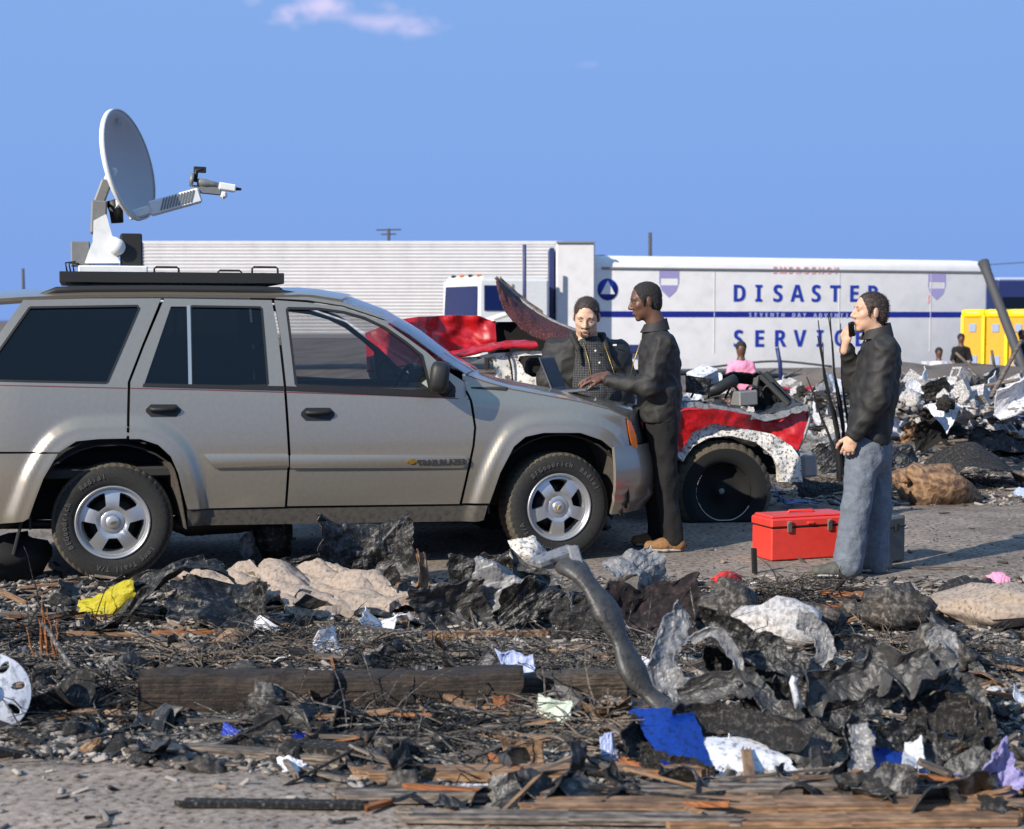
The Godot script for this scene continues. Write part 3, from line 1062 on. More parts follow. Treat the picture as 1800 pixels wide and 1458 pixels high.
	var ws = func(a: float, b: float, drop: float) -> Vector3:
		var f = a * 3.999
		var i = int(f)
		var p: Vector2 = wl[i].lerp(wl[i + 1], f - i)
		var t = b * 2.0 - 1.0
		return Vector3(p.x + (0.16 + 0.09 * a) * (1.0 - t * t), p.y + 0.042 * (1.0 - a * 0.6) * pow(1.0 - pow(absf(t), 2.6), 0.8) - drop, W(p.x, p.y) * t * 0.995)
	st = st_new()
	sheet(st, 12, 20, func(a, b): return ws.call(a, b, 0.004), 0.006)
	put(car, "windshield", done(st), M.screen_glass)
	# hood: from the windshield foot to the nose
	var hl = cpoly([[815, 657], [850, 671], [900, 685], [960, 696], [1020, 707], [1070, 720], [1104, 736]])
	var nose = 2.265
	var hood_pt = func(a: float, b: float) -> Vector3:
		var f = a * 5.999
		var i = int(f)
		var p: Vector2 = hl[i].lerp(hl[i + 1], f - i)
		var t = b * 2.0 - 1.0
		var w = W(p.x, p.y)
		var k = 1.0 - pow(absf(t), 2.4)
		var front = (nose - hl[6].x) * pow(1.0 - absf(t), 0.6) * smoothstep(0.55, 1.0, a) * smoothstep(0.0, 0.3, 1.0 - absf(t))
		var y = p.y + (0.062 - 0.02 * a) * pow(k, 0.6) * (0.25 + 0.75 * smoothstep(0.0, 0.2, a)) + 0.012 * smoothstep(0.35, 0.5, absf(t)) * (1.0 - smoothstep(0.5, 0.75, absf(t))) - front * 0.10
		return Vector3(p.x + front + 0.25 * (1.0 - t * t) * (1.0 - smoothstep(0.0, 0.25, a)), y, w * t)
	st = st_new()
	sheet(st, 24, 36, hood_pt, 0.012)
	put(car, "hood", done(st), M.paint)
	T.hood_pt = hood_pt
	# front end: bumper, grille, lamps on the plan curve of the nose
	var plan = func(b: float, y: float, off: float) -> Vector3:
		var t = b * 2.0 - 1.0
		var az = absf(t)
		var zz = 0.90 * t
		var bev = pow(az, 3.4)
		return Vector3(nose + off * (1.0 - bev) - 0.47 * bev, y, zz + signf(t) * off * bev * 0.8)
	st = st_new()
	sheet(st, 14, 44, func(a: float, b: float) -> Vector3:
		var y = lerpf(0.30, 0.752, a)
		var off = 0.075 * sin(clampf((a + 0.02) / 0.98, 0.0, 1.0) * PI * 0.86) - 0.035 * (1.0 - smoothstep(0.0, 0.25, a))
		off += -0.018 if a > 0.24 and a < 0.3 else 0.0
		return plan.call(b, y, off), 0.02)
	var fb = put(car, "front_bumper", done(st), M.paint)
	st = st_new(true)
	box_at(st, Vector3(nose + 0.045, 0.44, 0), Vector3(0.03, 0.10, 1.1), 0.01)
	put(fb, "lower_intake", done(st), M.dark)
	st = st_new()
	sheet(st, 6, 24, func(a: float, b: float) -> Vector3: return plan.call(lerpf(0.22, 0.78, b), lerpf(0.745, 1.0, a), -0.03 - 0.07 * a), 0.02)
	var gr = put(car, "grille", done(st), M.dark)
	st = st_new(true)
	for k in 2:
		bar(st, Vector3(nose - 0.0 - 0.03 * k, 0.80 + 0.11 * k, -0.5), Vector3(nose - 0.03 * k, 0.80 + 0.11 * k, 0.5), 0.03, 0.035, 0.008)
	put(gr, "grille_bar", done(st), M.paint)
	for side in [1.0, -1.0]:
		st = st_new()
		sheet(st, 8, 14, func(a: float, b: float) -> Vector3: return plan.call(0.5 + side * 0.5 * lerpf(0.56, 0.94, b), lerpf(0.752, 0.985 - 0.02 * b, a), -0.035 - 0.05 * a), 0.015)
		var hlamp = put(car, "headlight", done(st), M.lens)
		st = st_new()
		sheet(st, 8, 6, func(a: float, b: float) -> Vector3:
			var pp: Vector3 = plan.call(0.5 + side * 0.5 * lerpf(0.90, 0.995 - 0.05 * (1.0 - a), b), lerpf(0.762, 0.972, a), -0.022 - 0.05 * a)
			return pp, 0.012)
		put(hlamp, "turn_signal", done(st), M.amber)
		# fender liner behind the bumper, dust-covered and lit
		st = st_new()
		sheet(st, 10, 3, func(a: float, b: float) -> Vector3:
			var p: Vector2 = a_front[8].lerp(a_front[11], a) if a > 0.0 else a_front[8]
			p = cp(lerpf(1066, 1092, pow(a, 0.55)), lerpf(783, 908, a))
			return Vector3(p.x + 0.02 - 0.06 * b * (1.0 - a * 0.6), p.y, side * (0.90 - 0.05 - 0.22 * b)), 0.006)
		put(fb, "wheel_liner", done(st), M.dusty_shaded)
		# rear arch inner lip
		st = st_new()
		sheet(st, 10, 3, func(a: float, b: float) -> Vector3:
			var p = cp(lerpf(302, 330, pow(a, 0.6)), lerpf(815, 930, a))
			return Vector3(p.x - 0.01 - 0.06 * b * (1.0 - a * 0.7), p.y, side * (W(p.x, 0.6) - 0.02 - 0.2 * b)), 0.006)
		put(car, "wheel_liner", done(st), M.dusty_shaded)
		# dark wheel tubs
		for wx in [-1.435, 1.435]:
			st = st_new()
			sheet(st, 18, 4, func(a: float, b: float) -> Vector3:
				var an = PI * (a * 1.1 - 0.05)
				return Vector3(wx + 0.0 + cos(an) * 0.49, 0.40 + sin(an) * 0.44, side * lerpf(0.885, 0.45, b)), 0.01)
			put(car, "wheel_tub", done(st), M.undercoat)
	# underside, floor, firewall
	st = st_new(true)
	box_at(st, Vector3(0.0, 0.44, 0), Vector3(1.75, 0.26, 1.66), 0.03)
	box_at(st, Vector3(-0.1, 0.62, 0), Vector3(4.2, 0.34, 1.0), 0.03)
	box_at(st, Vector3(-2.15, 0.62, 0), Vector3(0.4, 0.3, 1.1), 0.03)
	box_at(st, Vector3(1.0, 0.82, 0), Vector3(0.06, 0.5, 1.55), 0.01)
	box_at(st, Vector3(1.6, 0.80, 0), Vector3(0.8, 0.3, 0.9), 0.03)
	box_at(st, Vector3(-0.5, 0.66, 0), Vector3(2.9, 0.06, 1.7), 0.01)
	put(car, "underbody", done(st), M.undercoat)
	for ax in [-1.435, 1.435]:
		st = st_new()
		tube(st, [Vector3(ax, 0.36, -0.7), Vector3(ax, 0.36, -0.12), Vector3(ax, 0.36, 0.12), Vector3(ax, 0.36, 0.7)], [0.045, 0.06, 0.06, 0.045], 10)
		blob(st, Transform3D(Basis(), Vector3(ax, 0.36, 0.0)), Vector3(0.15, 0.13, 0.14), 0.9)
		put(car, "axle", done(st), M.undercoat)
	for zz in [-0.45, 0.45]:
		st = st_new(true)
		bar(st, Vector3(-2.3, 0.42, zz), Vector3(2.0, 0.42, zz), 0.08, 0.16, 0.01)
		put(car, "frame_rail", done(st), M.undercoat)
	st = st_new()
	tube(st, spline([Vector3(0.6, 0.27, 0.25), Vector3(-0.6, 0.27, 0.3), Vector3(-1.1, 0.29, 0.5), Vector3(-2.2, 0.33, 0.55)], 4), [0.035, 0.035, 0.035, 0.035, 0.09, 0.09, 0.09, 0.09, 0.03, 0.03, 0.03, 0.03, 0.03], 8)
	put(car, "exhaust_pipe", done(st), M.dark_metal)
	# mud flap behind the rear wheel
	st = st_new(true)
	box_at(st, Vector3(-1.98, 0.34, 0.72), Vector3(0.02, 0.34, 0.3), 0.005, Vector3(0, 0, -0.25))
	put(car, "mud_flap", done(st), M.undercoat)
	st = st_new(true)
	box_at(st, Vector3(-1.98, 0.34, -0.72), Vector3(0.02, 0.34, 0.3), 0.005, Vector3(0, 0, -0.25))
	put(car, "mud_flap", done(st), M.undercoat)
	# back: tailgate, rear glass, bumper
	var eb = edge[0]
	st = st_new()
	var rear_u = func(y: float) -> float: return lerpf(-2.44, u0 - 0.03, smoothstep(1.1, 1.75, y))
	sheet(st, 12, 16, func(a: float, b: float) -> Vector3:
		var y = lerpf(0.72, 1.2, a)
		var t = b * 2.0 - 1.0
		return Vector3(rear_u.call(y) - 0.05 * (1.0 - pow(absf(t), 3.0)), y, t * (W(-2.35, y) - 0.01)), 0.02)
	var tg = put(car, "tailgate", done(st), M.paint)
	st = st_new()
	sheet(st, 10, 16, func(a: float, b: float) -> Vector3:
		var y = lerpf(1.2, eb.y + 0.03, a)
		var t = b * 2.0 - 1.0
		return Vector3(rear_u.call(y) - 0.05 * (1.0 - pow(absf(t), 3.0)), y, t * (W(-2.3, y) - 0.01)), 0.008)
	put(tg, "rear_glass", done(st), M.tint)
	st = st_new()
	sheet(st, 8, 20, func(a: float, b: float) -> Vector3:
		var t = b * 2.0 - 1.0
		return Vector3(-2.50 + 0.16 * pow(absf(t), 5.0) + 0.06 * pow(a * 2.0 - 1.0, 2.0), lerpf(0.36, 0.74, a), t * 0.88), 0.02)
	put(car, "rear_bumper", done(st), M.paint)
	# roof rails
	for side in [1.0, -1.0]:
		st = st_new()
		var rp = []
		var rr = []
		for k in 15:
			var f = k / 14.0
			var c: Vector2 = cp(lerpf(66, 528, f), lerpf(520, 519, f))
			var y: float = ye.call(c.x)
			var end = smoothstep(0.0, 0.08, f) * (1.0 - smoothstep(0.86, 1.0, f))
			rp.append(Vector3(c.x, y + 0.012 + 0.03 * end, side * (W(c.x, y) - 0.07)))
			rr.append(0.012 + 0.014 * end)
		tube(st, rp, rr, 8)
		put(roof, "roof_rail", done(st), M.rack)
	# cabin
	st = st_new(true)
	for zz in [-0.38, 0.38]:
		box_at(st, Vector3(-0.02, 0.88, zz), Vector3(0.5, 0.16, 0.5), 0.05)
		box_at(st, Vector3(-0.32, 1.16, zz), Vector3(0.15, 0.56, 0.48), 0.06, Vector3(0, 0, 0.2))
		box_at(st, Vector3(-0.42, 1.50, zz), Vector3(0.10, 0.17, 0.27), 0.04, Vector3(0, 0, 0.2))
	box_at(st, Vector3(-1.0, 0.88, 0), Vector3(0.5, 0.16, 1.3), 0.05)
	box_at(st, Vector3(-1.3, 1.14, 0), Vector3(0.15, 0.52, 1.3), 0.06, Vector3(0, 0, 0.2))
	put(car, "seats", done(st), M.seat)
	st = st_new(true)
	box_at(st, Vector3(0.86, 1.0, 0), Vector3(0.52, 0.27, 1.5), 0.07)
	put(car, "dashboard", done(st), M.interior)
	st = st_new()
	var sw = []
	for k in 25:
		var an = TAU * k / 24.0
		sw.append(Vector3(0.62 + 0.08 * cos(an), 1.12 + 0.17 * cos(an) * 0.9, -0.38 + 0.18 * sin(an)))
	tube(st, sw, 0.016, 6, false)
	tube(st, [Vector3(0.62, 1.12, -0.38), Vector3(0.8, 1.03, -0.38)], 0.03, 6)
	put(car, "steering_wheel", done(st), M.dark)
	st = st_new(true)
	box_at(st, Vector3(0.0, 0.95, 0.80), Vector3(2.2, 0.42, 0.03), 0.01)
	box_at(st, Vector3(0.0, 0.95, -0.80), Vector3(2.2, 0.42, 0.03), 0.01)
	put(car, "door_lining", done(st), M.interior)
	# wheels
	for w in [[-1.435, 1.0, 0.0, 0.0], [1.435, 1.0, 0.075, 0.62], [-1.435, -1.0, 0.0, 0.3], [1.435, -1.0, 0.075, 0.9]]:
		make_wheel(car, w[0], w[1], w[2], w[3])
	# papers on the dashboard
	st = st_new(true)
	var pt = thing("folded_map", "pale folded map lying on the dashboard inside the silver vehicle", "map", CAR_O, CAR_TURN)
	sheet(st, 6, 3, func(a: float, b: float) -> Vector3: return Vector3(0.62 + 0.24 * a, 1.14 + 0.055 * sin(a * PI) + 0.03 * b, 0.60 - 0.25 * b), 0.004)
	put(pt, "sheet", done(st), M.paper)

func make_wheel(car: Node3D, wx: float, side: float, steer: float, spin: float):
	var w = Node3D.new()
	w.name = "wheel"
	car.add_child(w, true)
	w.position = Vector3(wx, 0.358, side * 0.89)
	w.rotation = Vector3(0, steer if side > 0 else PI + steer, 0)
	var prof = [Vector2(0.218, -0.03), Vector2(0.226, -0.008), Vector2(0.25, 0.0), Vector2(0.285, 0.006), Vector2(0.315, 0.004), Vector2(0.335, -0.004), Vector2(0.348, -0.014), Vector2(0.358, -0.026), Vector2(0.364, -0.045), Vector2(0.367, -0.09), Vector2(0.367, -0.15), Vector2(0.364, -0.2), Vector2(0.352, -0.225), Vector2(0.3, -0.245), Vector2(0.22, -0.215)]
	var seg = 192
	var sw = st_new()
	var tr = st_new()
	for i in prof.size() - 1:
		var st: SurfaceTool = tr if (i >= 6 and i <= 11) else sw
		for k in seg:
			var q = []
			for c in [[i, k], [i, k + 1], [i + 1, k + 1], [i + 1, k]]:
				var r: float = prof[c[0]].x
				var l: float = prof[c[0]].y
				if c[0] >= 6 and c[0] <= 11:
					var kk: int = posmod(c[1] + (2 if c[0] in [9, 10] else 0), 4)
					if kk < 1 and c[0] != 8:
						r -= 0.008
					if c[0] == 9 or c[0] == 10:
						r -= 0.003
				var an: float = TAU * c[1] / seg
				var y: float = sin(an) * r
				q.append(Vector3(cos(an) * r, maxf(y, -0.352), l))
			quad(st, q[0], q[1], q[2], q[3])
	var ty = put(w, "tyre", done(sw), M.tyre)
	put(w, "tread", done(tr), M.tread)
	# spoked rim
	var circle = PackedVector2Array()
	for k in 48:
		circle.append(Vector2.from_angle(TAU * k / 48.0) * 0.204)
	var holes = []
	for k in 5:
		var c = PI / 2 + TAU * (k + 0.5) / 5.0 + spin
		var hp = PackedVector2Array()
		for a in [-0.385, -0.19, 0.0, 0.19, 0.385]:
			hp.append(Vector2.from_angle(c + a) * 0.188)
		for a in [0.25, -0.25]:
			hp.append(Vector2.from_angle(c + a) * 0.103)
		holes.append(rounded(hp, 0.006))
	var rim_f = func(v: Vector2) -> Vector3:
		var r = v.length()
		var zz = -0.03 + 0.012 * smoothstep(0.07, 0.09, r) * (1.0 - smoothstep(0.12, 0.2, r)) - 0.004 * smoothstep(0.16, 0.2, r)
		return Vector3(v.x, v.y, zz)
	put(w, "rim", skin(circle, holes, 0.02, rim_f, false, 0.055), M.alloy)
	var st = st_new()
	var tf = Transform3D(Basis(Vector3.RIGHT, PI / 2), Vector3.ZERO)
	lathe(st, [Vector2(0.198, -0.04), Vector2(0.206, -0.018), Vector2(0.214, -0.003), Vector2(0.222, 0.002), Vector2(0.227, -0.004), Vector2(0.227, -0.03)], 72, tf)
	put(w, "rim_lip", done(st), M.alloy)
	st = st_new()
	lathe(st, [Vector2(0.19, -0.055), Vector2(0.205, -0.06), Vector2(0.21, -0.2)], 48, tf)
	put(w, "rim_barrel", done(st), M.grey_metal)
	st = st_new()
	lathe(st, [Vector2(0.0, -0.012), Vector2(0.03, -0.013), Vector2(0.041, -0.018), Vector2(0.043, -0.03)], 32, tf)
	lathe(st, [Vector2(0.044, -0.026), Vector2(0.07, -0.024), Vector2(0.075, -0.03)], 32, tf)
	put(w, "hub_cap", done(st), M.alloy)
	st = st_new(true)
	cbox(st, Transform3D(Basis(Vector3(0, 0, 1), 0.35 + spin), Vector3(0, 0, -0.010)), Vector3(0.036, 0.009, 0.004), 0.001)
	cbox(st, Transform3D(Basis(Vector3(0, 0, 1), 0.35 + spin), Vector3(0, 0, -0.010)), Vector3(0.016, 0.016, 0.0045), 0.001)
	put(w, "cap_emblem", done(st), M.gold)
	st = st_new()
	lathe(st, [Vector2(0.0, -0.11), Vector2(0.14, -0.11), Vector2(0.145, -0.13)], 32, tf)
	put(w, "brake_disc", done(st), M.dark_metal)
	st = st_new()
	lathe(st, [Vector2(0.0, -0.16), Vector2(0.21, -0.16)], 32, tf)
	put(w, "back_plate", done(st), M.dark)
	if side > 0:
		var sets = [["BFGoodrich", 100.0, 6.4], ["Radial", 38.0, 6.4], ["T/A", 205.0, 6.0], ["LONG TRAIL", 262.0, 6.0]] if wx > 0 else [["Radial", 112.0, 6.0], ["BFGoodrich", 180.0, 6.0], ["Long Trail T/A", 285.0, 5.5]]
		for s in sets:
			var txt: String = s[0]
			for k in txt.length():
				if txt[k] == " ":
					continue
				var an = deg_to_rad(s[1] - (k - txt.length() * 0.5) * s[2])
				var l = MeshInstance3D.new()
				l.name = "tyre_letter"
				l.mesh = words(txt[k], 0.030, 0.004)
				l.material_override = M.tyre_letter
				l.position = Vector3(cos(an) * 0.288, sin(an) * 0.288, 0.0065)
				l.rotation.z = an - PI / 2
				w.add_child(l, true)

# ---------------------------------------------------------------- roof tray and satellite antenna
func build_antenna():
	var lift = 1.835
	var tray = thing("roof_tray", "long black metal tray with handles mounted on the silver vehicle's roof rails", "roof rack", CAR_O, CAR_TURN)
	var zc = 0.1
	var fr = car_at(498, 490, 0.5)
	var bk = car_at(104, 492, 0.5)
	var y0 = fr.y - 0.035
	var y1 = fr.y + 0.035
	var st = st_new(true)
	for zz in [0.52, -0.42]:
		bar(st, Vector3(bk.x, (y0 + y1) * 0.5, zz), Vector3(fr.x, (y0 + y1) * 0.5, zz), 0.04, y1 - y0, 0.004)
	for xx in [bk.x + 0.02, fr.x - 0.02]:
		bar(st, Vector3(xx, (y0 + y1) * 0.5, -0.4), Vector3(xx, (y0 + y1) * 0.5, 0.5), 0.04, y1 - y0, 0.004)
	put(tray, "frame", done(st), M.rack)
	st = st_new(true)
	box_at(st, Vector3((bk.x + fr.x) * 0.5, y0 + 0.012, 0.05), Vector3(fr.x - bk.x - 0.04, 0.01, 0.9), 0.002)
	put(tray, "floor_plate", done(st), M.rack)
	for h in [[271, 314, 470], [383, 424, 476], [443, 488, 470]]:
		st = st_new()
		var a = car_at(h[0], 482, 0.3)
		var b = car_at(h[1], 482, 0.3)
		var c = car_at(h[1], h[2], 0.3)
		var yy = maxf(c.y, y1 + 0.01)
		tube(st, [Vector3(a.x, y0, 0.3), Vector3(a.x, yy - 0.01, 0.3), Vector3(a.x + 0.012, yy, 0.3), Vector3(b.x - 0.012, yy, 0.3), Vector3(b.x, yy - 0.01, 0.3), Vector3(b.x, y0, 0.3)], 0.007, 6)
		put(tray, "handle", done(st), M.dark_metal)
	for h in [285, 462]:
		st = st_new()
		var a = car_at(h, 477, 0.25)
		blob(st, Transform3D(Basis(), Vector3(a.x, y1 - 0.012, 0.25)), Vector3(0.045, 0.022, 0.03), 0.8)
		put(tray, "latch", done(st), M.dark_metal)
	for f in [[470, 508], [140, 508]]:
		for zz in [0.55, -0.5]:
			st = st_new(true)
			var a = car_at(f[0], 503, 0.5)
			box_at(st, Vector3(a.x, y0 - 0.035, zz), Vector3(0.16, 0.03, 0.06), 0.01)
			box_at(st, Vector3(a.x + 0.04, y0 - 0.06, zz), Vector3(0.1, 0.07, 0.04), 0.01)
			put(tray, "foot", done(st), M.dark_metal)
	# ---- the antenna
	var an = thing("satellite_antenna", "white motorised satellite dish with feed arm on the roof tray", "satellite dish", CAR_O, CAR_TURN)
	var z0 = 0.12
	var P = func(x, y): return car_at(x, y, z0)
	st = st_new(true)
	var b0 = car_at(137, 472, z0)
	var b1 = car_at(257, 472, z0)
	box_at(st, Vector3((b0.x + b1.x) * 0.5, y1 + 0.02, z0), Vector3(b1.x - b0.x, 0.05, 0.42), 0.008)
	put(an, "base_plate", done(st), M.white_paint)
	st = st_new(true)
	var c0 = car_at(214, 440, z0)
	var c1 = car_at(246, 440, z0)
	var yb = y1 + 0.045
	var yt = car_at(230, 412, z0).y
	box_at(st, Vector3((c0.x + c1.x) * 0.5, (yb + yt) * 0.5, z0), Vector3(c1.x - c0.x + 0.02, yt - yb, 0.22), 0.008)
	put(an, "motor_box", done(st), M.dark_metal)
	st = st_new(true)
	c0 = car_at(124, 440, z0)
	c1 = car_at(158, 440, z0)
	yt = car_at(140, 425, z0).y
	box_at(st, Vector3((c0.x + c1.x) * 0.5, (yb + yt) * 0.5, z0 - 0.02), Vector3(c1.x - c0.x, yt - yb, 0.2), 0.008)
	put(an, "control_box", done(st), M.grey_metal)
	for k in 3:
		st = st_new()
		var a = car_at(118 + k * 6, 470, z0)
		tube(st, [Vector3(a.x, y1, z0 + 0.18 - k * 0.03), Vector3(a.x - 0.01, y1 + 0.06, z0 + 0.18), Vector3(a.x + 0.05, y1 + 0.07 - 0.012 * k, z0 + 0.12)], 0.006, 5)
		put(an, "cable", done(st), M.dark_metal)
	# pedestal cheeks
	for zz in [z0 + 0.12, z0 - 0.12]:
		var pl = PackedVector2Array()
		for q in [[148, 463], [156, 440], [163, 424], [164, 388], [186, 376], [197, 415], [206, 418], [210, 436], [205, 450], [212, 463]]:
			var v = car_at(q[0], q[1], z0 + 0.12)
			pl.append(Vector2(v.x, v.y))
		var m = skin(rounded(pl, 0.004), [], 0.05, func(v: Vector2) -> Vector3: return Vector3(v.x, v.y, zz), false, 0.025)
		put(an, "pedestal_side", m, M.white_paint)
	st = st_new(true)
	var h0 = car_at(176, 362, z0)
	var h1 = car_at(196, 330, z0)
	bar(st, car_at(172, 412, z0), car_at(174, 354, z0), 0.10, 0.16, 0.01, Vector3(0, 0, 1))
	bar(st, car_at(173, 358, z0), car_at(188, 318, z0), 0.07, 0.12, 0.01, Vector3(0, 0, 1))
	put(an, "elevation_arm", done(st), M.grey_metal)
	st = st_new()
	tube(st, [car_at(198, 352, z0), car_at(204, 372, z0), car_at(206, 392, z0)], [0.05, 0.045, 0.04], 10)
	put(an, "drive", done(st), M.dark_metal)
	st = st_new()
	lathe(st, [Vector2(0.0, -0.15), Vector2(0.055, -0.15), Vector2(0.055, 0.15), Vector2(0.0, 0.15)], 20, Transform3D(Basis(Vector3.RIGHT, PI / 2), car_at(204, 436, z0)))
	put(an, "pivot_drum", done(st), M.white_paint)
	# reflector: a shallow bowl whose axis was read from its outline
	var nw = Vector3(0.965, 0.19, 0.17).normalized()
	var nl = Basis(Vector3.UP, -CAR_TURN) * nw
	var xa = Vector3.UP.cross(nl).normalized()
	var ya = nl.cross(xa)
	var rb = Basis(xa, nl, ya.cross(Vector3.ZERO) + xa.cross(nl))
	var dc = car_at(229, 289, z0 + 0.05)
	st = st_new()
	var R = 0.362
	var pr = []
	for k in 13:
		var r = R * k / 12.0
		pr.append(Vector2(r, 0.11 * (r / R) * (r / R) - 0.11))
	for k in range(12, -1, -1):
		var r = R * k / 12.0
		pr.append(Vector2(r, 0.11 * (r / R) * (r / R) - 0.118))
	lathe(st, pr, 56, Transform3D(rb, dc))
	put(an, "reflector", done(st), M.dish)
	st = st_new()
	lathe(st, [Vector2(R - 0.004, 0.0), Vector2(R + 0.004, 0.002), Vector2(R + 0.006, -0.03), Vector2(R - 0.012, -0.036)], 56, Transform3D(rb, dc))
	put(an, "reflector_rim", done(st), M.white_paint)
	var mk = MeshInstance3D.new()
	mk.name = "reflector_mark"
	var mst = st_new()
	lathe(mst, [Vector2(0.014, 0.0), Vector2(0.026, 0.0)], 20, Transform3D(rb, dc + rb * Vector3(0.0, -0.018, 0.0) - xa.cross(nl) * 0.0 + ya * 0.285))
	mk.mesh = done(mst)
	mk.material_override = M.grey_metal
	an.add_child(mk)
	# back bracket between arm and bowl
	st = st_new(true)
	bar(st, car_at(188, 322, z0), dc - nl * 0.12, 0.09, 0.06, 0.01)
	bar(st, car_at(196, 372, z0), dc - nl * 0.10 - ya * 0.2, 0.07, 0.05, 0.01)
	put(an, "back_bracket", done(st), M.white_paint)
	# feed arm
	var za = z0 + 0.08
	st = st_new(true)
	bar(st, car_at(226, 380, za), car_at(264, 368, za), 0.06, 0.05, 0.008, Vector3(0, 0, 1))
	bar(st, car_at(262, 368, za), car_at(352, 343, za), 0.10, 0.07, 0.012, Vector3(0, 0, 1))
	var fa = put(an, "feed_arm", done(st), M.white_paint)
	for k in 11:
		var f = 0.25 + 0.6 * k / 10.0
		var a = car_at(lerpf(264, 350, f), lerpf(367, 343, f), za)
		st = st_new(true)
		bar(st, a + Vector3(0.008, 0.045, 0.037), a + Vector3(-0.012, -0.035, 0.037), 0.006, 0.01, 0.001)
		put(fa, "cooling_fin", done(st), M.grey_metal)
	st = st_new()
	tube(st, [car_at(318, 358, za) + Vector3(0, 0, 0.0), car_at(338, 336, za)], 0.02, 8)
	put(fa, "elbow", done(st), M.grey_metal)
	st = st_new(true)
	bar(st, car_at(338, 332, za), car_at(388, 337, za), 0.05, 0.035, 0.005, Vector3(0, 0, 1))
	put(an, "feed_bracket", done(st), M.grey_metal)
	st = st_new()
	tube(st, [car_at(346, 321, za), car_at(350, 321, za), car_at(362, 323, za), car_at(372, 324, za), car_at(384, 327, za)], [0.02, 0.03, 0.03, 0.022, 0.02], 12)
	lathe(st, [Vector2(0.0, -0.01), Vector2(0.045, -0.01), Vector2(0.045, 0.012), Vector2(0.0, 0.012)], 18, Transform3D(Basis(Vector3(0, 0, 1), 1.45), car_at(337, 316, za)))
	put(an, "feed_horn", done(st), M.grey_metal)
	st = st_new(true)
	bar(st, car_at(384, 327, za), car_at(414, 332, za), 0.05, 0.06, 0.008, Vector3(0, 0, 1))
	box_at(st, car_at(393, 343, za), Vector3(0.045, 0.05, 0.05), 0.015)
	put(an, "amplifier", done(st), M.white_paint)
	st = st_new()
	tube(st, [car_at(414, 332, za), car_at(424, 333, za)], [0.012, 0.008], 8)
	tube(st, [car_at(343, 320, za), car_at(345, 300, za), car_at(356, 298, za)], 0.014, 8)
	put(an, "connector", done(st), M.dark_metal)
	st = st_new(true)
	bar(st, car_at(340, 298, za), car_at(362, 299, za), 0.04, 0.02, 0.004, Vector3(0, 0, 1))
	put(an, "sensor", done(st), M.dark_metal)
func car_at(x: float, y: float, zl: float) -> Vector3:
	var r = car_ray(x, y)
	var o: Vector3 = r[0]
	var d: Vector3 = r[1]
	return o + d * ((zl - o.z) / d.z)
# ---------------------------------------------------------------- background: trailers, truck, toilets, poles
func on_plane(o: Vector3, turn: float, x: float, y: float, zl: float) -> Vector3:
	var b = Basis(Vector3.UP, turn).inverse()
	var e: Vector3 = b * (EYE - o)
	var d: Vector3 = b * ray(x, y)
	return e + d * ((zl - e.z) / d.z)
func letters(parent: Node3D, text: String, at: Array, h: float, zl: float, m: Material, called := "letter", serif := false):
	# at: left end, right end as local Vector3; characters spread evenly between
	var n = text.length()
	for k in n:
		if text[k] == " ":
			continue
		var f = (k + 0.5) / n
		var l = MeshInstance3D.new()
		l.name = called
		l.mesh = words(text[k], h, 0.012, serif)
		l.material_override = m
		var p: Vector3 = at[0].lerp(at[1], f)
		l.position = Vector3(p.x, p.y, zl)
		parent.add_child(l, true)
func vehicle_wheel(parent: Node3D, c: Vector3, r: float, w: float):
	var st = st_new()
	lathe(st, [Vector2(0.0, 0.0), Vector2(r * 0.5, 0.0), Vector2(r * 0.55, 0.03), Vector2(r * 0.9, 0.03), Vector2(r, -0.02), Vector2(r, -w), Vector2(0.0, -w)], 24, Transform3D(Basis(Vector3.RIGHT, PI / 2), c))
	put(parent, "wheel", done(st), M.tyre)
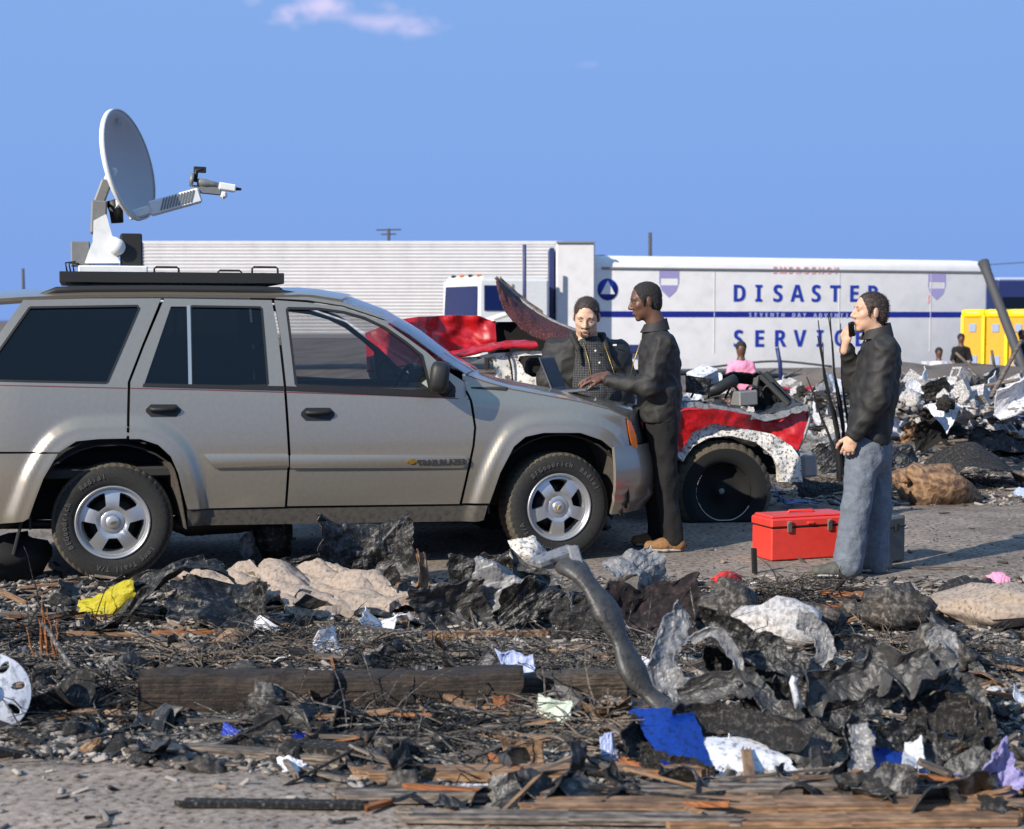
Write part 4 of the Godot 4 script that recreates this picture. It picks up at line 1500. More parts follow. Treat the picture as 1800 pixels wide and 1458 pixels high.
func build_background():
	# long ribbed trailer
	var zt = -50.0
	var xl = (248.0 - 900.0) / FPX * 50.0
	var xr = (990.0 - 900.0) / FPX * 50.0
	var top = at_depth(600, 424, 50.0).y
	var t = thing("ribbed_trailer", "long white semi-trailer with horizontally ribbed side behind the silver vehicle", "trailer", Vector3(xl, 0, zt))
	var L = xr - xl
	var st = st_new(true)
	var n = 26
	for k in n:
		var y0 = lerpf(1.15, top - 0.12, float(k) / n)
		var y1 = lerpf(1.15, top - 0.12, float(k + 1) / n)
		var ym = lerpf(y0, y1, 0.7)
		quad(st, Vector3(0, y0, 0), Vector3(0, ym, 0.035), Vector3(L, ym, 0.035), Vector3(L, y0, 0))
		quad(st, Vector3(0, ym, 0.035), Vector3(0, y1, 0), Vector3(L, y1, 0), Vector3(L, ym, 0.035))
	put(t, "ribbed_side", done(st), M.trailer)
	st = st_new(true)
	box_at(st, Vector3(L * 0.5, (1.1 + top) * 0.5, -1.28), Vector3(L - 0.02, top - 1.2, 2.5), 0.03)
	put(t, "box_body", done(st), M.trailer)
	st = st_new(true)
	bar(st, Vector3(0, top - 0.06, 0.0), Vector3(L, top - 0.06, 0.0), 0.06, 0.12, 0.02)
	put(t, "top_rail", done(st), M.trailer)
	st = st_new(true)
	bar(st, Vector3(0, 1.1, 0.0), Vector3(L, 1.1, 0.0), 0.06, 0.16, 0.02)
	put(t, "bottom_rail", done(st), M.grey_metal)
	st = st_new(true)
	bar(st, Vector3(0.05, 1.1, 0.03), Vector3(0.05, top, 0.03), 0.12, 0.08, 0.02)  # navy strip painting in the shadow at the trailer end
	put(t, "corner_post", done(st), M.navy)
	st = st_new(true)
	box_at(st, on_plane(t.position, 0, 613, 526, 0.03), Vector3(0.22, 0.16, 0.1), 0.03)
	put(t, "side_marker_lamp", done(st), M.amber)
	for xx in [1.6, 2.9]:
		vehicle_wheel(t, Vector3(xx, 0.5, -0.1), 0.5, 0.5)
	for zz in [-0.4, -2.1]:
		st = st_new(true)
		box_at(st, Vector3(L - 2.5, 0.55, zz), Vector3(0.15, 1.1, 0.15), 0.02)
		put(t, "landing_leg", done(st), M.dark_metal)
	# cab-over truck
	var cd = 45.0
	var corner = at_depth(843, 560, cd)
	var turn = 0.54
	var ctop = at_depth(843, 493, cd).y
	var c = thing("cab_over_truck", "white cab-over truck with blue windshield in front of the ribbed trailer", "truck", Vector3(corner.x, 0, corner.z), 0.0)
	# local axes: side runs right and away from the camera, front runs left and away
	var sx = Vector3(cos(0.35), 0, -sin(0.35))
	var fx = Vector3(-sin(0.35) * 1.55, 0, -cos(0.35))
	fx = Vector3(-0.53, 0, -0.85)
	var prism = func(s0: Vector3, f0: Vector3, y0: float, y1: float, d: float) -> SurfaceTool:
		return st_new(true)
	var P = func(s: float, f: float, y: float) -> Vector3: return sx * s + fx * f + Vector3(0, y, 0)
	var hex = func(stt: SurfaceTool, s0: float, s1: float, f0: float, f1: float, y0: float, y1: float, lean: float):
		var q = []
		for yy in [y0, y1]:
			var l: float = lean if yy == y1 else 0.0
			for k in [[s0 + l, f0], [s1, f0], [s1, f1], [s0 + l, f1]]:
				q.append(P.call(k[0], k[1], yy))
		for k in 4:
			quad(stt, q[k], q[k + 4], q[(k + 1) % 4 + 4], q[(k + 1) % 4])
		quad(stt, q[0], q[1], q[2], q[3])
		quad(stt, q[4], q[7], q[6], q[5])
	st = st_new(true)
	hex.call(st, 0.0, 2.15, 0.0, 2.2, 0.55, ctop, 0.05)
	hex.call(st, 0.1, 2.1, 0.06, 2.14, ctop, ctop + 0.12, 0.05)
	put(c, "cab", done(st), M.white_paint)
	st = st_new(true)
	hex.call(st, -0.03, 0.02, 0.16, 2.05, ctop - 1.02, ctop - 0.16, 0.05)
	put(c, "windshield", done(st), M.blue_glass)
	st = st_new(true)
	hex.call(st, 0.14, 0.9, -0.03, 0.02, ctop - 0.88, ctop - 0.14, 0.0)
	put(c, "side_window", done(st), M.blue_glass)
	for k in 4:
		st = st_new(true)
		var q: Vector3 = P.call(0.15, 0.3 + k * 0.5, ctop + 0.15)
		box_at(st, q, Vector3(0.14, 0.08, 0.1), 0.02)
		put(c, "marker_lamp", done(st), M.amber if k % 2 == 0 else M.dark_metal)
	st = st_new(true)
	hex.call(st, 1.0, 1.05, -0.02, 0.01, 0.9, ctop - 0.1, 0.0)
	put(c, "door_seam", done(st), M.grey_metal)
	st = st_new()
	var ex0 = at_depth(922, 430, cd) - c.position
	tube(st, [Vector3(ex0.x, 0.6, ex0.z), ex0 + Vector3(0, 0.0, 0)], 0.055, 10)
	put(c, "exhaust_stack", done(st), M.navy)
	st = st_new(true)
	var g0 = at_depth(1012, 428, cd + 1.2) - c.position
	var wv = 68.0 / FPX * (cd + 1.2)
	box_at(st, Vector3(g0.x, (0.9 + g0.y) * 0.5, g0.z - 1.2), Vector3(wv, g0.y - 0.9, 2.4), 0.04)
	put(c, "box_body", done(st), M.trailer)
	st = st_new(true)
	box_at(st, Vector3(g0.x - wv * 0.5 - 0.12, 2.35, g0.z - 1.2), Vector3(0.16, 2.9, 1.8), 0.03)  # navy slab filling the gap between cab and box
	box_at(st, Vector3(g0.x, 0.75, g0.z - 1.0), Vector3(4.2, 0.25, 1.0), 0.03)
	put(c, "gap_slab", done(st), M.navy)
	st = st_new(true)
	bar(st, Vector3(g0.x - wv * 0.5, g0.y + 0.03, g0.z + 0.02), Vector3(g0.x + wv * 0.5, g0.y + 0.03, g0.z + 0.02), 0.1, 0.06, 0.01)
	put(c, "roof_edge", done(st), M.grey_metal)
	vehicle_wheel(c, P.call(0.9, -0.02, 0.5), 0.5, 0.35)
	vehicle_wheel(c, Vector3(g0.x, 0.5, g0.z), 0.5, 0.35)
	# driver's seat silhouette behind the windshield is part of the cab
	# relief trailer with lettering
	var A = at_depth(1008, 560, 46.4)
	var B = at_depth(1737, 560, 50.7)
	var d = thing("relief_trailer", "cream white relief trailer with blue lettering DISASTER SERVICE and blue stripe", "trailer", Vector3(A.x, 0, A.z), atan2(-(B.z - A.z), B.x - A.x))
	var o = d.position
	var tn = d.rotation.y
	L = Vector2(B.x - A.x, B.z - A.z).length()
	var H = on_plane(o, tn, 1400, 453, 0.0).y
	var wd = 2.4
	st = st_new()
	var plan = []
	var R = 0.75
	for k in 9:
		var an = PI / 2 + PI / 2 * k / 8.0
		plan.append(Vector2(R + cos(an) * R, -R + sin(an) * R))
	for k in 9:
		var an = PI + PI / 2 * k / 8.0
		plan.append(Vector2(R + cos(an) * R, -wd + R + sin(an) * R))
	plan.reverse()
	var r2 = 0.12
	plan.append_array([Vector2(L - r2, 0), Vector2(L - r2 * 0.3, -r2 * 0.3), Vector2(L, -r2), Vector2(L, -wd + r2), Vector2(L - r2, -wd)])
	plan.append(plan[0])
	var mid = Vector2(L * 0.5, -wd * 0.5)
	var prof = [[0.12, 0.0], [H - 0.42, 0.0], [H - 0.25, 0.02], [H - 0.12, 0.09], [H - 0.04, 0.2], [H, 0.42], [H + 0.03, 1.2]]
	for i in prof.size() - 1:
		for k in plan.size() - 1:
			var q = []
			for cc in [[i, k], [i + 1, k], [i + 1, k + 1], [i, k + 1]]:
				var pp: Vector2 = plan[cc[1]]
				var ins: float = prof[cc[0]][1]
				var px = clampf(pp.x, 0, L) + (ins if pp.x < mid.x else -ins) * (1.0 if (pp.x < 1.0 or pp.x > L - 0.3) else 0.0)
				var pz = pp.y - (ins if pp.y > mid.y else -ins)
				q.append(Vector3(px, prof[cc[0]][0], pz))
			st.set_smooth_group(1 if i == 0 else 0)
			quad(st, q[0], q[1], q[2], q[3])
	put(d, "box_body", done(st), M.trailer2)
	st = st_new(true)
	bar(st, Vector3(0.9, H - 0.40, 0.015), Vector3(L - 0.1, H - 0.40, 0.015), 0.05, 0.07, 0.01)
	put(d, "drip_rail", done(st), M.grey_metal)
	st = st_new(true)
	var s0 = on_plane(o, tn, 1056, 549, 0.0)
	var s1 = on_plane(o, tn, 1056, 556, 0.0)
	bar(st, Vector3(0.72, (s0.y + s1.y) * 0.5, 0.004), Vector3(L - 0.12, (s0.y + s1.y) * 0.5, 0.004), 0.01, absf(s0.y - s1.y) * 1.5, 0.001)
	put(d, "blue_stripe", done(st), M.blue_stripe)
	for xx in [0.32, 0.62, 0.85]:
		st = st_new(true)
		bar(st, Vector3(L * xx, 0.6, 0.006), Vector3(L * xx, H - 0.45, 0.006), 0.012, 0.025, 0.002)
		put(d, "panel_joint", done(st), M.trailer)
	letters(d, "DISASTER", [on_plane(o, tn, 1282, 516, 0), on_plane(o, tn, 1550, 517, 0)], 0.52, 0.012, M.blue_text)
	letters(d, "SERVICE", [on_plane(o, tn, 1280, 596, 0), on_plane(o, tn, 1528, 595, 0)], 0.52, 0.012, M.blue_text)
	letters(d, "EMERGENCY", [on_plane(o, tn, 1355, 475, 0), on_plane(o, tn, 1476, 476, 0)], 0.21, 0.012, M.faded_red)
	letters(d, "SEVENTH DAY ADVENTIST", [on_plane(o, tn, 1314, 553.5, 0), on_plane(o, tn, 1512, 555.5, 0)], 0.13, 0.014, M.white_text)
	for sh in [[1176, 497], [1647, 503]]:
		var cc = on_plane(o, tn, sh[0], sh[1], 0)
		var pl = PackedVector2Array()
		for q in [[-0.33, 0.38], [-0.2, 0.42], [0.0, 0.38], [0.2, 0.42], [0.33, 0.38], [0.33, 0.0], [0.24, -0.25], [0.0, -0.46], [-0.24, -0.25], [-0.33, 0.0]]:
			pl.append(Vector2(cc.x + q[0], cc.y + q[1]))
		var top_b = PackedVector2Array([Vector2(cc.x - 0.29, cc.y + 0.14), Vector2(cc.x + 0.29, cc.y + 0.14), Vector2(cc.x + 0.29, cc.y - 0.08), Vector2(cc.x - 0.29, cc.y - 0.08)])
		put(d, "shield_emblem", skin(pl, [top_b], 0.2, func(v: Vector2) -> Vector3: return Vector3(v.x, v.y, 0.01), false, 0.008), M.shield)
		st = st_new(true)
		box_at(st, Vector3(cc.x - 0.3, cc.y - 0.42, 0.012), Vector3(0.07, 0.26, 0.01), 0.002)
		put(d, "emblem_smear", done(st), M.faded_red)
	var ec = on_plane(o, tn, 1068, 509, 0)
	st = st_new()
	lathe(st, [Vector2(0.0, 0.0), Vector2(0.33, 0.0), Vector2(0.33, -0.02)], 32, Transform3D(Basis(Vector3.RIGHT, PI / 2), Vector3(ec.x, ec.y, 0.018)))
	var em = put(d, "round_emblem", done(st), M.blue_text)
	st = st_new(true)
	tri(st, Vector3(ec.x - 0.23, ec.y - 0.14, 0.026), Vector3(ec.x, ec.y + 0.27, 0.026), Vector3(ec.x + 0.23, ec.y - 0.14, 0.026))
	put(em, "triangle", done(st), M.trailer2)
	st = st_new(true)
	box_at(st, Vector3(L * 0.5, 0.45, -1.2), Vector3(L - 1.5, 0.3, 1.4), 0.05)
	put(d, "chassis", done(st), M.dark)
	for xx in [2.2, L - 2.6, L - 1.5]:
		vehicle_wheel(d, Vector3(xx, 0.48, -0.12), 0.48, 0.4)
	# whip antenna pole just behind it and other far poles
	for p in [[1143, 409, 150.0, 0.0, 0.22], [40, 472, 200.0, 0.0, 0.25], [683, 402, 160.0, 2.6, 0.22]]:
		var tp = at_depth(p[0], p[1], p[2])
		var lb: String = {1143: "dark bare utility pole rising behind the relief trailer", 40: "short dark distant pole beyond the silver vehicle's tail", 683: "distant utility pole with crossarms above the ribbed trailer"}[p[0]]
		var u = thing("utility_pole", lb, "utility pole", Vector3(tp.x, 0, tp.z))
		st = st_new()
		tube(st, [Vector3(0, -0.3, 0), Vector3(0, tp.y, 0)], [p[4], p[4] * 0.75], 8)
		put(u, "post", done(st), M.pole)
		if p[3] > 0.0:
			for k in 2:
				st = st_new(true)
				bar(st, Vector3(-p[3] * (0.5 - k * 0.2), tp.y - 0.15 - k * 0.45, 0), Vector3(p[3] * (0.5 - k * 0.2), tp.y - 0.1 - k * 0.45, 0), 0.12, 0.14, 0.02)
				put(u, "crossarm", done(st), M.pole)
	for w in [[1290, 462, 1800, 432, 140.0], [1000, 462, 1800, 446, 150.0]]:
		var a = at_depth(w[0], w[1], w[4])
		var b = at_depth(w[2] + 300, w[3] - 6, w[4])
		var pts = []
		for k in 21:
			var f = k / 20.0
			pts.append(a.lerp(b, f) - Vector3(0, 1.2 * sin(f * PI), 0))
		st = st_new()
		tube(st, pts, 0.02, 4)
		solo("power_line", done(st), M.pole, "thin overhead power line sagging across the sky behind the relief trailer", "power line", "overhead power lines")
	# navy vehicle past the relief trailer
	var nv = at_depth(1752, 500, 58.0)
	var nt = thing("navy_coach", "dark navy bus with white roof edge beyond the yellow toilets", "bus", Vector3(nv.x, 0, nv.z), 0.0)
	var ny = at_depth(1752, 492, 58.0).y
	st = st_new(true)
	box_at(st, Vector3(4.0, (0.5 + ny) * 0.5, -1.2), Vector3(8.0, ny - 0.5, 2.4), 0.1)
	put(nt, "body", done(st), M.navy)
	st = st_new(true)
	box_at(st, Vector3(4.0, ny + 0.02, -1.2), Vector3(7.9, 0.14, 2.45), 0.05)
	put(nt, "roof_edge", done(st), M.white_text)
	for k in 5:
		st = st_new(true)
		box_at(st, Vector3(0.9 + k * 1.5, ny - 0.95, 0.01), Vector3(1.3, 0.6, 0.04), 0.02)
		put(nt, "window", done(st), M.tint)
	for xx in [1.5, 6.0]:
		vehicle_wheel(nt, Vector3(xx, 0.45, 0.03), 0.45, 0.3)
	# yellow portable toilets
	for k in 4:
		var q = at_depth(1715 + k * 40, 600, 45.0 - k * 0.25)
		var gy = ground_height(q.x, q.z)
		var ty = at_depth(1715, 548, 45.0).y
		var pt = thing("portable_toilet", ["yellow portable toilet at the row's end beside the relief trailer", "second yellow portable toilet in the row from the relief trailer", "third yellow portable toilet in the row from the relief trailer", "last yellow portable toilet in the row, farthest from the relief trailer"][k], "portable toilet", Vector3(q.x, gy, q.z), -0.55, "row of yellow portable toilets")
		var hh = ty - gy
		st = st_new(true)
		box_at(st, Vector3(0, hh * 0.5 - 0.05, 0), Vector3(0.62, hh - 0.1, 0.62), 0.04)
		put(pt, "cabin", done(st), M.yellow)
		st = st_new()
		blob(st, Transform3D(Basis(), Vector3(0, hh - 0.06, 0)), Vector3(0.37, 0.13, 0.37), 0.45)
		put(pt, "roof", done(st), M.yellow_lit)
		for s in [-1, 1]:
			st = st_new(true)
			box_at(st, Vector3(s * 0.3, hh * 0.5, 0.31), Vector3(0.09, hh - 0.2, 0.05), 0.015)
			put(pt, "corner_post", done(st), M.yellow_lit)
		for s in [0.78, 0.33]:
			st = st_new(true)
			box_at(st, Vector3(0.0, hh * s, 0.32), Vector3(0.2 if s > 0.5 else 0.28, 0.24 if s > 0.5 else 0.36, 0.03), 0.01)
			put(pt, "vent" if s > 0.5 else "notice_plate", done(st), M.vent)
		st = st_new(true)
		box_at(st, Vector3(0.32, hh * 0.72, 0.0), Vector3(0.03, 0.22, 0.26), 0.01)
		put(pt, "vent", done(st), M.vent)
	# leaning pole
	st = st_new()
	var lp0 = at_depth(1729, 462, 40.0)
	var lp1 = at_depth(1786, 612, 38.5)
	var lp2 = lp1 + (lp1 - lp0).normalized() * 1.2
	tube(st, [lp0 + (lp0 - lp1).normalized() * 0.02, lp0.lerp(lp1, 0.12), lp1, lp2], [0.15, 0.12, 0.12, 0.12], 10)
	solo("leaning_pole", done(st), M.pole, "grey steel pole leaning across in front of the yellow toilets", "pole")
# ---------------------------------------------------------------- the crushed red car
var wk_o := Vector3.ZERO
const WK_TURN := 0.16
func wk(x: float, y: float, zl := 0.0) -> Vector3:
	return on_plane(wk_o, WK_TURN, x, y, zl)
func wpoly(pts: Array, zl := 0.0) -> PackedVector2Array:
	var out = PackedVector2Array()
	for p in pts:
		var v = wk(p[0], p[1], zl)
		out.append(Vector2(v.x, v.y))
	return out
func dented(zl: float, amp: float, sd: float) -> Callable:
	return func(v: Vector2) -> Vector3:
		var n: float = T.fold.get_noise_3d(v.x * 1.6 + sd, v.y * 1.6, sd)
		var m: float = T.fold.get_noise_3d(v.x * 5.0 + sd, v.y * 5.0, sd + 9.0)
		return Vector3(v.x, v.y, zl + amp * (absf(n) * 2.2 - 0.4) + amp * 0.25 * m)
func build_wreck():
	var fn = FastNoiseLite.new()
	fn.seed = 77
	fn.frequency = 1.0
	fn.fractal_octaves = 2
	T.fold = fn
	var g = on_ground(1277, 916)
	wk_o = Vector3(g.x, 0, g.z)
	var w = thing("wrecked_car", "crushed and burnt red and white car with popped hood behind the men", "car", wk_o, WK_TURN)
	# side with the window openings
	var side = wpoly([[640, 720], [745, 652], [800, 634], [870, 621], [945, 617], [1010, 622], [1080, 690], [1215, 700], [1215, 760], [1190, 800], [1185, 870], [640, 890]])
	var h1 = rounded(wpoly([[806, 645], [852, 628], [866, 632], [874, 660], [868, 668], [845, 668], [825, 658]]), 0.02)
	var h2 = rounded(wpoly([[905, 627], [945, 624], [985, 628], [985, 662], [935, 663], [922, 655], [918, 642]]), 0.02)
	put(w, "side_body", skin(side, [h1, h2], 0.06, dented(0.0, 0.03, 3.0), false, 0.04), M.wreck_white)
	var st = st_new()
	tube(st, spline([wk(893, 625, 0.025), wk(899, 650, 0.025), wk(902, 690, 0.025)], 4), 0.008, 5)
	put(w, "door_gap", done(st), M.soot)
	# dark cabin behind
	st = st_new(true)
	var c0 = wk(640, 850, -0.1)
	var c1 = wk(1010, 625, -0.1)
	box_at(st, Vector3((c0.x + c1.x) * 0.5, 0.62, -0.85), Vector3(c1.x - c0.x, 0.9, 1.3), 0.05)
	put(w, "burnt_cabin", done(st), M.soot)
	st = st_new(true)
	var k0 = wk(874, 640, -0.45)
	var k1 = wk(968, 566, -0.45)
	box_at(st, Vector3((k0.x + k1.x) * 0.5, (k0.y + k1.y) * 0.5, -0.75), Vector3(k1.x - k0.x, k1.y - k0.y, 0.5), 0.03)
	box_at(st, Vector3((k0.x + k1.x) * 0.5 + 0.2, k0.y - 0.02, -0.5), Vector3(k1.x - k0.x, 0.15, 0.8), 0.03)
	put(w, "burnt_interior", done(st), M.soot)
	# red roof edge strip
	st = st_new()
	var ra = spline([wk(735, 652, 0.05), wk(770, 638, 0.05), wk(800, 631, 0.06), wk(850, 620, 0.06), wk(895, 613, 0.05), wk(946, 612, 0.04)], 5)
	sheet(st, ra.size() - 1, 4, func(a: float, b: float) -> Vector3:
		var p: Vector3 = ra[int(round(a * (ra.size() - 1)))]
		return p + Vector3(0.01 * sin(a * 31.0), 0.055 * b + 0.012 * T.fold.get_noise_2d(a * 14.0, b * 3.0), 0.03 * sin(b * PI) - 0.14 * b * b + 0.02 * T.fold.get_noise_2d(a * 20.0, 5.0)), 0.006)
	put(w, "roof_edge", done(st), M.wreck_red)
	# crumpled red roof, standing folds
	var outline = wpoly([[640, 585], [697, 562], [735, 557], [765, 556], [790, 554], [840, 555], [874, 566], [875, 608], [840, 614], [795, 624], [755, 632], [640, 650]], -0.35)
	var mid = wk(780, 590, -0.35)
	var creases = [[0.9, 0.44, 0.05, 0.9], [0.95, -0.3, -0.25, -0.8], [0.3, 0.95, 0.02, 0.7], [0.8, -0.6, 0.2, 0.6], [0.5, 0.86, -0.06, -0.7], [0.99, 0.1, 0.36, -0.5], [0.7, 0.7, 0.16, 0.5]]
	var rf = func(v: Vector2) -> Vector3:
		var a = v.x - mid.x
		var b = v.y - mid.y
		var z = 0.0
		for c in creases:
			z += c[3] * absf(a * c[0] + b * c[1] - c[2])
		return Vector3(v.x, v.y, -0.34 + 0.42 * z + 0.04 * T.fold.get_noise_2d(v.x * 4.0, v.y * 4.0) - b * 0.35)
	put(w, "crumpled_roof", skin(outline, [], 0.025, rf, false, 0.02), M.wreck_red)
	st = st_new(true)
	bar(st, wk(858, 563, -0.5), wk(894, 551, -0.55), 0.22, 0.02, 0.002)
	put(w, "torn_panel", done(st), M.white_paint)
	# popped lid, curved like a leaf
	var up_l = spline([wk(871, 489, -0.75), wk(890, 507, -0.7), wk(922, 534, -0.6), wk(960, 560, -0.5), wk(1010, 582, -0.4), wk(1060, 600, -0.35)], 5)
	var dn_l = spline([wk(872, 496, -0.5), wk(882, 535, -0.30), wk(905, 568, -0.22), wk(938, 592, -0.18), wk(985, 608, -0.15), wk(1060, 625, -0.15)], 5)
	st = st_new()
	sheet(st, up_l.size() - 1, 8, func(a: float, b: float) -> Vector3:
		var i = int(round(a * (up_l.size() - 1)))
		var p: Vector3 = up_l[i].lerp(dn_l[i], b)
		return p + Vector3(0, 0, 0.10 * sin(b * PI)) + Vector3(0, 0.012, 0.02) * T.fold.get_noise_2d(a * 9.0, b * 4.0), 0.012)
	put(w, "popped_lid", done(st), M.maroon)
	st = st_new()
	var edge_pts = []
	for i in up_l.size():
		edge_pts.append(up_l[i] + Vector3(0, 0.006, 0.01))
	tube(st, edge_pts, 0.016, 6)
	put(w, "lid_edge", done(st), M.sheet)
	st = st_new()
	sheet(st, 10, 2, func(a: float, b: float) -> Vector3:
		var i = int(a * 12.0) + 2
		return up_l[i] + Vector3(0.02, 0.035 * b + 0.012 * T.fold.get_noise_2d(a * 20.0, b), -0.06 * b), 0.01)
	put(w, "lid_padding", done(st), M.rust)
	# front fender, dented red
	var fend = wpoly([[1120, 730], [1200, 718], [1250, 717], [1300, 726], [1340, 733], [1385, 722], [1418, 716], [1421, 735], [1412, 760], [1400, 791], [1385, 782], [1352, 762], [1300, 752], [1245, 742], [1210, 757], [1190, 790], [1120, 800]])
	put(w, "front_fender", skin(fend, [], 0.02, func(v: Vector2) -> Vector3:
		var cr = wk(1345, 750, 0.0)
		var dx: float = absf(v.x - cr.x)
		var a = v.x - cr.x
		var b = v.y - cr.y
		var z = 0.0
		for c in [[0.8, 0.6, 0.05, 0.5], [0.95, -0.3, -0.18, -0.5], [0.6, -0.8, 0.1, 0.6], [0.3, 0.95, 0.03, -0.8], [0.99, 0.1, 0.2, 0.5], [0.7, 0.7, -0.3, -0.4], [0.2, -0.98, -0.04, 0.6]]:
			z += c[3] * absf(a * c[0] + b * c[1] - c[2])
		return Vector3(v.x, v.y, 0.06 - 0.10 * exp(-dx * dx * 60.0) + 0.16 * z + 0.012 * T.fold.get_noise_2d(v.x * 7.0, v.y * 8.0)), false, 0.03), M.wreck_red)
	# ash-white wheel arch
	var arch = wpoly([[1186, 800], [1196, 776], [1215, 755], [1245, 742], [1300, 752], [1352, 762], [1386, 783], [1401, 806], [1405, 846], [1372, 846], [1366, 828], [1350, 798], [1322, 776], [1280, 765], [1240, 768], [1212, 784], [1196, 810]])
	put(w, "wheel_arch", skin(arch, [], 0.03, func(v: Vector2) -> Vector3: return Vector3(v.x, v.y, 0.085 + 0.025 * T.fold.get_noise_2d(v.x * 4.0, v.y * 4.0)), false, 0.10), M.wreck_ash)
	# torn upper edge of the fender and nose
	st = st_new()
	var te = spline([wk(1120, 708, 0.02), wk(1205, 707, 0.04), wk(1260, 712, 0.04), wk(1310, 724, 0.05), wk(1350, 730, 0.05), wk(1390, 718, 0.05), wk(1419, 712, 0.04)], 5)
	sheet(st, te.size() - 1, 3, func(a: float, b: float) -> Vector3:
		var p: Vector3 = te[int(round(a * (te.size() - 1)))]
		return p + Vector3(0, -0.045 * b + 0.02 * T.fold.get_noise_2d(a * 22.0, b * 2.0), 0.03 * b + 0.02 * T.fold.get_noise_2d(a * 17.0, 3.0)), 0.006)
	put(w, "torn_edge", done(st), M.sheet)
	st = st_new()
	sheet(st, te.size() - 1, 6, func(a: float, b: float) -> Vector3:
		var p: Vector3 = te[int(round(a * (te.size() - 1)))]
		return p + Vector3(0, 0.0 + 0.05 * T.fold.get_noise_2d(a * 9.0, b * 5.0), -0.35 * b), 0.006)
	put(w, "inner_fender", done(st), M.sheet_dark)
	st = st_new()
	tube(st, [wk(1420, 712, 0.0), wk(1423, 740, 0.02), wk(1413, 770, 0.03), wk(1400, 795, 0.0)], 0.014, 6)
	put(w, "nose_edge", done(st), M.sheet)
	# body behind the arch, dark
	st = st_new(true)
	var n0 = wk(1085, 850, -0.1)
	var n1 = wk(1405, 760, -0.1)
	box_at(st, Vector3((n0.x + n1.x) * 0.5, 0.55, -0.85), Vector3(n1.x - n0.x - 0.06, 0.42, 1.3), 0.05)
	put(w, "engine_bay", done(st), M.soot)
	st = st_new(true)
	var bb = wk(1418, 818, 0.06)
	box_at(st, bb - Vector3(0, 0, 0.1), Vector3(0.13, 0.19, 0.3), 0.02, Vector3(0, 0.1, 0.06))
	put(w, "bumper_end", done(st), M.grey_metal)
	# engine parts
	st = st_new(true)
	box_at(st, wk(1236, 668, -0.35), Vector3(0.2, 0.17, 0.18), 0.01, Vector3(0.2, 0.5, 0.35))
	put(w, "air_box", done(st), M.white_plastic)
	st = st_new()
	sheet(st, 8, 4, func(a: float, b: float) -> Vector3: return wk(lerpf(1205, 1250, a), lerpf(660, 690, b) + a * 6.0, -0.15) + Vector3(0, 0, 0.03 * T.fold.get_noise_2d(a * 5.0, b * 5.0)), 0.008)
	put(w, "firewall_scrap", done(st), M.burnt)
	st = st_new()
	tube(st, [wk(1245, 688, -0.2), wk(1262, 684, -0.2), wk(1280, 673, -0.2), wk(1292, 668, -0.22)], [0.05, 0.05, 0.045, 0.05], 10)
	put(w, "intake_hose", done(st), M.black_plastic)
	st = st_new(true)
	box_at(st, wk(1308, 700, -0.2), Vector3(0.17, 0.12, 0.16), 0.01, Vector3(0, 0.2, 0.05))
	put(w, "battery", done(st), M.grey_metal)
	st = st_new(true)
	bar(st, wk(1332, 655, -0.35), wk(1388, 712, -0.15), 0.04, 0.04, 0.006)
	bar(st, wk(1345, 655, -0.5), wk(1392, 706, -0.4), 0.04, 0.04, 0.006)
	bar(st, wk(1332, 655, -0.35), wk(1322, 715, -0.25), 0.05, 0.03, 0.006)
	put(w, "radiator_frame", done(st), M.dark_metal)
	st = st_new()
	sheet(st, 8, 6, func(a: float, b: float) -> Vector3: return wk(lerpf(1326, 1378, a), lerpf(664, 722, b) + 20.0 * a * (1.0 - b), -0.42) + Vector3(0, 0, 0.04 * T.fold.get_noise_2d(a * 4.0, b * 4.0)), 0.01)
	put(w, "fan_shroud", done(st), M.soot)
	st = st_new()
	sheet(st, 10, 4, func(a: float, b: float) -> Vector3: return wk(lerpf(1270, 1336, a), lerpf(655, 674, b) + 10.0 * T.fold.get_noise_2d(a * 4.0, 1.0), -0.3 - 0.2 * b), 0.01)
	put(w, "manifold_scrap", done(st), M.burnt)
	for k in 5:
		st = st_new()
		var a = wk(1215 + k * 30, 700, -0.3)
		tube(st, spline([a, a + Vector3(0.05, 0.1, 0.03), a + Vector3(0.12, 0.03 + 0.05 * (k % 2), 0.05)], 4), 0.01, 5)
		put(w, "burnt_hose", done(st), M.black_plastic)
	# flat wheel, rim on the ground
	var wc = wk(1274, 866, 0.06)
	var wn = Node3D.new()
	wn.name = "wheel"
	w.add_child(wn, true)
	wn.position = wc
	var prof = [Vector2(0.225, -0.04), Vector2(0.235, 0.0), Vector2(0.29, 0.02), Vector2(0.35, 0.012), Vector2(0.385, -0.01), Vector2(0.405, -0.05), Vector2(0.405, -0.18), Vector2(0.3, -0.24)]
	var swl = st_new()
	var trd = st_new()
	var seg = 120
	for i in prof.size() - 1:
		for k in seg:
			var q = []
			for cc in [[i, k], [i, k + 1], [i + 1, k + 1], [i + 1, k]]:
				var r: float = prof[cc[0]].x
				if cc[0] >= 4 and cc[0] <= 6 and posmod(cc[1], 4) < 1:
					r -= 0.014
				var an: float = TAU * cc[1] / seg
				q.append(Vector3(cos(an) * r, maxf(sin(an) * r, -wc.y + 0.004), prof[cc[0]].y))
			quad(trd if i >= 3 else swl, q[0], q[1], q[2], q[3])
	put(wn, "tyre", done(swl), M.dark)
	put(wn, "tread", done(trd), M.tread)
	st = st_new()
	var tf = Transform3D(Basis(Vector3.RIGHT, PI / 2), Vector3.ZERO)
	lathe(st, [Vector2(0.0, -0.09), Vector2(0.05, -0.09), Vector2(0.06, -0.11), Vector2(0.15, -0.13), Vector2(0.2, -0.09), Vector2(0.222, -0.03)], 40, tf)
	put(wn, "rim", done(st), M.soot)
	st = st_new()
	var rp = []
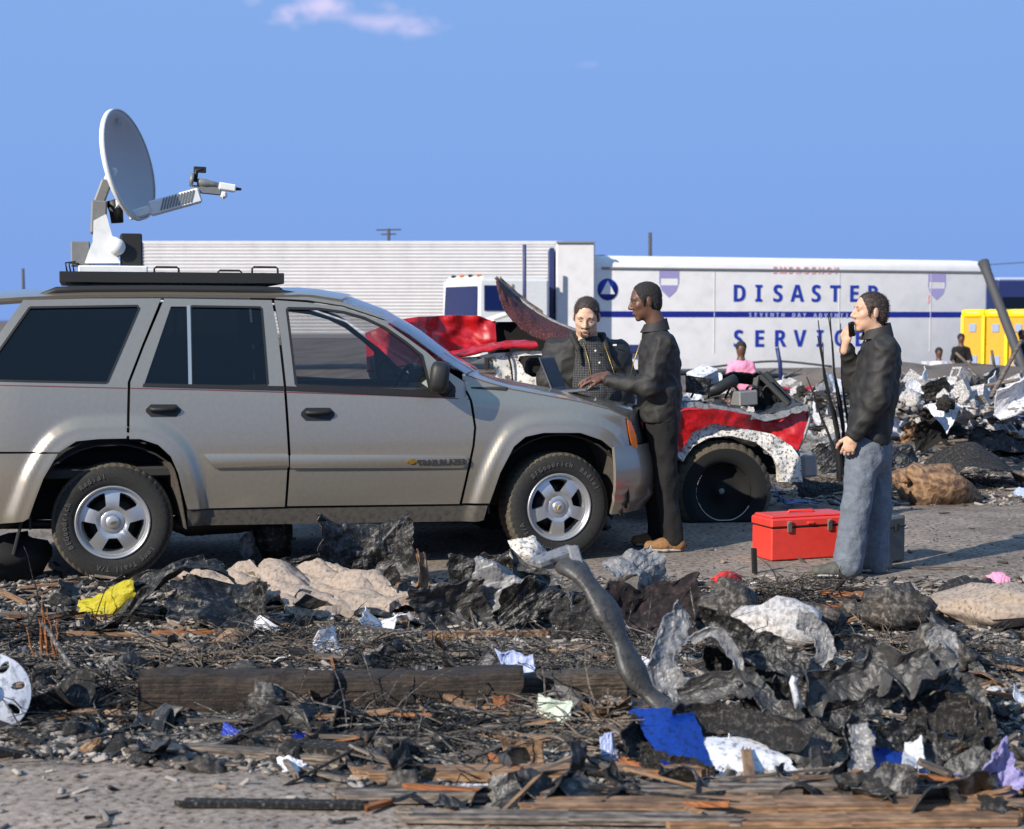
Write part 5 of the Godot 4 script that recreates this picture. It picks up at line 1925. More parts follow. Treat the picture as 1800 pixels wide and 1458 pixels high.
	for k in 20:
		var an = PI * (1.12 + 0.72 * k / 19.0)
		rp.append(Vector3(cos(an) * 0.228, maxf(sin(an) * 0.228, -wc.y + 0.012), 0.0))
	tube(st, rp, 0.006, 5)
	put(wn, "rim_edge", done(st), M.chrome)
	st = st_new()
	blob(st, Transform3D(Basis(), Vector3(0, 0, -0.085)), Vector3(0.025, 0.025, 0.012), 1.0)
	put(wn, "hub_nut", done(st), M.grey_metal)
	# blue strap hanging by the wheel
	st = st_new()
	var bs = spline([on_ground(1363, 862, 0.12), on_ground(1370, 880, 0.04), on_ground(1385, 888, 0.015), on_ground(1410, 884, 0.02), on_ground(1440, 886, 0.012)], 5)
	sheet(st, bs.size() - 1, 2, func(a: float, b: float) -> Vector3: return bs[int(round(a * (bs.size() - 1)))] + Vector3(0, 0.05 * b * (1.0 - a) + 0.004, -0.05 * b), 0.005)
	solo("blue_strap", done(st), M.blue_plastic, "blue plastic strap trailing on the ground beside the wrecked car's wheel", "strap")
func joined(list: Array) -> ArrayMesh:
	var st = SurfaceTool.new()
	st.begin(Mesh.PRIMITIVE_TRIANGLES)
	for m in list:
		st.append_from(m, 0, Transform3D.IDENTITY)
	return st.commit()

# head in its own axes: x to its left, y up, z forward; moved by tf
func head_shapes(tf: Transform3D, s: float, fat := 0.0) -> Array:
	var b = tf.basis.orthonormalized()
	var P = func(x, y, z): return tf * (Vector3(x, y, z) * s)
	var out = [
		["e", P.call(0, 0.038, -0.014), Vector3(0.076, 0.082, 0.097) * s, b, 0.03],
		["e", P.call(0, -0.02, 0.028), Vector3(0.063 + fat * 0.6, 0.083, 0.060) * s, b, 0.03],
		["e", P.call(0, -0.072, 0.030), Vector3(0.052 + fat, 0.042 + fat * 0.4, 0.052) * s, b, 0.025],
		["c", P.call(-0.012, -0.104, 0.066), P.call(0.012, -0.104, 0.066), 0.016 * s, 0.016 * s, 0.02],
		["c", P.call(0, 0.016, 0.086), P.call(0, -0.024, 0.108), 0.009 * s, 0.013 * s, 0.010],
		["c", P.call(-0.012, -0.030, 0.094), P.call(0.012, -0.030, 0.094), 0.011 * s, 0.011 * s, 0.010],
		["c", P.call(-0.040, 0.030, 0.070), P.call(0.040, 0.030, 0.070), 0.015 * s, 0.015 * s, 0.018],
		["c", P.call(-0.044, -0.018, 0.058), P.call(-0.030, -0.026, 0.068), 0.018 * s, 0.016 * s, 0.02],
		["c", P.call(0.044, -0.018, 0.058), P.call(0.030, -0.026, 0.068), 0.018 * s, 0.016 * s, 0.02],
		["c", P.call(-0.016, -0.060, 0.084), P.call(0.016, -0.060, 0.084), 0.009 * s, 0.009 * s, 0.010],
		["c", P.call(-0.014, -0.072, 0.082), P.call(0.014, -0.072, 0.082), 0.009 * s, 0.009 * s, 0.010],
		["e", P.call(-0.080, -0.006, -0.014), Vector3(0.010, 0.033, 0.020) * s, b * Basis(Vector3.UP, -0.35), 0.008],
		["e", P.call(0.080, -0.006, -0.014), Vector3(0.010, 0.033, 0.020) * s, b * Basis(Vector3.UP, 0.35), 0.008],
		["c", P.call(0, -0.05, -0.022), P.call(0, -0.19, -0.050), (0.056 + fat * 0.6) * s, (0.066 + fat * 0.8) * s, 0.03],
		["e", P.call(-0.031, 0.008, 0.100), Vector3(0.017, 0.012, 0.018) * s, b, 0.012, "-"],
		["e", P.call(0.031, 0.008, 0.100), Vector3(0.017, 0.012, 0.018) * s, b, 0.012, "-"],
	]
	return out
func add_hair(pn: Node3D, tf: Transform3D, s: float, line: float, length: float, m: Material, shine: Material):
	var b = tf.basis.orthonormalized()
	var P = func(x, y, z): return tf * (Vector3(x, y, z) * s)
	var cap = field_mesh([
		["e", P.call(0, 0.040, -0.016), Vector3(0.081, 0.087, 0.101) * s, b, 0.02],
		["e", P.call(0, -0.01, -0.045), Vector3(0.074, 0.085, 0.066) * s, b, 0.02],
		["c", P.call(0.070, 0.030, 0.022), P.call(0.067, -0.020, 0.026), 0.011 * s, 0.007 * s, 0.01],
		["c", P.call(-0.070, 0.030, 0.022), P.call(-0.067, -0.020, 0.026), 0.011 * s, 0.007 * s, 0.01],
		["e", P.call(0, -0.045, 0.108), Vector3(0.092, 0.082 + line, 0.095) * s, b, 0.012, "-"],
		["e", P.call(0.088, -0.066, -0.006), Vector3(0.035, 0.066, 0.026) * s, b, 0.006, "-"],
		["e", P.call(-0.088, -0.066, -0.006), Vector3(0.035, 0.066, 0.026) * s, b, 0.006, "-"],
		["e", P.call(0, -0.145, -0.03), Vector3(0.12, 0.07, 0.12) * s, b, 0.01, "-"],
		["e", P.call(0, -0.10, 0.075), Vector3(0.12, 0.10, 0.062) * s, b, 0.01, "-"],
	], 0.0055, 0.02, 0.0042, 45.0)
	# short hairs over the cap break its outline
	var ar = cap.surface_get_arrays(0)
	var vs: PackedVector3Array = ar[Mesh.ARRAY_VERTEX]
	var ns: PackedVector3Array = ar[Mesh.ARRAY_NORMAL]
	var st = st_new(true)
	var r = RandomNumberGenerator.new()
	r.seed = 99
	var ctr: Vector3 = P.call(0, 0.03, -0.016)
	for k in 5200:
		var i = r.randi() % vs.size()
		var out: Vector3 = (vs[i] - ctr).normalized()
		if ns[i].dot(out) < 0.3 and r.randf() < 0.5:
			continue
		var d: Vector3 = (out * 0.55 - b.z * 0.55 - b.y * 0.35 + Vector3(r.randfn(0, 0.3), r.randfn(0, 0.3), r.randfn(0, 0.3))).normalized()
		var w = d.cross(out).normalized() * 0.0016
		var q: Vector3 = vs[i] + d * length * r.randf_range(0.5, 1.2)
		tri(st, vs[i] - w, q, vs[i] + w)
	var hm = put(pn, "hair", cap, m)
	put(hm, "hair_strands", done(st), shine)
func face_bits(pn: Node3D, tf: Transform3D, s: float, hair: Material, lid := 0.0):
	for sx in [-1.0, 1.0]:
		var st = st_new()
		blob(st, Transform3D(tf.basis, tf * (Vector3(sx * 0.031, 0.008 - lid, 0.0795) * s)), Vector3(0.011, 0.0036 - lid * 0.5, 0.008) * s, 1.0, 12, 8)
		var ey = put(pn, "eye", done(st), M.eye_white)
		st = st_new()
		blob(st, Transform3D(tf.basis, tf * (Vector3(sx * 0.031, 0.0075 - lid, 0.0845) * s)), Vector3(0.0048, 0.0036 - lid * 0.5, 0.004) * s, 1.0, 10, 6)
		put(ey, "iris", done(st), M.eye_dark)
		st = st_new()
		tube(st, [tf * (Vector3(sx * 0.014, 0.027, 0.0865) * s), tf * (Vector3(sx * 0.032, 0.032, 0.084) * s), tf * (Vector3(sx * 0.050, 0.029, 0.072) * s)], [0.0045 * s, 0.005 * s, 0.003 * s], 6)
		put(pn, "eyebrow", done(st), hair)
	var lp = st_new()
	tube(lp, [tf * (Vector3(-0.022, -0.066, 0.088) * s), tf * (Vector3(0, -0.065, 0.0945) * s), tf * (Vector3(0.022, -0.066, 0.088) * s)], [0.002 * s, 0.0045 * s, 0.002 * s], 6)
	put(pn, "lips", done(lp), M.lip)
# hand: tf at the wrist, z along the hand, y out of the back, x towards the thumb; curl in radians per joint
func hand_shapes(tf: Transform3D, s: float, curl: float, spread := 1.0) -> Array:
	var b = tf.basis.orthonormalized()
	var out = [["e", tf * (Vector3(0, 0, 0.045) * s), Vector3(0.042, 0.018, 0.052) * s, b, 0.012], ["c", tf * (Vector3(0, 0, -0.05) * s), tf * (Vector3(0, 0, 0.02) * s), 0.028 * s, 0.027 * s, 0.015]]
	var lens = [0.076, 0.086, 0.080, 0.062]
	for k in 4:
		var x = (0.031 - k * 0.0205)
		var p = Vector3(x, 0.002, 0.082 - absf(k - 1.2) * 0.005)
		var ang = curl * (0.7 + 0.12 * k)
		var dirx = (0.06 - 0.045 * k) * spread
		for m in 3:
			var l: float = lens[k] * [0.46, 0.30, 0.24][m]
			var d = Vector3(dirx, -sin(ang), cos(ang)).normalized()
			var q: Vector3 = p + d * l
			out.append(["c", tf * (p * s), tf * (q * s), (0.0098 - 0.0009 * m) * s, (0.0092 - 0.0012 * m) * s, 0.003])
			p = q
			ang += curl * (0.9 + 0.1 * k)
	var tp = Vector3(0.034, -0.004, 0.02)
	var ta = [Vector3(0.65, -0.25, 0.72), Vector3(0.35, -0.3 - curl * 0.4, 0.9), Vector3(0.1, -0.35 - curl * 0.5, 0.9)]
	for m in 3:
		var q2: Vector3 = tp + ta[m].normalized() * [0.04, 0.032, 0.026][m]
		out.append(["c", tf * (tp * s), tf * (q2 * s), (0.0135 - 0.0015 * m) * s, (0.0118 - 0.0018 * m) * s, 0.006])
		tp = q2
	return out
func frame(at: Vector3, fwd: Vector3, up: Vector3) -> Transform3D:
	var z = fwd.normalized()
	var x = up.cross(z).normalized()
	return Transform3D(Basis(x, z.cross(x), z), at)
func shoe(pn: Node3D, heel: Vector3, toe: Vector3, upper: Material, sole: Material, s := 1.0, hi_top := 0.07):
	var d = (toe - heel)
	var L = d.length()
	var f = d.normalized()
	var sh = field_mesh([
		["t", heel + Vector3(0, 0.05, 0) + f * 0.035, heel + f * L * 0.55 + Vector3(0, 0.05, 0), 0.040 * s, 0.040 * s, 0.03, f.cross(Vector3.UP), 1.05],
		["t", heel + f * L * 0.5 + Vector3(0, 0.045, 0), toe - f * 0.04 + Vector3(0, 0.038, 0), 0.042 * s, 0.034 * s, 0.03, f.cross(Vector3.UP), 1.2],
		["c", heel + f * 0.05 + Vector3(0, 0.05, 0), heel + f * 0.065 + Vector3(0, 0.05 + hi_top, 0), 0.042 * s, 0.044 * s, 0.04],
	], 0.008, 0.03, 0.003, 18.0)
	var m = put(pn, "shoe", sh, upper)
	var so = field_mesh([
		["t", heel + Vector3(0, 0.014, 0) + f * 0.035, heel + f * L * 0.5 + Vector3(0, 0.014, 0), 0.016, 0.016, 0.01, f.cross(Vector3.UP), 2.7 * s],
		["t", heel + f * L * 0.45 + Vector3(0, 0.014, 0), toe - f * 0.045 + Vector3(0, 0.016, 0), 0.016, 0.015, 0.012, f.cross(Vector3.UP), 3.0 * s],
		["c", toe - f * 0.05 + Vector3(0, 0.016, 0), toe - f * 0.02 + Vector3(0, 0.018, 0), 0.016, 0.014, 0.02],
	], 0.007, 0.015)
	put(m, "sole", so, sole)

# a turned-up collar band open at the throat; flare turns its upper edge outwards
func collar_mesh(c: Vector3, fwd: Vector3, r: float, h: float, flare: float) -> ArrayMesh:
	var st = st_new()
	var f = fwd.normalized()
	var sd = Vector3.UP.cross(f).normalized()
	sheet(st, 36, 8, func(u: float, v: float) -> Vector3:
		var an = lerpf(-2.85, 2.85, u)
		var back = 0.5 + 0.5 * cos(an)
		var rr = r * (1.0 + 0.10 * (1.0 - back) - 0.16 * v * back) + flare * pow(v, 1.5) * (1.0 - back) + 0.02 * (1.0 - v)
		return c + (-f * cos(an) * rr * 1.05 + sd * sin(an) * rr) + Vector3(0, h * v * (0.75 + 0.35 * back) - 0.02 + 0.022 * back, 0) - f * 0.012 * v, 0.009)
	return done(st)
func build_people():
	var n3 = FastNoiseLite.new()
	n3.seed = 41
	n3.frequency = 1.0
	n3.fractal_octaves = 2
	T.fold3 = n3
	var ZA = Vector3(0, 0, 1)
	# ================= man typing on the laptop, seen from his left
	var D = 10.66
	var base = Vector3(at_depth(1172, 968, D).x, 0, -D)
	var A = thing("person", "man in black jacket and black trousers typing on the laptop on the hood", "person", base)
	var J = func(x: float, y: float, dz := 0.0) -> Vector3: return at_depth(x, y, D - dz) - base
	var hf = frame(J.call(1134, 530), Vector3(-1.0, -0.20, 0.10), Vector3(-0.14, 1, 0))
	var hs = 1.06
	# laptop on the hood first, so that the hands find it
	var lap: Vector3 = place_laptop()
	var wr_n: Vector3 = lap + Vector3(0.17, 0.075, 0.13) - base
	var wr_f: Vector3 = lap + Vector3(0.17, 0.085, -0.12) - base
	var sh_n: Vector3 = J.call(1166, 606, 0.19)
	var sh_f: Vector3 = J.call(1158, 604, -0.19)
	var el_n: Vector3 = J.call(1140, 681, 0.25)
	var el_f: Vector3 = J.call(1132, 682, -0.26)
	var kn: Vector3 = wr_n
	var h1 = frame(wr_n, Vector3(-1, -0.16, -0.1), Vector3(0.0, 1, 0.1))
	var h2 = frame(wr_f, Vector3(-1, -0.16, 0.1), Vector3(0.0, 1, -0.1))
	h2.basis = Basis(-h2.basis.x, h2.basis.y, h2.basis.z)
	var body = [
		field_mesh(head_shapes(hf, hs), 0.0055, 0.02),
		field_mesh(hand_shapes(h1, 1.05, 0.32), 0.005, 0.006), field_mesh(hand_shapes(h2, 1.05, 0.32), 0.005, 0.006),
		field_mesh([["t", J.call(1160, 620), J.call(1162, 735), 0.10, 0.10, 0.05, ZA, 1.5], ["c", J.call(1150, 580), J.call(1160, 640), 0.06, 0.1, 0.05], ["c", sh_n, el_n, 0.05, 0.045], ["c", el_n, wr_n, 0.04, 0.03], ["c", sh_f, el_f, 0.05, 0.045], ["c", el_f, wr_f, 0.04, 0.03], ["c", J.call(1165, 735, 0.09), J.call(1170, 850, 0.1), 0.08, 0.055], ["c", J.call(1170, 850, 0.1), J.call(1184, 948, 0.1), 0.05, 0.04], ["c", J.call(1160, 735, -0.09), J.call(1152, 850, -0.12), 0.08, 0.055], ["c", J.call(1152, 850, -0.12), J.call(1160, 945, -0.14), 0.05, 0.04]], 0.03, 0.04)]
	put(A, "body", joined(body), M.skin_brown)
	face_bits(A, hf, hs, M.hair_black)
	add_hair(A, hf, hs, 0.082, 0.006, M.hair_black, M.hair_black)
	var jk = [
		["t", J.call(1159, 622), J.call(1160, 690), 0.135, 0.140, 0.05, ZA, 1.52],
		["t", J.call(1160, 690), J.call(1158, 728), 0.142, 0.150, 0.05, ZA, 1.45],
		["c", sh_n, sh_f, 0.075, 0.075, 0.05],
		["c", J.call(1150, 592), J.call(1160, 640), 0.085, 0.13, 0.06],
		["c", sh_n, el_n, 0.082, 0.068, 0.05], ["c", el_n, el_n.lerp(wr_n, 0.86), 0.066, 0.046, 0.03],
		["c", sh_f, el_f, 0.082, 0.068, 0.05], ["c", el_f, el_f.lerp(wr_f, 0.86), 0.066, 0.046, 0.03],
		["e", J.call(1160, 752), Vector3(0.3, 0.05, 0.34), Basis(), 0.01, "-"],
	]
	put(A, "jacket", field_mesh(jk, 0.012, 0.05, 0.013, 5.5, Vector3(1.0, 1.2, 1.0)), M.jacket)
	var cb = hf.basis
	put(A, "collar", collar_mesh(J.call(1152, 580), Vector3(-1, 0, 0.05), 0.072, 0.072, 0.004), M.jacket)
	put(A, "trousers", field_mesh([
		["t", J.call(1162, 722), J.call(1163, 752), 0.118, 0.12, 0.05, ZA, 1.4],
		["c", J.call(1164, 745, 0.09), J.call(1171, 850, 0.1), 0.105, 0.08, 0.04], ["c", J.call(1171, 850, 0.1), J.call(1183, 948, 0.1), 0.078, 0.078, 0.03],
		["c", J.call(1158, 745, -0.09), J.call(1150, 850, -0.12), 0.105, 0.08, 0.04], ["c", J.call(1150, 850, -0.12), J.call(1158, 942, -0.14), 0.078, 0.076, 0.03]], 0.015, 0.04, 0.010, 6.0, Vector3(1, 0.6, 1)), M.trousers)
	var gy = Vector3(0, 0.0, 0)
	var s1: Vector3 = J.call(1203, 968, 0.1)
	shoe(A, Vector3(s1.x, 0.0, s1.z), Vector3(s1.x - 0.29, 0.0, s1.z + 0.02), M.tan_boot, M.sole, 1.05)
	var s2: Vector3 = J.call(1180, 962, -0.15)
	shoe(A, Vector3(s2.x, 0.0, s2.z), Vector3(s2.x - 0.29, 0.0, s2.z), M.tan_boot, M.sole, 1.05)
	var st = st_new()
	tube(st, [J.call(1127, 598, 0.04), J.call(1113, 640, 0.03), J.call(1109, 660, 0.02)], 0.003, 5)
	put(A, "zip", done(st), M.zip)
	# ================= man leaning over the hood, facing the camera
	D = 11.75
	base = Vector3(at_depth(1030, 700, D).x, 0, -D - 0.1)
	var B = thing("person", "bearded man in open black jacket and checked shirt leaning over the hood", "person", base)
	J = func(x: float, y: float, dz := 0.0) -> Vector3: return at_depth(x, y, D - dz) - base
	hf = frame(J.call(1031, 557, 0.28), Vector3(-0.14, -0.46, 1), Vector3(0.0, 1, 0.35))
	hs = 1.14
	var shl: Vector3 = J.call(976, 616, 0.08)
	var shr: Vector3 = J.call(1086, 618, 0.05)
	var ell: Vector3 = J.call(962, 668, 0.20)
	var elr: Vector3 = J.call(1106, 668, 0.14)
	var wrl: Vector3 = J.call(1004, 697, 0.36)
	var wrr: Vector3 = J.call(1084, 712, 0.24)
	h1 = frame(wrl, Vector3(0.9, -0.1, 0.2), Vector3(0, 1, 0.1))
	h2 = frame(wrr, Vector3(-0.7, -0.1, 0.5), Vector3(0, 1, 0.1))
	body = [field_mesh(head_shapes(hf, hs, 0.013), 0.006, 0.02), field_mesh(hand_shapes(h1, 1.1, 0.3), 0.0055, 0.006), field_mesh(hand_shapes(h2, 1.1, 0.3), 0.0055, 0.006),
		field_mesh([["t", J.call(1031, 630, 0.12), J.call(1031, 740, 0.0), 0.13, 0.15, 0.05, Vector3(1, 0, 0), 1.3], ["c", J.call(1031, 600, 0.18), J.call(1031, 640, 0.1), 0.08, 0.12, 0.05], ["c", shl, ell, 0.06, 0.05], ["c", ell, wrl, 0.05, 0.033], ["c", shr, elr, 0.06, 0.05], ["c", elr, wrr, 0.05, 0.033], ["c", J.call(1012, 750), Vector3(-0.10, 0.5, 0), 0.1, 0.065], ["c", Vector3(-0.10, 0.5, 0), Vector3(-0.10, 0.1, 0), 0.06, 0.045], ["c", J.call(1050, 750), Vector3(0.12, 0.5, 0), 0.1, 0.065], ["c", Vector3(0.12, 0.5, 0), Vector3(0.12, 0.1, 0), 0.06, 0.045]], 0.03, 0.05)]
	put(B, "body", joined(body), M.skin_pale)
	face_bits(B, hf, hs, M.hair_dark, 0.003)
	add_hair(B, hf, hs, 0.070, 0.018, M.hair_dark, M.hair_dark)
	var PH = func(x, y, z): return hf * (Vector3(x, y, z) * hs)
	put(B, "goatee", field_mesh([["c", PH.call(-0.016, -0.105, 0.076), PH.call(0.016, -0.105, 0.076), 0.013 * hs, 0.013 * hs, 0.015], ["c", PH.call(-0.028, -0.07, 0.078), PH.call(-0.022, -0.1, 0.076), 0.005 * hs, 0.007 * hs, 0.012], ["c", PH.call(0.028, -0.07, 0.078), PH.call(0.022, -0.1, 0.076), 0.005 * hs, 0.007 * hs, 0.012], ["c", PH.call(-0.026, -0.048, 0.086), PH.call(0.026, -0.048, 0.086), 0.0045 * hs, 0.0045 * hs, 0.01]], 0.0045, 0.012), M.hair_dark)
	var XA = Vector3(1, 0, 0)
	put(B, "shirt", field_mesh([["t", J.call(1040, 622, 0.17), J.call(1046, 690, 0.20), 0.13, 0.17, 0.05, XA, 1.15], ["c", J.call(1034, 606, 0.2), J.call(1038, 640, 0.15), 0.075, 0.13, 0.05]], 0.011, 0.05, 0.004, 6.0), M.shirt)
	for k in 3:
		st = st_new()
		blob(st, Transform3D(Basis(), [J.call(1047, 617, 0.335), J.call(1054, 638, 0.37), J.call(1058, 660, 0.39)][k]), Vector3(0.008, 0.008, 0.005), 1.0, 10, 6)
		put(B, "button", done(st), M.button)
	jk = [
		["t", J.call(1004, 632, 0.09), J.call(1002, 720, 0.10), 0.155, 0.17, 0.05, XA, 1.12],
		["t", J.call(1072, 632, 0.09), J.call(1082, 720, 0.10), 0.14, 0.15, 0.05, XA, 1.05],
		["c", shl, shr, 0.075, 0.075, 0.06], ["c", J.call(1012, 603, 0.16), J.call(990, 640, 0.12), 0.07, 0.13, 0.05], ["c", J.call(1056, 603, 0.16), J.call(1074, 640, 0.12), 0.065, 0.12, 0.05],
		["c", shl, ell, 0.088, 0.078, 0.05], ["c", ell, ell.lerp(wrl, 0.85), 0.076, 0.055, 0.04],
		["c", shr, elr, 0.085, 0.075, 0.05], ["c", elr, elr.lerp(wrr, 0.85), 0.075, 0.055, 0.04],
		["c", J.call(1042, 596, 0.42), J.call(1066, 720, 0.47), 0.088, 0.125, 0.015, "-"],
	]
	put(B, "jacket", field_mesh(jk, 0.013, 0.05, 0.014, 5.0, Vector3(1, 1.1, 1)), M.jacket_far)
	put(B, "collar", field_mesh([["c", J.call(1005, 590, 0.18), J.call(1016, 612, 0.30), 0.022, 0.02, 0.02], ["c", J.call(1016, 612, 0.30), J.call(1022, 640, 0.33), 0.018, 0.012, 0.02], ["c", J.call(1060, 590, 0.18), J.call(1066, 612, 0.28), 0.022, 0.02, 0.02], ["c", J.call(1066, 612, 0.28), J.call(1074, 632, 0.30), 0.018, 0.012, 0.02], ["c", J.call(1005, 590, 0.18), J.call(1032, 586, 0.05), 0.022, 0.025, 0.02], ["c", J.call(1060, 590, 0.18), J.call(1032, 586, 0.05), 0.022, 0.025, 0.02]], 0.009, 0.02), M.jacket_far)
	for zp in [[[1026, 604], [1036, 640], [1042, 676]], [[1062, 604], [1076, 645], [1084, 668]]]:
		st = st_new()
		tube(st, [J.call(zp[0][0], zp[0][1], 0.30), J.call(zp[1][0], zp[1][1], 0.33), J.call(zp[2][0], zp[2][1], 0.35)], 0.003, 5)
		put(B, "zip", done(st), M.zip)
	st = st_new(true)
	box_at(st, J.call(1081, 607, 0.235), Vector3(0.03, 0.014, 0.008), 0.003)
	put(B, "chest_tag", done(st), M.button)
	put(B, "trousers", field_mesh([["t", J.call(1031, 730, 0.0), J.call(1031, 770, 0.0), 0.17, 0.17, 0.05, XA, 1.2], ["c", J.call(1010, 765), Vector3(-0.11, 0.5, 0), 0.13, 0.1, 0.05], ["c", Vector3(-0.11, 0.5, 0), Vector3(-0.11, 0.09, 0), 0.095, 0.09, 0.04], ["c", J.call(1052, 765), Vector3(0.13, 0.5, 0), 0.13, 0.1, 0.05], ["c", Vector3(0.13, 0.5, 0), Vector3(0.13, 0.09, 0), 0.095, 0.09, 0.04]], 0.022, 0.05, 0.008, 6.0), M.trousers)
	shoe(B, Vector3(-0.11, 0, -0.09), Vector3(-0.13, 0, 0.21), M.grey_shoe, M.sole_dark, 1.1)
	shoe(B, Vector3(0.13, 0, -0.09), Vector3(0.15, 0, 0.21), M.grey_shoe, M.sole_dark, 1.1)
	# ================= man with the phone, seen from his left
	D = 9.60
	base = Vector3(at_depth(1520, 1010, D).x, 0, -D)
	var C = thing("person", "man in black jacket and blue jeans talking on a phone beside the red toolbox", "person", base)
	J = func(x: float, y: float, dz := 0.0) -> Vector3: return at_depth(x, y, D - dz) - base
	hf = frame(J.call(1529, 549), Vector3(-1, 0.02, 0.10), Vector3(0.02, 1, 0))
	hs = 1.02
	sh_n = J.call(1553, 614, 0.19)
	sh_f = J.call(1540, 612, -0.19)
	el_n = J.call(1541, 700, 0.24)
	el_f = J.call(1503, 672, -0.17)
	wr_n = J.call(1499, 769, 0.20)
	wr_f = J.call(1487, 604, -0.03)
	h1 = frame(wr_n, Vector3(-0.35, -1, 0.0), Vector3(-0.3, 0.1, 1))
	h1.basis = Basis(-h1.basis.x, h1.basis.y, h1.basis.z)
	h2 = frame(wr_f, Vector3(0.12, 1, 0.12), Vector3(-0.8, 0.1, 0.5))
	body = [field_mesh(head_shapes(hf, hs), 0.0055, 0.02), field_mesh(hand_shapes(h1, 1.0, 0.75), 0.005, 0.006), field_mesh(hand_shapes(h2, 0.95, 1.05), 0.005, 0.006),
		field_mesh([["t", J.call(1545, 630), J.call(1528, 765), 0.09, 0.10, 0.05, ZA, 1.5], ["c", J.call(1540, 590), J.call(1545, 640), 0.06, 0.09, 0.05], ["c", sh_n, el_n, 0.05, 0.042], ["c", el_n, wr_n, 0.04, 0.028], ["c", sh_f, el_f, 0.05, 0.042], ["c", el_f, wr_f, 0.04, 0.028], ["c", J.call(1518, 775, 0.09), J.call(1506, 890, 0.1), 0.08, 0.055], ["c", J.call(1506, 890, 0.1), J.call(1492, 990, 0.1), 0.05, 0.04], ["c", J.call(1540, 775, -0.09), J.call(1543, 890, -0.09), 0.08, 0.055], ["c", J.call(1543, 890, -0.09), J.call(1541, 988, -0.09), 0.05, 0.04]], 0.03, 0.04)]
	put(C, "body", joined(body), M.skin_tan)
	face_bits(C, hf, hs, M.hair_dark)
	add_hair(C, hf, hs, 0.072, 0.016, M.hair_dark, M.hair_dark)
	jk = [
		["t", J.call(1549, 624), J.call(1538, 690), 0.118, 0.130, 0.05, ZA, 1.5],
		["t", J.call(1538, 690), J.call(1527, 768), 0.132, 0.135, 0.05, ZA, 1.4],
		["c", sh_n, sh_f, 0.072, 0.072, 0.05], ["c", J.call(1544, 596), J.call(1549, 640), 0.08, 0.12, 0.05],
		["c", sh_n, el_n, 0.085, 0.075, 0.05], ["c", el_n, el_n.lerp(wr_n, 0.9), 0.075, 0.055, 0.04],
		["c", sh_f, el_f, 0.08, 0.068, 0.05], ["c", el_f, el_f.lerp(wr_f, 0.84), 0.066, 0.046, 0.03],
		["e", J.call(1525, 798), Vector3(0.3, 0.07, 0.34), Basis(), 0.01, "-"],
	]
	put(C, "jacket", field_mesh(jk, 0.012, 0.05, 0.013, 5.5, Vector3(1, 1.2, 1)), M.jacket)
	put(C, "collar", collar_mesh(J.call(1542, 592), Vector3(-1, 0, 0.05), 0.074, 0.078, 0.002), M.jacket)
	st = st_new()
	var pk = [J.call(1489, 700, 0.315), J.call(1492, 712, 0.317), J.call(1497, 722, 0.318)]
	put(C, "trousers", field_mesh([
		["t", J.call(1528, 762), J.call(1527, 800), 0.125, 0.128, 0.05, ZA, 1.35],
		["c", J.call(1519, 785, 0.085), J.call(1505, 892, 0.1), 0.108, 0.090, 0.035], ["c", J.call(1505, 892, 0.1), J.call(1491, 992, 0.1), 0.088, 0.094, 0.03],
		["c", J.call(1539, 785, -0.085), J.call(1543, 892, -0.09), 0.105, 0.086, 0.035], ["c", J.call(1543, 892, -0.09), J.call(1541, 990, -0.09), 0.084, 0.084, 0.03]], 0.014, 0.04, 0.008, 7.0, Vector3(1, 0.6, 1)), M.jeans)
	st = st_new()
	var seam = []
	for k in 12:
		var f = k / 11.0
		seam.append(J.call(lerpf(1512, 1481, f), lerpf(800, 990, f), 0.085 + 0.10 + 0.008 * f))
	s1 = J.call(1513, 1013, 0.1)
	shoe(C, Vector3(s1.x, 0.0, s1.z), Vector3(s1.x - 0.315, 0.0, s1.z + 0.03), M.grey_shoe, M.sole, 1.05, 0.05)
	s2 = J.call(1566, 1008, -0.09)
	shoe(C, Vector3(s2.x, 0.0, s2.z), Vector3(s2.x - 0.30, 0.0, s2.z), M.grey_shoe, M.sole, 1.05, 0.05)
	# the phone in his raised hand
	var ph = thing("mobile_phone", "small black mobile phone held to the mouth of the man in jeans", "phone", base)
	st = st_new(true)
	var pa: Vector3 = J.call(1497, 579, 0.02)
	cbox(st, Transform3D(Basis.from_euler(Vector3(0.2, 0.5, 0.25)), pa), Vector3(0.042, 0.095, 0.02), 0.006)
	put(ph, "case", done(st), M.phone)
	st = st_new(true)
	cbox(st, Transform3D(Basis.from_euler(Vector3(0.2, 0.5, 0.25)), pa + Vector3(0.0, 0.028, 0.0095)), Vector3(0.034, 0.036, 0.006), 0.002)
	put(ph, "display", done(st), M.grey_metal)
	# ================= small figures among the rubble far behind
	for q in [[1303, 604, 660, 27.0, "person crouching in pink and white shirt in front of the relief trailer", M.pink], [1651, 611, 668, 39.0, "person with dark cap and pale shirt bent over the rubble pile", M.white_plastic], [1690, 586, 650, 41.0, "person in black standing at the corner of the yellow toilets", M.soot], [1797, 580, 655, 39.5, "person in black walking past the yellow toilets", M.soot]]:
		D = q[3]
		var hd = at_depth(q[0], q[1] + 9, D)
		var gyy = ground_height(hd.x, hd.z)
		base = Vector3(hd.x, gyy, hd.z)
		var F = thing("person", q[4], "person", base)
		var hh: float = hd.y - gyy
		var crouch: bool = hh < 1.3
		var sY = hh - 0.27
		var hip = Vector3(0.12 if crouch else 0.0, maxf(sY - 0.52, 0.38), -0.05)
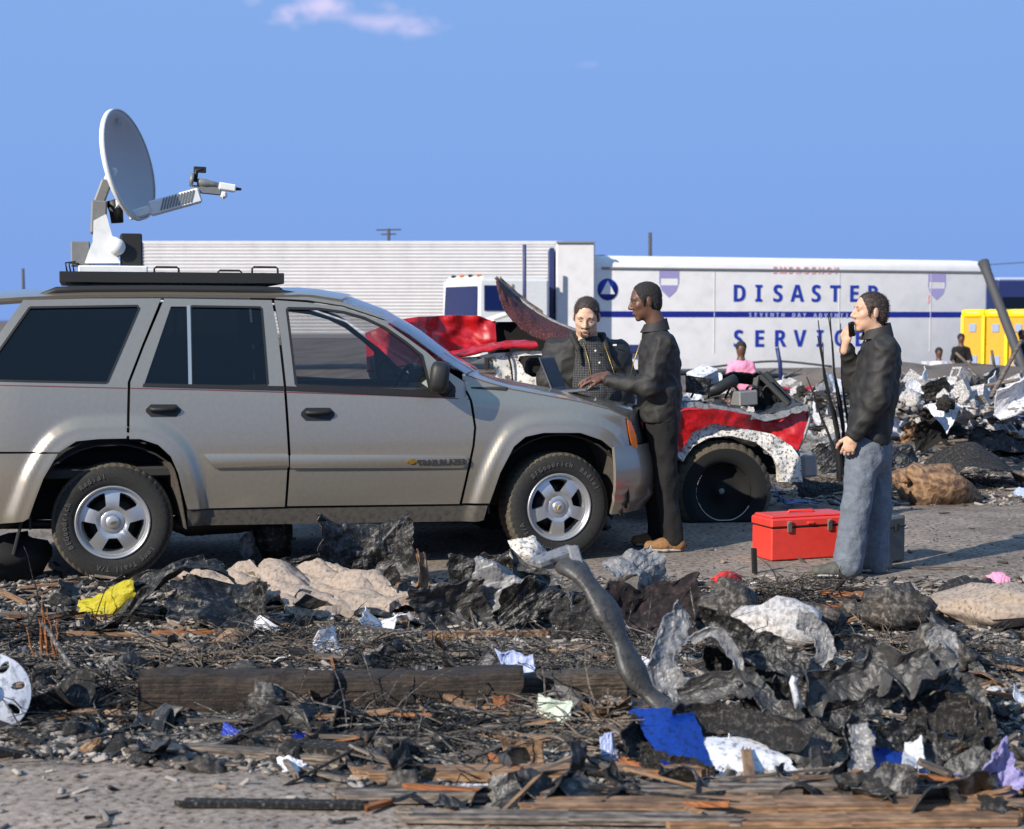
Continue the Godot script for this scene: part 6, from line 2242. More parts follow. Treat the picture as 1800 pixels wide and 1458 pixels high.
		var head = field_mesh([["e", Vector3(0, hh, 0), Vector3(0.085, 0.12, 0.10), Basis()], ["c", Vector3(0, hh - 0.05, 0), Vector3(0, sY, 0), 0.06, 0.065], ["c", Vector3(0, sY, 0), hip, 0.1, 0.1], ["c", hip, Vector3(-0.2 if crouch else -0.08, hip.y * 0.5, 0.15), 0.08, 0.06], ["c", Vector3(-0.2 if crouch else -0.08, hip.y * 0.5, 0.15), Vector3(-0.1, 0.03, 0.0), 0.06, 0.05], ["c", hip, Vector3(0.2 if crouch else 0.1, hip.y * 0.5, 0.12), 0.08, 0.06], ["c", Vector3(0.2 if crouch else 0.1, hip.y * 0.5, 0.12), Vector3(0.15, 0.03, -0.05), 0.06, 0.05], ["c", Vector3(-0.17, sY - 0.03, 0), Vector3(-0.24, sY - 0.3, 0.05), 0.045, 0.04], ["c", Vector3(-0.24, sY - 0.3, 0.05), Vector3(-0.15, sY - 0.5, 0.2), 0.038, 0.03], ["c", Vector3(0.17, sY - 0.03, 0), Vector3(0.25, sY - 0.3, 0.05), 0.045, 0.04], ["c", Vector3(0.25, sY - 0.3, 0.05), Vector3(0.18, sY - 0.5, 0.2), 0.038, 0.03]], 0.025, 0.05)
		put(F, "body", head, M.skin_brown)
		put(F, "shirt", field_mesh([["t", Vector3(0, sY - 0.04, 0), hip + Vector3(0, 0.08, 0), 0.13, 0.13, 0.05, XA, 1.35], ["c", Vector3(-0.17, sY - 0.03, 0), Vector3(-0.24, sY - 0.3, 0.05), 0.075, 0.06], ["c", Vector3(0.17, sY - 0.03, 0), Vector3(0.25, sY - 0.3, 0.05), 0.075, 0.06]], 0.022, 0.05, 0.012, 6.0), q[5])
		put(F, "hair", field_mesh([["e", Vector3(0, hh + 0.03, -0.015), Vector3(0.098, 0.11, 0.115), Basis()], ["e", Vector3(0, hh - 0.04, 0.10), Vector3(0.07, 0.09, 0.06), Basis(), 0.01, "-"]], 0.02, 0.03), M.hair_black)
func place_laptop() -> Vector3:
	# stands on the hood near its front; found from the hood surface itself
	var hp: Callable = T.hood_pt
	var best = Vector3.ZERO
	var bd = 1e9
	var tf = Transform3D(Basis(Vector3.UP, CAR_TURN), CAR_O)
	for i in 25:
		for j in 37:
			var w: Vector3 = tf * (hp.call(i / 24.0, j / 36.0) as Vector3)
			var c = cam_basis.inverse() * (w - EYE)
			var x = 900.0 + FPX * c.x / -c.z
			var y = 729.0 - FPX * c.y / -c.z
			var e = absf(x - 1015.0) + 1.6 * absf(y - 690.0)
			if e < bd:
				bd = e
				best = w
	var l = thing("laptop", "open grey laptop computer standing on the silver vehicle's hood", "laptop", best + Vector3(0, 0.012, 0), 0.0)
	l.rotation = Vector3(0.0, PI / 2 - 0.35, 0.0)
	l.rotation.x = -0.10
	var st = st_new(true)
	box_at(st, Vector3(0, 0.012, 0), Vector3(0.31, 0.024, 0.25), 0.005)
	var bs = put(l, "base", done(st), M.laptop)
	st = st_new(true)
	box_at(st, Vector3(0, 0.0255, -0.03), Vector3(0.27, 0.004, 0.11), 0.001)
	put(bs, "keyboard", done(st), M.laptop_dark)
	st = st_new(true)
	var tb = Transform3D(Basis(Vector3.RIGHT, -0.30), Vector3(0, 0.024, -0.125))
	cbox(st, tb * Transform3D(Basis(), Vector3(0, 0.125, 0)), Vector3(0.31, 0.25, 0.012), 0.004)
	var ld = put(l, "lid", done(st), M.laptop)
	st = st_new(true)
	cbox(st, tb * Transform3D(Basis(), Vector3(0, 0.128, 0.0075)), Vector3(0.28, 0.21, 0.003), 0.001)
	put(ld, "display", done(st), M.laptop_dark)
	return best + Vector3(0, 0.03, 0)
func build_toolboxes():
	# red toolbox
	var p = on_ground(1356, 987)
	var t = thing("toolbox", "red metal toolbox with two silver latches on the ground", "toolbox", Vector3(p.x, 0.0, p.z), 0.36)
	var L = 0.60
	var Dp = 0.26
	var c = Vector3(L * 0.5, 0, -Dp * 0.5)
	var st = st_new(true)
	box_at(st, c + Vector3(0, 0.108, 0), Vector3(L, 0.216, Dp), 0.008)
	put(t, "tray_body", done(st), M.box_red)
	st = st_new(true)
	box_at(st, c + Vector3(0, 0.25, 0), Vector3(L + 0.014, 0.062, Dp + 0.014), 0.012)
	box_at(st, c + Vector3(0, 0.288, 0), Vector3(L - 0.01, 0.02, Dp - 0.03), 0.009)
	var lid = put(t, "lid", done(st), M.box_red)
	st = st_new(true)
	box_at(st, c + Vector3(0, 0.222, 0), Vector3(L + 0.006, 0.008, Dp + 0.006), 0.002)
	put(t, "lid_seam", done(st), M.trim)
	st = st_new()
	tube(st, [c + Vector3(-0.1, 0.295, 0), c + Vector3(-0.09, 0.312, 0), c + Vector3(0.09, 0.312, 0), c + Vector3(0.1, 0.295, 0)], 0.009, 8)
	put(lid, "handle", done(st), M.box_red)
	for x in [0.13, 0.44]:
		st = st_new(true)
		box_at(st, Vector3(x, 0.225, 0.012), Vector3(0.036, 0.075, 0.012), 0.004)
		box_at(st, Vector3(x, 0.255, 0.02), Vector3(0.028, 0.02, 0.012), 0.004)
		put(t, "latch", done(st), M.chrome)
	st = st_new(true)
	box_at(st, Vector3(0.29, 0.245, 0.014), Vector3(0.05, 0.016, 0.016), 0.004)
	put(t, "hasp", done(st), M.box_red)
	# equipment case; its unlit end face is painted black
	p = on_ground(1591, 986)
	var k = thing("equipment_case", "dark grey hard equipment case standing behind the man in jeans", "case", Vector3(p.x, 0, p.z), 0.72)
	# corner at origin; long face runs left and away, short face runs right and away
	st = st_new(true)
	box_at(st, Vector3(-0.2, 0.15, -0.11), Vector3(0.4, 0.30, 0.22), 0.012)
	put(k, "shell", done(st), M.case_lit)
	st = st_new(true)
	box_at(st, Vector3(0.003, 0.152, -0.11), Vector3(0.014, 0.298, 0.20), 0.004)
	put(k, "shaded_end", done(st), M.case_shaded)
	st = st_new(true)
	box_at(st, Vector3(-0.2, 0.235, -0.11), Vector3(0.408, 0.012, 0.228), 0.003)
	put(k, "lid_seam", done(st), M.trim)
	for x in [-0.3, -0.1]:
		st = st_new(true)
		box_at(st, Vector3(x, 0.235, 0.006), Vector3(0.04, 0.05, 0.012), 0.003)
		put(k, "latch", done(st), M.dark_metal)
# ---------------------------------------------------------------- debris
func gpos(x: float, y: float) -> Vector3:
	var p = on_ground(x, y)
	for k in 3:
		p = on_ground(x, y, ground_height(p.x, p.z))
	return p
# crumpled sheet, w wide, l long, curled and folded
func crumple(w: float, l: float, sd: int, amp := 0.08, curl := 1.0, thick := 0.006, n := 22) -> ArrayMesh:
	var st = st_new()
	var r = RandomNumberGenerator.new()
	r.seed = sd * 17 + 5
	var c1 = r.randf_range(-1.0, 1.0) * curl
	var c2 = r.randf_range(-1.0, 1.0) * curl
	var sk = r.randf_range(-0.5, 0.5)
	var cr = []
	for k in 9:
		var a = r.randf() * TAU
		cr.append([cos(a), sin(a), r.randf_range(-0.42, 0.42), r.randf_range(-1.0, 1.0) * (1.0 if k < 4 else 0.55)])
	sheet(st, n, n, func(u: float, v: float) -> Vector3:
		var a = u - 0.5
		var b = v - 0.5
		var z = 0.0
		for c in cr:
			z += c[3] * absf(a * c[0] + b * c[1] - c[2])
		var e2: float = T.fold.get_noise_3d(u * 3.5 + sd * 1.7, v * 3.5, 4.0)
		var edge = 0.10 * T.fold.get_noise_2d(v * 2.6 + sd, u * 2.6) + 0.03 * T.fold.get_noise_2d(v * 9.0 + sd, u * 9.0)
		z = amp * (z * 2.0 + e2 * 0.35)
		var x = a * w
		var y = b * l
		z += c1 * x * x / w * 1.4 + c2 * y * y / l * 1.4
		return Vector3(x * (1.0 + edge * 2.0) + sk * y * 0.4, y * (1.0 + edge * 2.0) - 0.3 * absf(z) * c2, z), thick, true)
	return done(st)
# lay a mesh so that its lowest point sinks a little into the ground at p
func lay(o: Node3D, m: Mesh, p: Vector3, b: Basis, sink := 0.01):
	var box = m.get_aabb()
	var lowest = 1e9
	for k in 8:
		lowest = minf(lowest, (b * box.get_endpoint(k)).y)
	o.basis = b
	# the box corner is a bound, not the shape; use the vertices of small meshes
	if m is ArrayMesh:
		var vs: PackedVector3Array = m.surface_get_arrays(0)[Mesh.ARRAY_VERTEX]
		lowest = 1e9
		for i in range(0, vs.size(), 3):
			lowest = minf(lowest, (b * vs[i]).y)
	o.position = p + Vector3(0, -lowest - sink, 0)
func scrap(called: String, label: String, cat: String, px: float, py: float, w: float, l: float, sd: int, m: Material, rot: Vector3, amp := 0.08, curl := 1.0, group := "", sink := 0.02) -> MeshInstance3D:
	var me = crumple(w, l, sd, amp, curl)
	var o = solo(called, me, m, label, cat, group)
	lay(o, me, gpos(px, py), Basis.from_euler(rot), sink)
	return o
# a bent strip of sheet metal along a path of [pixel x, pixel y, depth]
func ribbon(called: String, label: String, cat: String, path: Array, w: float, tw0: float, tw1: float, m: Material, group := "", sd := 1, cup := 0.25) -> MeshInstance3D:
	var pts = []
	for p in path:
		pts.append(at_depth(p[0], p[1], p[2]))
	pts = spline(pts, 6)
	var n = pts.size()
	var st = st_new()
	var r = RandomNumberGenerator.new()
	r.seed = sd * 31 + 3
	var cr = []
	for k in 7:
		var an = r.randf() * TAU
		cr.append([cos(an) * 2.2, sin(an), r.randf_range(-0.9, 0.9), r.randf_range(-1.0, 1.0)])
	sheet(st, (n - 1) * 3, 16, func(a: float, b: float) -> Vector3:
		var i = mini(int(a * (n - 1)), n - 2)
		var here: Vector3 = pts[i].lerp(pts[i + 1], a * (n - 1) - i)
		var d: Vector3 = (pts[mini(i + 1, n - 1)] - pts[maxi(i - 1, 0)]).normalized()
		var side = d.cross(Vector3(0, 0, 1))
		if side.length() < 0.1:
			side = d.cross(Vector3.UP)
		side = side.normalized()
		var nrm = side.cross(d)
		var tw = lerpf(tw0, tw1, a) + 0.5 * T.fold.get_noise_2d(a * 3.0, sd * 3.1)
		var sv = side * cos(tw) + nrm * sin(tw)
		var nv = nrm * cos(tw) - side * sin(tw)
		var t = b - 0.5 + 0.12 * T.fold.get_noise_2d(a * 7.0 + sd, b * 2.0)
		var ww = w * (0.75 + 0.5 * absf(T.fold.get_noise_2d(a * 4.0, sd * 1.3 + 20.0)) + 0.25 * sin(a * PI))
		var z = 0.0
		for k in cr:
			z += k[3] * absf((a - 0.5) * k[0] + (b - 0.5) * k[1] - k[2])
		return here + sv * t * ww + nv * w * (cup * (4.0 * t * t - 0.4) + 0.34 * z + 0.06 * T.fold.get_noise_2d(a * 12.0, b * 4.0)), 0.005, true)
	return solo(called, done(st), m, label, cat, group)
# a creased sheet spanned between four corners [pixel x, pixel y, depth]
func patch(called: String, label: String, cat: String, c: Array, amp: float, m: Material, sd := 1, rough := 0.0, thick := 0.006, n := 20) -> MeshInstance3D:
	var q = []
	for p in c:
		q.append(at_depth(p[0], p[1], p[2]))
	var nrm: Vector3 = (q[1] - q[0]).cross(q[3] - q[0]).normalized()
	var r = RandomNumberGenerator.new()
	r.seed = sd
	var cr = []
	for k in 6:
		var a = r.randf() * TAU
		cr.append([cos(a), sin(a), r.randf_range(-0.35, 0.35), r.randf_range(-1.0, 1.0)])
	var st = st_new()
	sheet(st, n, n, func(u: float, v: float) -> Vector3:
		var e = 0.05 * T.fold.get_noise_2d(u * 5.0 + sd, v * 5.0)
		var uu = u + e * (1.0 if u > 0.9 or u < 0.1 else 0.3)
		var vv = v + e * 0.8
		var p: Vector3 = q[0].lerp(q[1], uu).lerp(q[3].lerp(q[2], uu), vv)
		var z = 0.0
		for k in cr:
			z += k[3] * absf((u - 0.5) * k[0] + (v - 0.5) * k[1] - k[2])
		return p + nrm * (amp * z * 2.0 + rough * (0.6 * T.gs.get_noise_2d(u * 3.0 + sd, v * 3.0) + 0.18 * T.gs.get_noise_2d(u * 11.0, v * 11.0 + sd))), thick)
	return solo(called, done(st), m, label, cat)
func plank_mesh(l: float, w: float, t: float, sd: int) -> ArrayMesh:
	var st = st_new(true)
	var r = RandomNumberGenerator.new()
	r.seed = sd
	# board with a splintered end
	var n = 5
	var z = []
	for k in n + 1:
		z.append(-w * 0.5 + w * k / n)
	for k in n:
		var e0 = l * 0.5 + r.randf_range(-0.07, 0.03) * minf(l, 0.8)
		var e1 = -l * 0.5 + r.randf_range(-0.03, 0.07) * minf(l, 0.8)
		var a = [Vector3(e1, 0, z[k]), Vector3(e0, 0, z[k]), Vector3(e0 - 0.02, 0, z[k + 1]), Vector3(e1 + 0.01, 0, z[k + 1])]
		var b = []
		for v in a:
			b.append(v + Vector3(0, t, 0))
		quad(st, a[0], a[1], a[2], a[3])
		quad(st, b[0], b[3], b[2], b[1])
		for q in 4:
			quad(st, a[q], b[q], b[(q + 1) % 4], a[(q + 1) % 4])
	return done(st)
func rock_mesh(sd: int, r: Vector3, rough := 0.35) -> ArrayMesh:
	var st = st_new()
	var nu = 14
	var nv = 9
	var g = []
	for i in nv + 1:
		var la = -PI / 2 + PI * i / nv
		var row = []
		for j in nu:
			var lo = TAU * j / nu
			var d = Vector3(cos(la) * cos(lo), sin(la), cos(la) * sin(lo))
			var k: float = 1.0 + rough * (T.fold.get_noise_3dv(d * 1.3 + Vector3(sd * 7.0, 0, 0)) * 1.4 + absf(T.fold.get_noise_3dv(d * 3.2 + Vector3(0, sd * 5.0, 0))) * 0.8)
			row.append(d * r * k)
		g.append(row)
	for i in nv:
		for j in nu:
			var k = (j + 1) % nu
			if i == 0:
				tri(st, g[0][0], g[1][k], g[1][j])
			elif i == nv - 1:
				tri(st, g[i][j], g[i][k], g[nv][0])
			else:
				quad(st, g[i][j], g[i][k], g[i + 1][k], g[i + 1][j])
	return done(st)
func block_mesh() -> ArrayMesh:
	# hollow concrete block, 0.4 x 0.2 x 0.2, two cores
	var o = PackedVector2Array([Vector2(-0.2, -0.1), Vector2(0.2, -0.1), Vector2(0.2, 0.1), Vector2(-0.2, 0.1)])
	var h1 = PackedVector2Array([Vector2(-0.165, -0.065), Vector2(-0.02, -0.065), Vector2(-0.02, 0.065), Vector2(-0.165, 0.065)])
	var h2 = PackedVector2Array([Vector2(0.02, -0.065), Vector2(0.165, -0.065), Vector2(0.165, 0.065), Vector2(0.02, 0.065)])
	var a = skin(o.duplicate(), [h1, h2], 0.4, func(v: Vector2) -> Vector3: return Vector3(v.x, v.y, 0.1), false, 0.2)
	var b = skin(o.duplicate(), [h1, h2], 0.4, func(v: Vector2) -> Vector3: return Vector3(v.x, v.y, -0.1), true, 0.0)
	return joined([a, b])
func strands(n: int, spread: float, height: float, sd: int, thick := 0.003, flat := 0.3) -> ArrayMesh:
	var st = st_new(true)
	var r = RandomNumberGenerator.new()
	r.seed = sd
	for k in n:
		var p = Vector3(r.randfn(0, spread * 0.5), r.randf() * height * flat, r.randfn(0, spread * 0.35))
		var d = Vector3(r.randfn(0, 1), r.randf() * 1.3 * height / maxf(spread, 0.01), r.randfn(0, 0.7)).normalized()
		var l = r.randf_range(0.25, 0.8) * spread
		var bend = Vector3(r.randfn(0, 0.3), -0.3, r.randfn(0, 0.3)) * l
		var q = p
		for s in 3:
			var f = (s + 1) / 3.0
			var e = p + d * l * f + bend * f * f
			e.y = maxf(e.y, 0.004)
			var side = d.cross(Vector3(0.3, 0.5, 0.8)).normalized() * thick
			quad(st, q - side, e - side * (1.0 - f * 0.5), e + side * (1.0 - f * 0.5), q + side)
			var s2 = side.cross(d).normalized() * thick
			quad(st, q - s2, e - s2 * (1.0 - f * 0.5), e + s2 * (1.0 - f * 0.5), q + s2)
			q = e
	return done(st)
func stick(called: String, label: String, cat: String, a: Vector3, b: Vector3, r0: float, r1: float, m: Material, group := "", wob := 0.03):
	var st = st_new()
	var pts = []
	var rr = []
	var L = a.distance_to(b)
	for k in 7:
		var f = k / 6.0
		pts.append(a.lerp(b, f) + Vector3(T.fold.get_noise_2d(f * 4.0 + a.x * 9.0, a.z), T.fold.get_noise_2d(f * 4.0, a.x * 7.0), T.fold.get_noise_2d(a.z * 5.0, f * 4.0)) * wob * L)
		rr.append(lerpf(r0, r1, f))
	tube(st, pts, rr, 6)
	return solo(called, done(st), m, label, cat, group)
func board_px(called: String, label: String, cat: String, x0: float, y0: float, x1: float, y1: float, w: float, t: float, sd: int, m: Material, group := "", lift := 0.0):
	var a = gpos(x0, y0)
	var b = gpos(x1, y1)
	var me = plank_mesh(a.distance_to(b), w, t, sd)
	var o = solo(called, me, m, label, cat, group)
	var d = (b - a).normalized()
	var z = d.cross(Vector3.UP).normalized()
	o.basis = Basis(d, z.cross(d), z)
	o.position = (a + b) * 0.5 + Vector3(0, lift, 0)
	return o

func build_debris():
	var V = func(x, y, z): return Vector3(x, y, z)
	# ---- heap in the right foreground: twisted metal
	var st = st_new()
	var d0 = 6.35
	var arm = spline([at_depth(995, 992, d0 + 0.1), at_depth(1022, 1012, d0), at_depth(1058, 1062, d0 - 0.05), at_depth(1088, 1120, d0 - 0.1), at_depth(1112, 1178, d0 - 0.15), at_depth(1150, 1228, d0 - 0.2), at_depth(1205, 1262, d0 - 0.3)], 5)
	var ar = []
	for k in arm.size():
		ar.append(0.06 + 0.014 * sin(k * 0.7))
	tube(st, arm, ar, 10, true, 0.55)
	var tm = thing("twisted_strut", "bent dark steel strut rising from the twisted metal heap", "metal strut")
	put(tm, "strut", done(st), M.sheet_dark)
	st = st_new(true)
	bar(st, at_depth(938, 992, d0 + 0.05), at_depth(1010, 966, d0 + 0.15), 0.10, 0.035, 0.008)
	bar(st, at_depth(1006, 962, d0 + 0.12), at_depth(1020, 1010, d0), 0.05, 0.03, 0.006)
	put(tm, "head_plate", done(st), M.sheet)
	var G = "twisted metal heap"
	var rb = [
		[[[1221, 1079, 6.0], [1184, 1125, 5.95], [1165, 1178, 5.9], [1203, 1212, 5.85]], 0.13, 0.3, 0.6, M.sheet, "pale curled metal strip beside the bent strut"],
		[[[1221, 1082, 6.1], [1287, 1116, 6.05], [1357, 1146, 6.0], [1420, 1175, 5.95]], 0.14, 0.2, 0.9, M.burnt, "black metal strip slanting down over the heap"],
		[[[1215, 1128, 5.9], [1256, 1110, 5.9], [1288, 1150, 5.9], [1300, 1190, 5.9]], 0.05, 0.2, 0.4, M.sheet, "thin hooked metal strip over the heap's left side"],
		[[[1250, 1190, 6.1], [1300, 1160, 6.1], [1350, 1190, 6.1], [1400, 1200, 6.0]], 0.20, 0.2, 0.6, M.charcoal, "broad sooty metal strip in the heap's hollow"],
		[[[1398, 1095, 6.1], [1430, 1106, 6.1], [1452, 1144, 6.05], [1425, 1185, 6.0]], 0.09, 0.5, 0.2, M.sheet, "pale metal fin standing at the heap's back"],
		[[[1430, 1150, 6.1], [1490, 1128, 6.1], [1560, 1150, 6.1], [1600, 1180, 6.0]], 0.07, 0.1, 0.7, M.burnt, "narrow black strip along the heap's back"],
		[[[1400, 1232, 5.7], [1470, 1196, 5.75], [1530, 1180, 5.8], [1590, 1172, 5.85]], 0.17, 0.15, 0.3, M.sheet_dark, "wide grey metal panel across the top of the heap"],
		[[[1575, 1170, 5.85], [1622, 1196, 5.8], [1655, 1222, 5.75]], 0.15, -0.2, 0.4, M.sheet_dark, "grey folded end of panel at the heap's shoulder"],
		[[[1195, 1228, 5.7], [1285, 1200, 5.7], [1333, 1206, 5.7], [1362, 1247, 5.65], [1410, 1262, 5.6]], 0.12, 0.2, 0.6, M.sheet_dark, "wavy grey metal strip across the heap's middle"],
		[[[1400, 1262, 5.6], [1497, 1252, 5.6], [1560, 1222, 5.65], [1610, 1190, 5.7]], 0.10, 0.1, 0.3, M.burnt, "dark metal strip below the wide grey panel"],
		[[[1651, 1140, 5.9], [1674, 1196, 5.8], [1707, 1225, 5.75], [1730, 1280, 5.7]], 0.10, 0.4, 0.1, M.sheet_dark, "grey twisted strip at the heap's outer end"],
		[[[1628, 1124, 6.0], [1664, 1122, 6.0], [1662, 1165, 5.95]], 0.09, 0.2, 0.6, M.sheet, "pale torn flap above the heap's outer end"],
		[[[1600, 1255, 5.7], [1660, 1250, 5.7], [1710, 1268, 5.65], [1738, 1310, 5.6]], 0.18, 0.1, 0.4, M.charcoal, "black slab of metal at the heap's outer end"],
		[[[1501, 1262, 5.4], [1497, 1330, 5.3], [1466, 1385, 5.2], [1480, 1440, 5.1]], 0.11, 0.3, 0.5, M.burnt, "dark strip hanging down over the front boards"],
		[[[1505, 1275, 5.35], [1512, 1320, 5.3], [1498, 1370, 5.25]], 0.09, 0.1, 0.3, M.sheet, "pale bent bracket at the heap's front"],
		[[[1330, 1272, 5.55], [1427, 1290, 5.5], [1466, 1325, 5.45]], 0.10, 0.2, 0.5, M.sheet_dark, "grey strip curving over the white sheet"],
		[[[1180, 1262, 5.6], [1260, 1262, 5.6], [1340, 1285, 5.5], [1420, 1320, 5.4]], 0.13, 0.2, 0.5, M.charcoal, "sooty strip lying above the white sheet"],
		[[[1540, 1290, 5.4], [1600, 1300, 5.4], [1680, 1330, 5.35]], 0.14, 0.1, 0.5, M.burnt, "burnt strip beneath the black slab"],
		[[[1560, 1240, 5.9], [1600, 1215, 5.9], [1640, 1250, 5.8], [1650, 1310, 5.6]], 0.12, 0.4, 0.2, M.burnt, "burnt strip folded under the grey panel's end"],
		[[[1120, 1275, 5.6], [1110, 1310, 5.5], [1130, 1360, 5.4]], 0.14, 0.3, 0.5, M.charcoal, "sooty strip at the foot of the bent strut"],
		[[[1130, 1330, 5.4], [1190, 1350, 5.35], [1260, 1362, 5.3]], 0.10, 0.3, 0.2, M.charcoal, "black strip under the blue sheet"],
		[[[1690, 1160, 6.2], [1660, 1190, 6.0], [1590, 1210, 5.95]], 0.10, 0.2, 0.6, M.burnt, "thin burnt strip behind the heap's outer end"],
		[[[1300, 1245, 5.75], [1380, 1225, 5.8], [1450, 1230, 5.75]], 0.16, 0.5, 0.1, M.burnt, "black folded strip at the heap's core"],
	]
	for k in rb.size():
		var h: Array = rb[k]
		ribbon("metal_scrap", h[5], "metal scrap", h[0], h[1] * 0.78, h[2], h[3], h[4], G, k + 2)
	patch("blue_sheet", "deep blue plastic sheet under the twisted metal heap", "plastic sheet", [[1108, 1243, 5.65], [1222, 1252, 5.6], [1262, 1368, 5.25], [1172, 1350, 5.3]], 0.02, M.blue_plastic, 3)
	patch("white_sheet", "large dirty white plastic sheet in front of the twisted metal heap", "plastic sheet", [[1216, 1284, 5.5], [1330, 1292, 5.5], [1432, 1372, 5.25], [1278, 1384, 5.2]], 0.018, M.white_plastic, 4)
	patch("blue_plate", "blue plastic plate poking out of the twisted metal heap", "plastic plate", [[1530, 1280, 5.45], [1592, 1308, 5.45], [1584, 1362, 5.25], [1516, 1360, 5.25]], 0.01, M.blue_plastic, 5)
	patch("white_bucket", "crumpled white plastic bucket beside the blue plate", "bucket", [[1590, 1312, 5.4], [1618, 1312, 5.4], [1626, 1362, 5.25], [1582, 1366, 5.25]], 0.03, M.white_plastic, 6)
	patch("pale_bag", "pale blue-grey plastic bag beside the white bucket", "plastic bag", [[1618, 1338, 5.35], [1658, 1340, 5.35], [1662, 1386, 5.2], [1612, 1388, 5.2]], 0.03, M.white_text, 7)
	scrap("lilac_bag", "lilac plastic bag lying by the long boards", "plastic bag", 1725, 1395, 0.20, 0.13, 26, M.lilac, V.call(-0.8, 0.2, 0.1), 0.05, 1.0)
	scrap("violet_rag", "violet rag crumpled at the end of the long boards", "rag", 1783, 1412, 0.13, 0.16, 27, M.lilac, V.call(-0.3, 0.8, 0.4), 0.06, 1.2)
	st = st_new()
	tube(st, [at_depth(1404, 1245, 5.6), at_depth(1400, 1225, 5.6), at_depth(1394, 1200, 5.6), at_depth(1398, 1190, 5.6)], 0.014, 6)
	solo("white_pipe", done(st), M.white_plastic, "short white bent pipe sticking out of the twisted metal heap", "pipe")
	# ---- beams and boards
	var bm = [[250, 1252, 590, 1252, 0.16, 0.19, M.timber, "burnt square timber lying behind the pale splintered boards"], [560, 1248, 920, 1240, 0.18, 0.17, M.timber, "burnt timber butted against the longer square timber"], [900, 1232, 1100, 1226, 0.14, 0.13, M.timber_ash, "ash-grey burnt timber running towards the bent strut"]]
	for b in bm:
		var a = gpos(b[0], b[1])
		var c = gpos(b[2], b[3])
		var me = rock_bar(a.distance_to(c), b[5], b[4], int(b[0]))
		var o = solo("burnt_timber", me, b[6], b[7], "timber")
		var dd = (c - a).normalized()
		var zz = dd.cross(Vector3.UP).normalized()
		o.basis = Basis(dd, Vector3.UP, zz)
		o.position = (a + c) * 0.5 + Vector3(0, b[5] * 0.42, 0)
	var boards = [
		[620, 1372, 1240, 1366, 0.10, 0.035, M.wood, "long orange-brown board in front of the litter"],
		[585, 1412, 1420, 1400, 0.09, 0.03, M.wood_old, "long weathered board running under the heap's front"],
		[920, 1432, 1800, 1428, 0.11, 0.03, M.wood, "long brown board at the front edge of the debris"],
		[1240, 1392, 1800, 1396, 0.10, 0.035, M.wood_old, "grey board lying beneath the white plastic sheet"],
		[310, 1420, 640, 1424, 0.05, 0.018, M.charcoal, "thin black lath lying alone on the pale sand"],
		[700, 1446, 1300, 1452, 0.09, 0.02, M.wood_old, "half buried grey board nearest the sand edge"],
		[1180, 1455, 1800, 1448, 0.08, 0.025, M.wood, "split brown board in front of the dark standing scrap"],
		[0, 1286, 170, 1262, 0.06, 0.03, M.wood, "pale board below the white wheel cover"],
		[265, 1268, 400, 1240, 0.06, 0.025, M.wood, "short pale board leaning on the burnt timber"],
		[330, 1325, 620, 1346, 0.06, 0.03, M.wood_old, "grey lath beside the crumpled white rag"],
		[500, 1330, 640, 1340, 0.09, 0.05, M.charcoal, "charred board stub at the edge of the sand"],
		[640, 1345, 960, 1275, 0.07, 0.03, M.wood_old, "weathered lath lying slantwise across the litter"],
		[745, 1125, 975, 1122, 0.06, 0.035, M.rust, "rusty steel bar lying before the crumpled sheets"],
		[1440, 1045, 1665, 1075, 0.09, 0.02, M.wood_orange, "orange split board in front of the man in jeans"],
		[1425, 1080, 1530, 1074, 0.08, 0.03, M.wood_orange, "short orange board beside the grey boulder"],
		[1470, 1040, 1600, 1058, 0.06, 0.02, M.wood_orange, "thin orange splinter lying on the split board"],
		[225, 1120, 385, 1165, 0.05, 0.03, M.wood_old, "grey lath lying on the tangled twigs"],
		[570, 1112, 740, 1130, 0.07, 0.035, M.char_, "charred flat bar behind the burnt timber"],
		[150, 1150, 330, 1180, 0.08, 0.04, M.charcoal, "black plank behind the white wheel cover"],
		[0, 1085, 220, 1092, 0.05, 0.02, M.rust, "rust brown lath under the yellow cloth"],
		[270, 1120, 440, 1118, 0.04, 0.016, M.wood_orange, "thin orange lath below the black hollow"],
		[1490, 1000, 1720, 1002, 0.04, 0.012, M.wood_old, "thin lath on the ground behind the black case"],
	]
	for k in boards.size():
		var b: Array = boards[k]
		board_px("board", b[7], "board", b[0], b[1], b[2], b[3], b[4], b[5], k + 3, b[6], "", 0.004 + 0.004 * (k % 3))
	# ---- left and centre foreground
	var wc = thing("wheel_cover", "round white plastic wheel cover with dark slots leaning in the litter", "wheel cover", gpos(-22, 1288), 0.3)
	var disc = PackedVector2Array()
	for k in 40:
		disc.append(Vector2.from_angle(TAU * k / 40.0) * 0.165)
	var holes = []
	for k in 8:
		var c = Vector2.from_angle(TAU * k / 8.0 + 0.2) * 0.12
		var hp = PackedVector2Array()
		for q in 10:
			var e = Vector2.from_angle(TAU * q / 10.0) * Vector2(0.03, 0.016)
			hp.append(c + e.rotated(TAU * k / 8.0 + 0.2))
		holes.append(hp)
	var tl = Basis(Vector3.RIGHT, -0.45)
	put(wc, "disc", skin(disc, holes, 0.04, func(v: Vector2) -> Vector3: return tl * Vector3(v.x, v.y, 0.05 - v.length_squared() * 1.1) + Vector3(0, 0.145, 0), false, 0.012), M.white_plastic)
	st = st_new()
	lathe(st, [Vector2(0.0, 0.01), Vector2(0.04, 0.008), Vector2(0.045, -0.01)], 20, Transform3D(tl * Basis(Vector3.RIGHT, PI / 2), tl * Vector3(0, 0, 0.055) + Vector3(0, 0.145, 0)))
	put(wc, "hub", done(st), M.grey_metal)
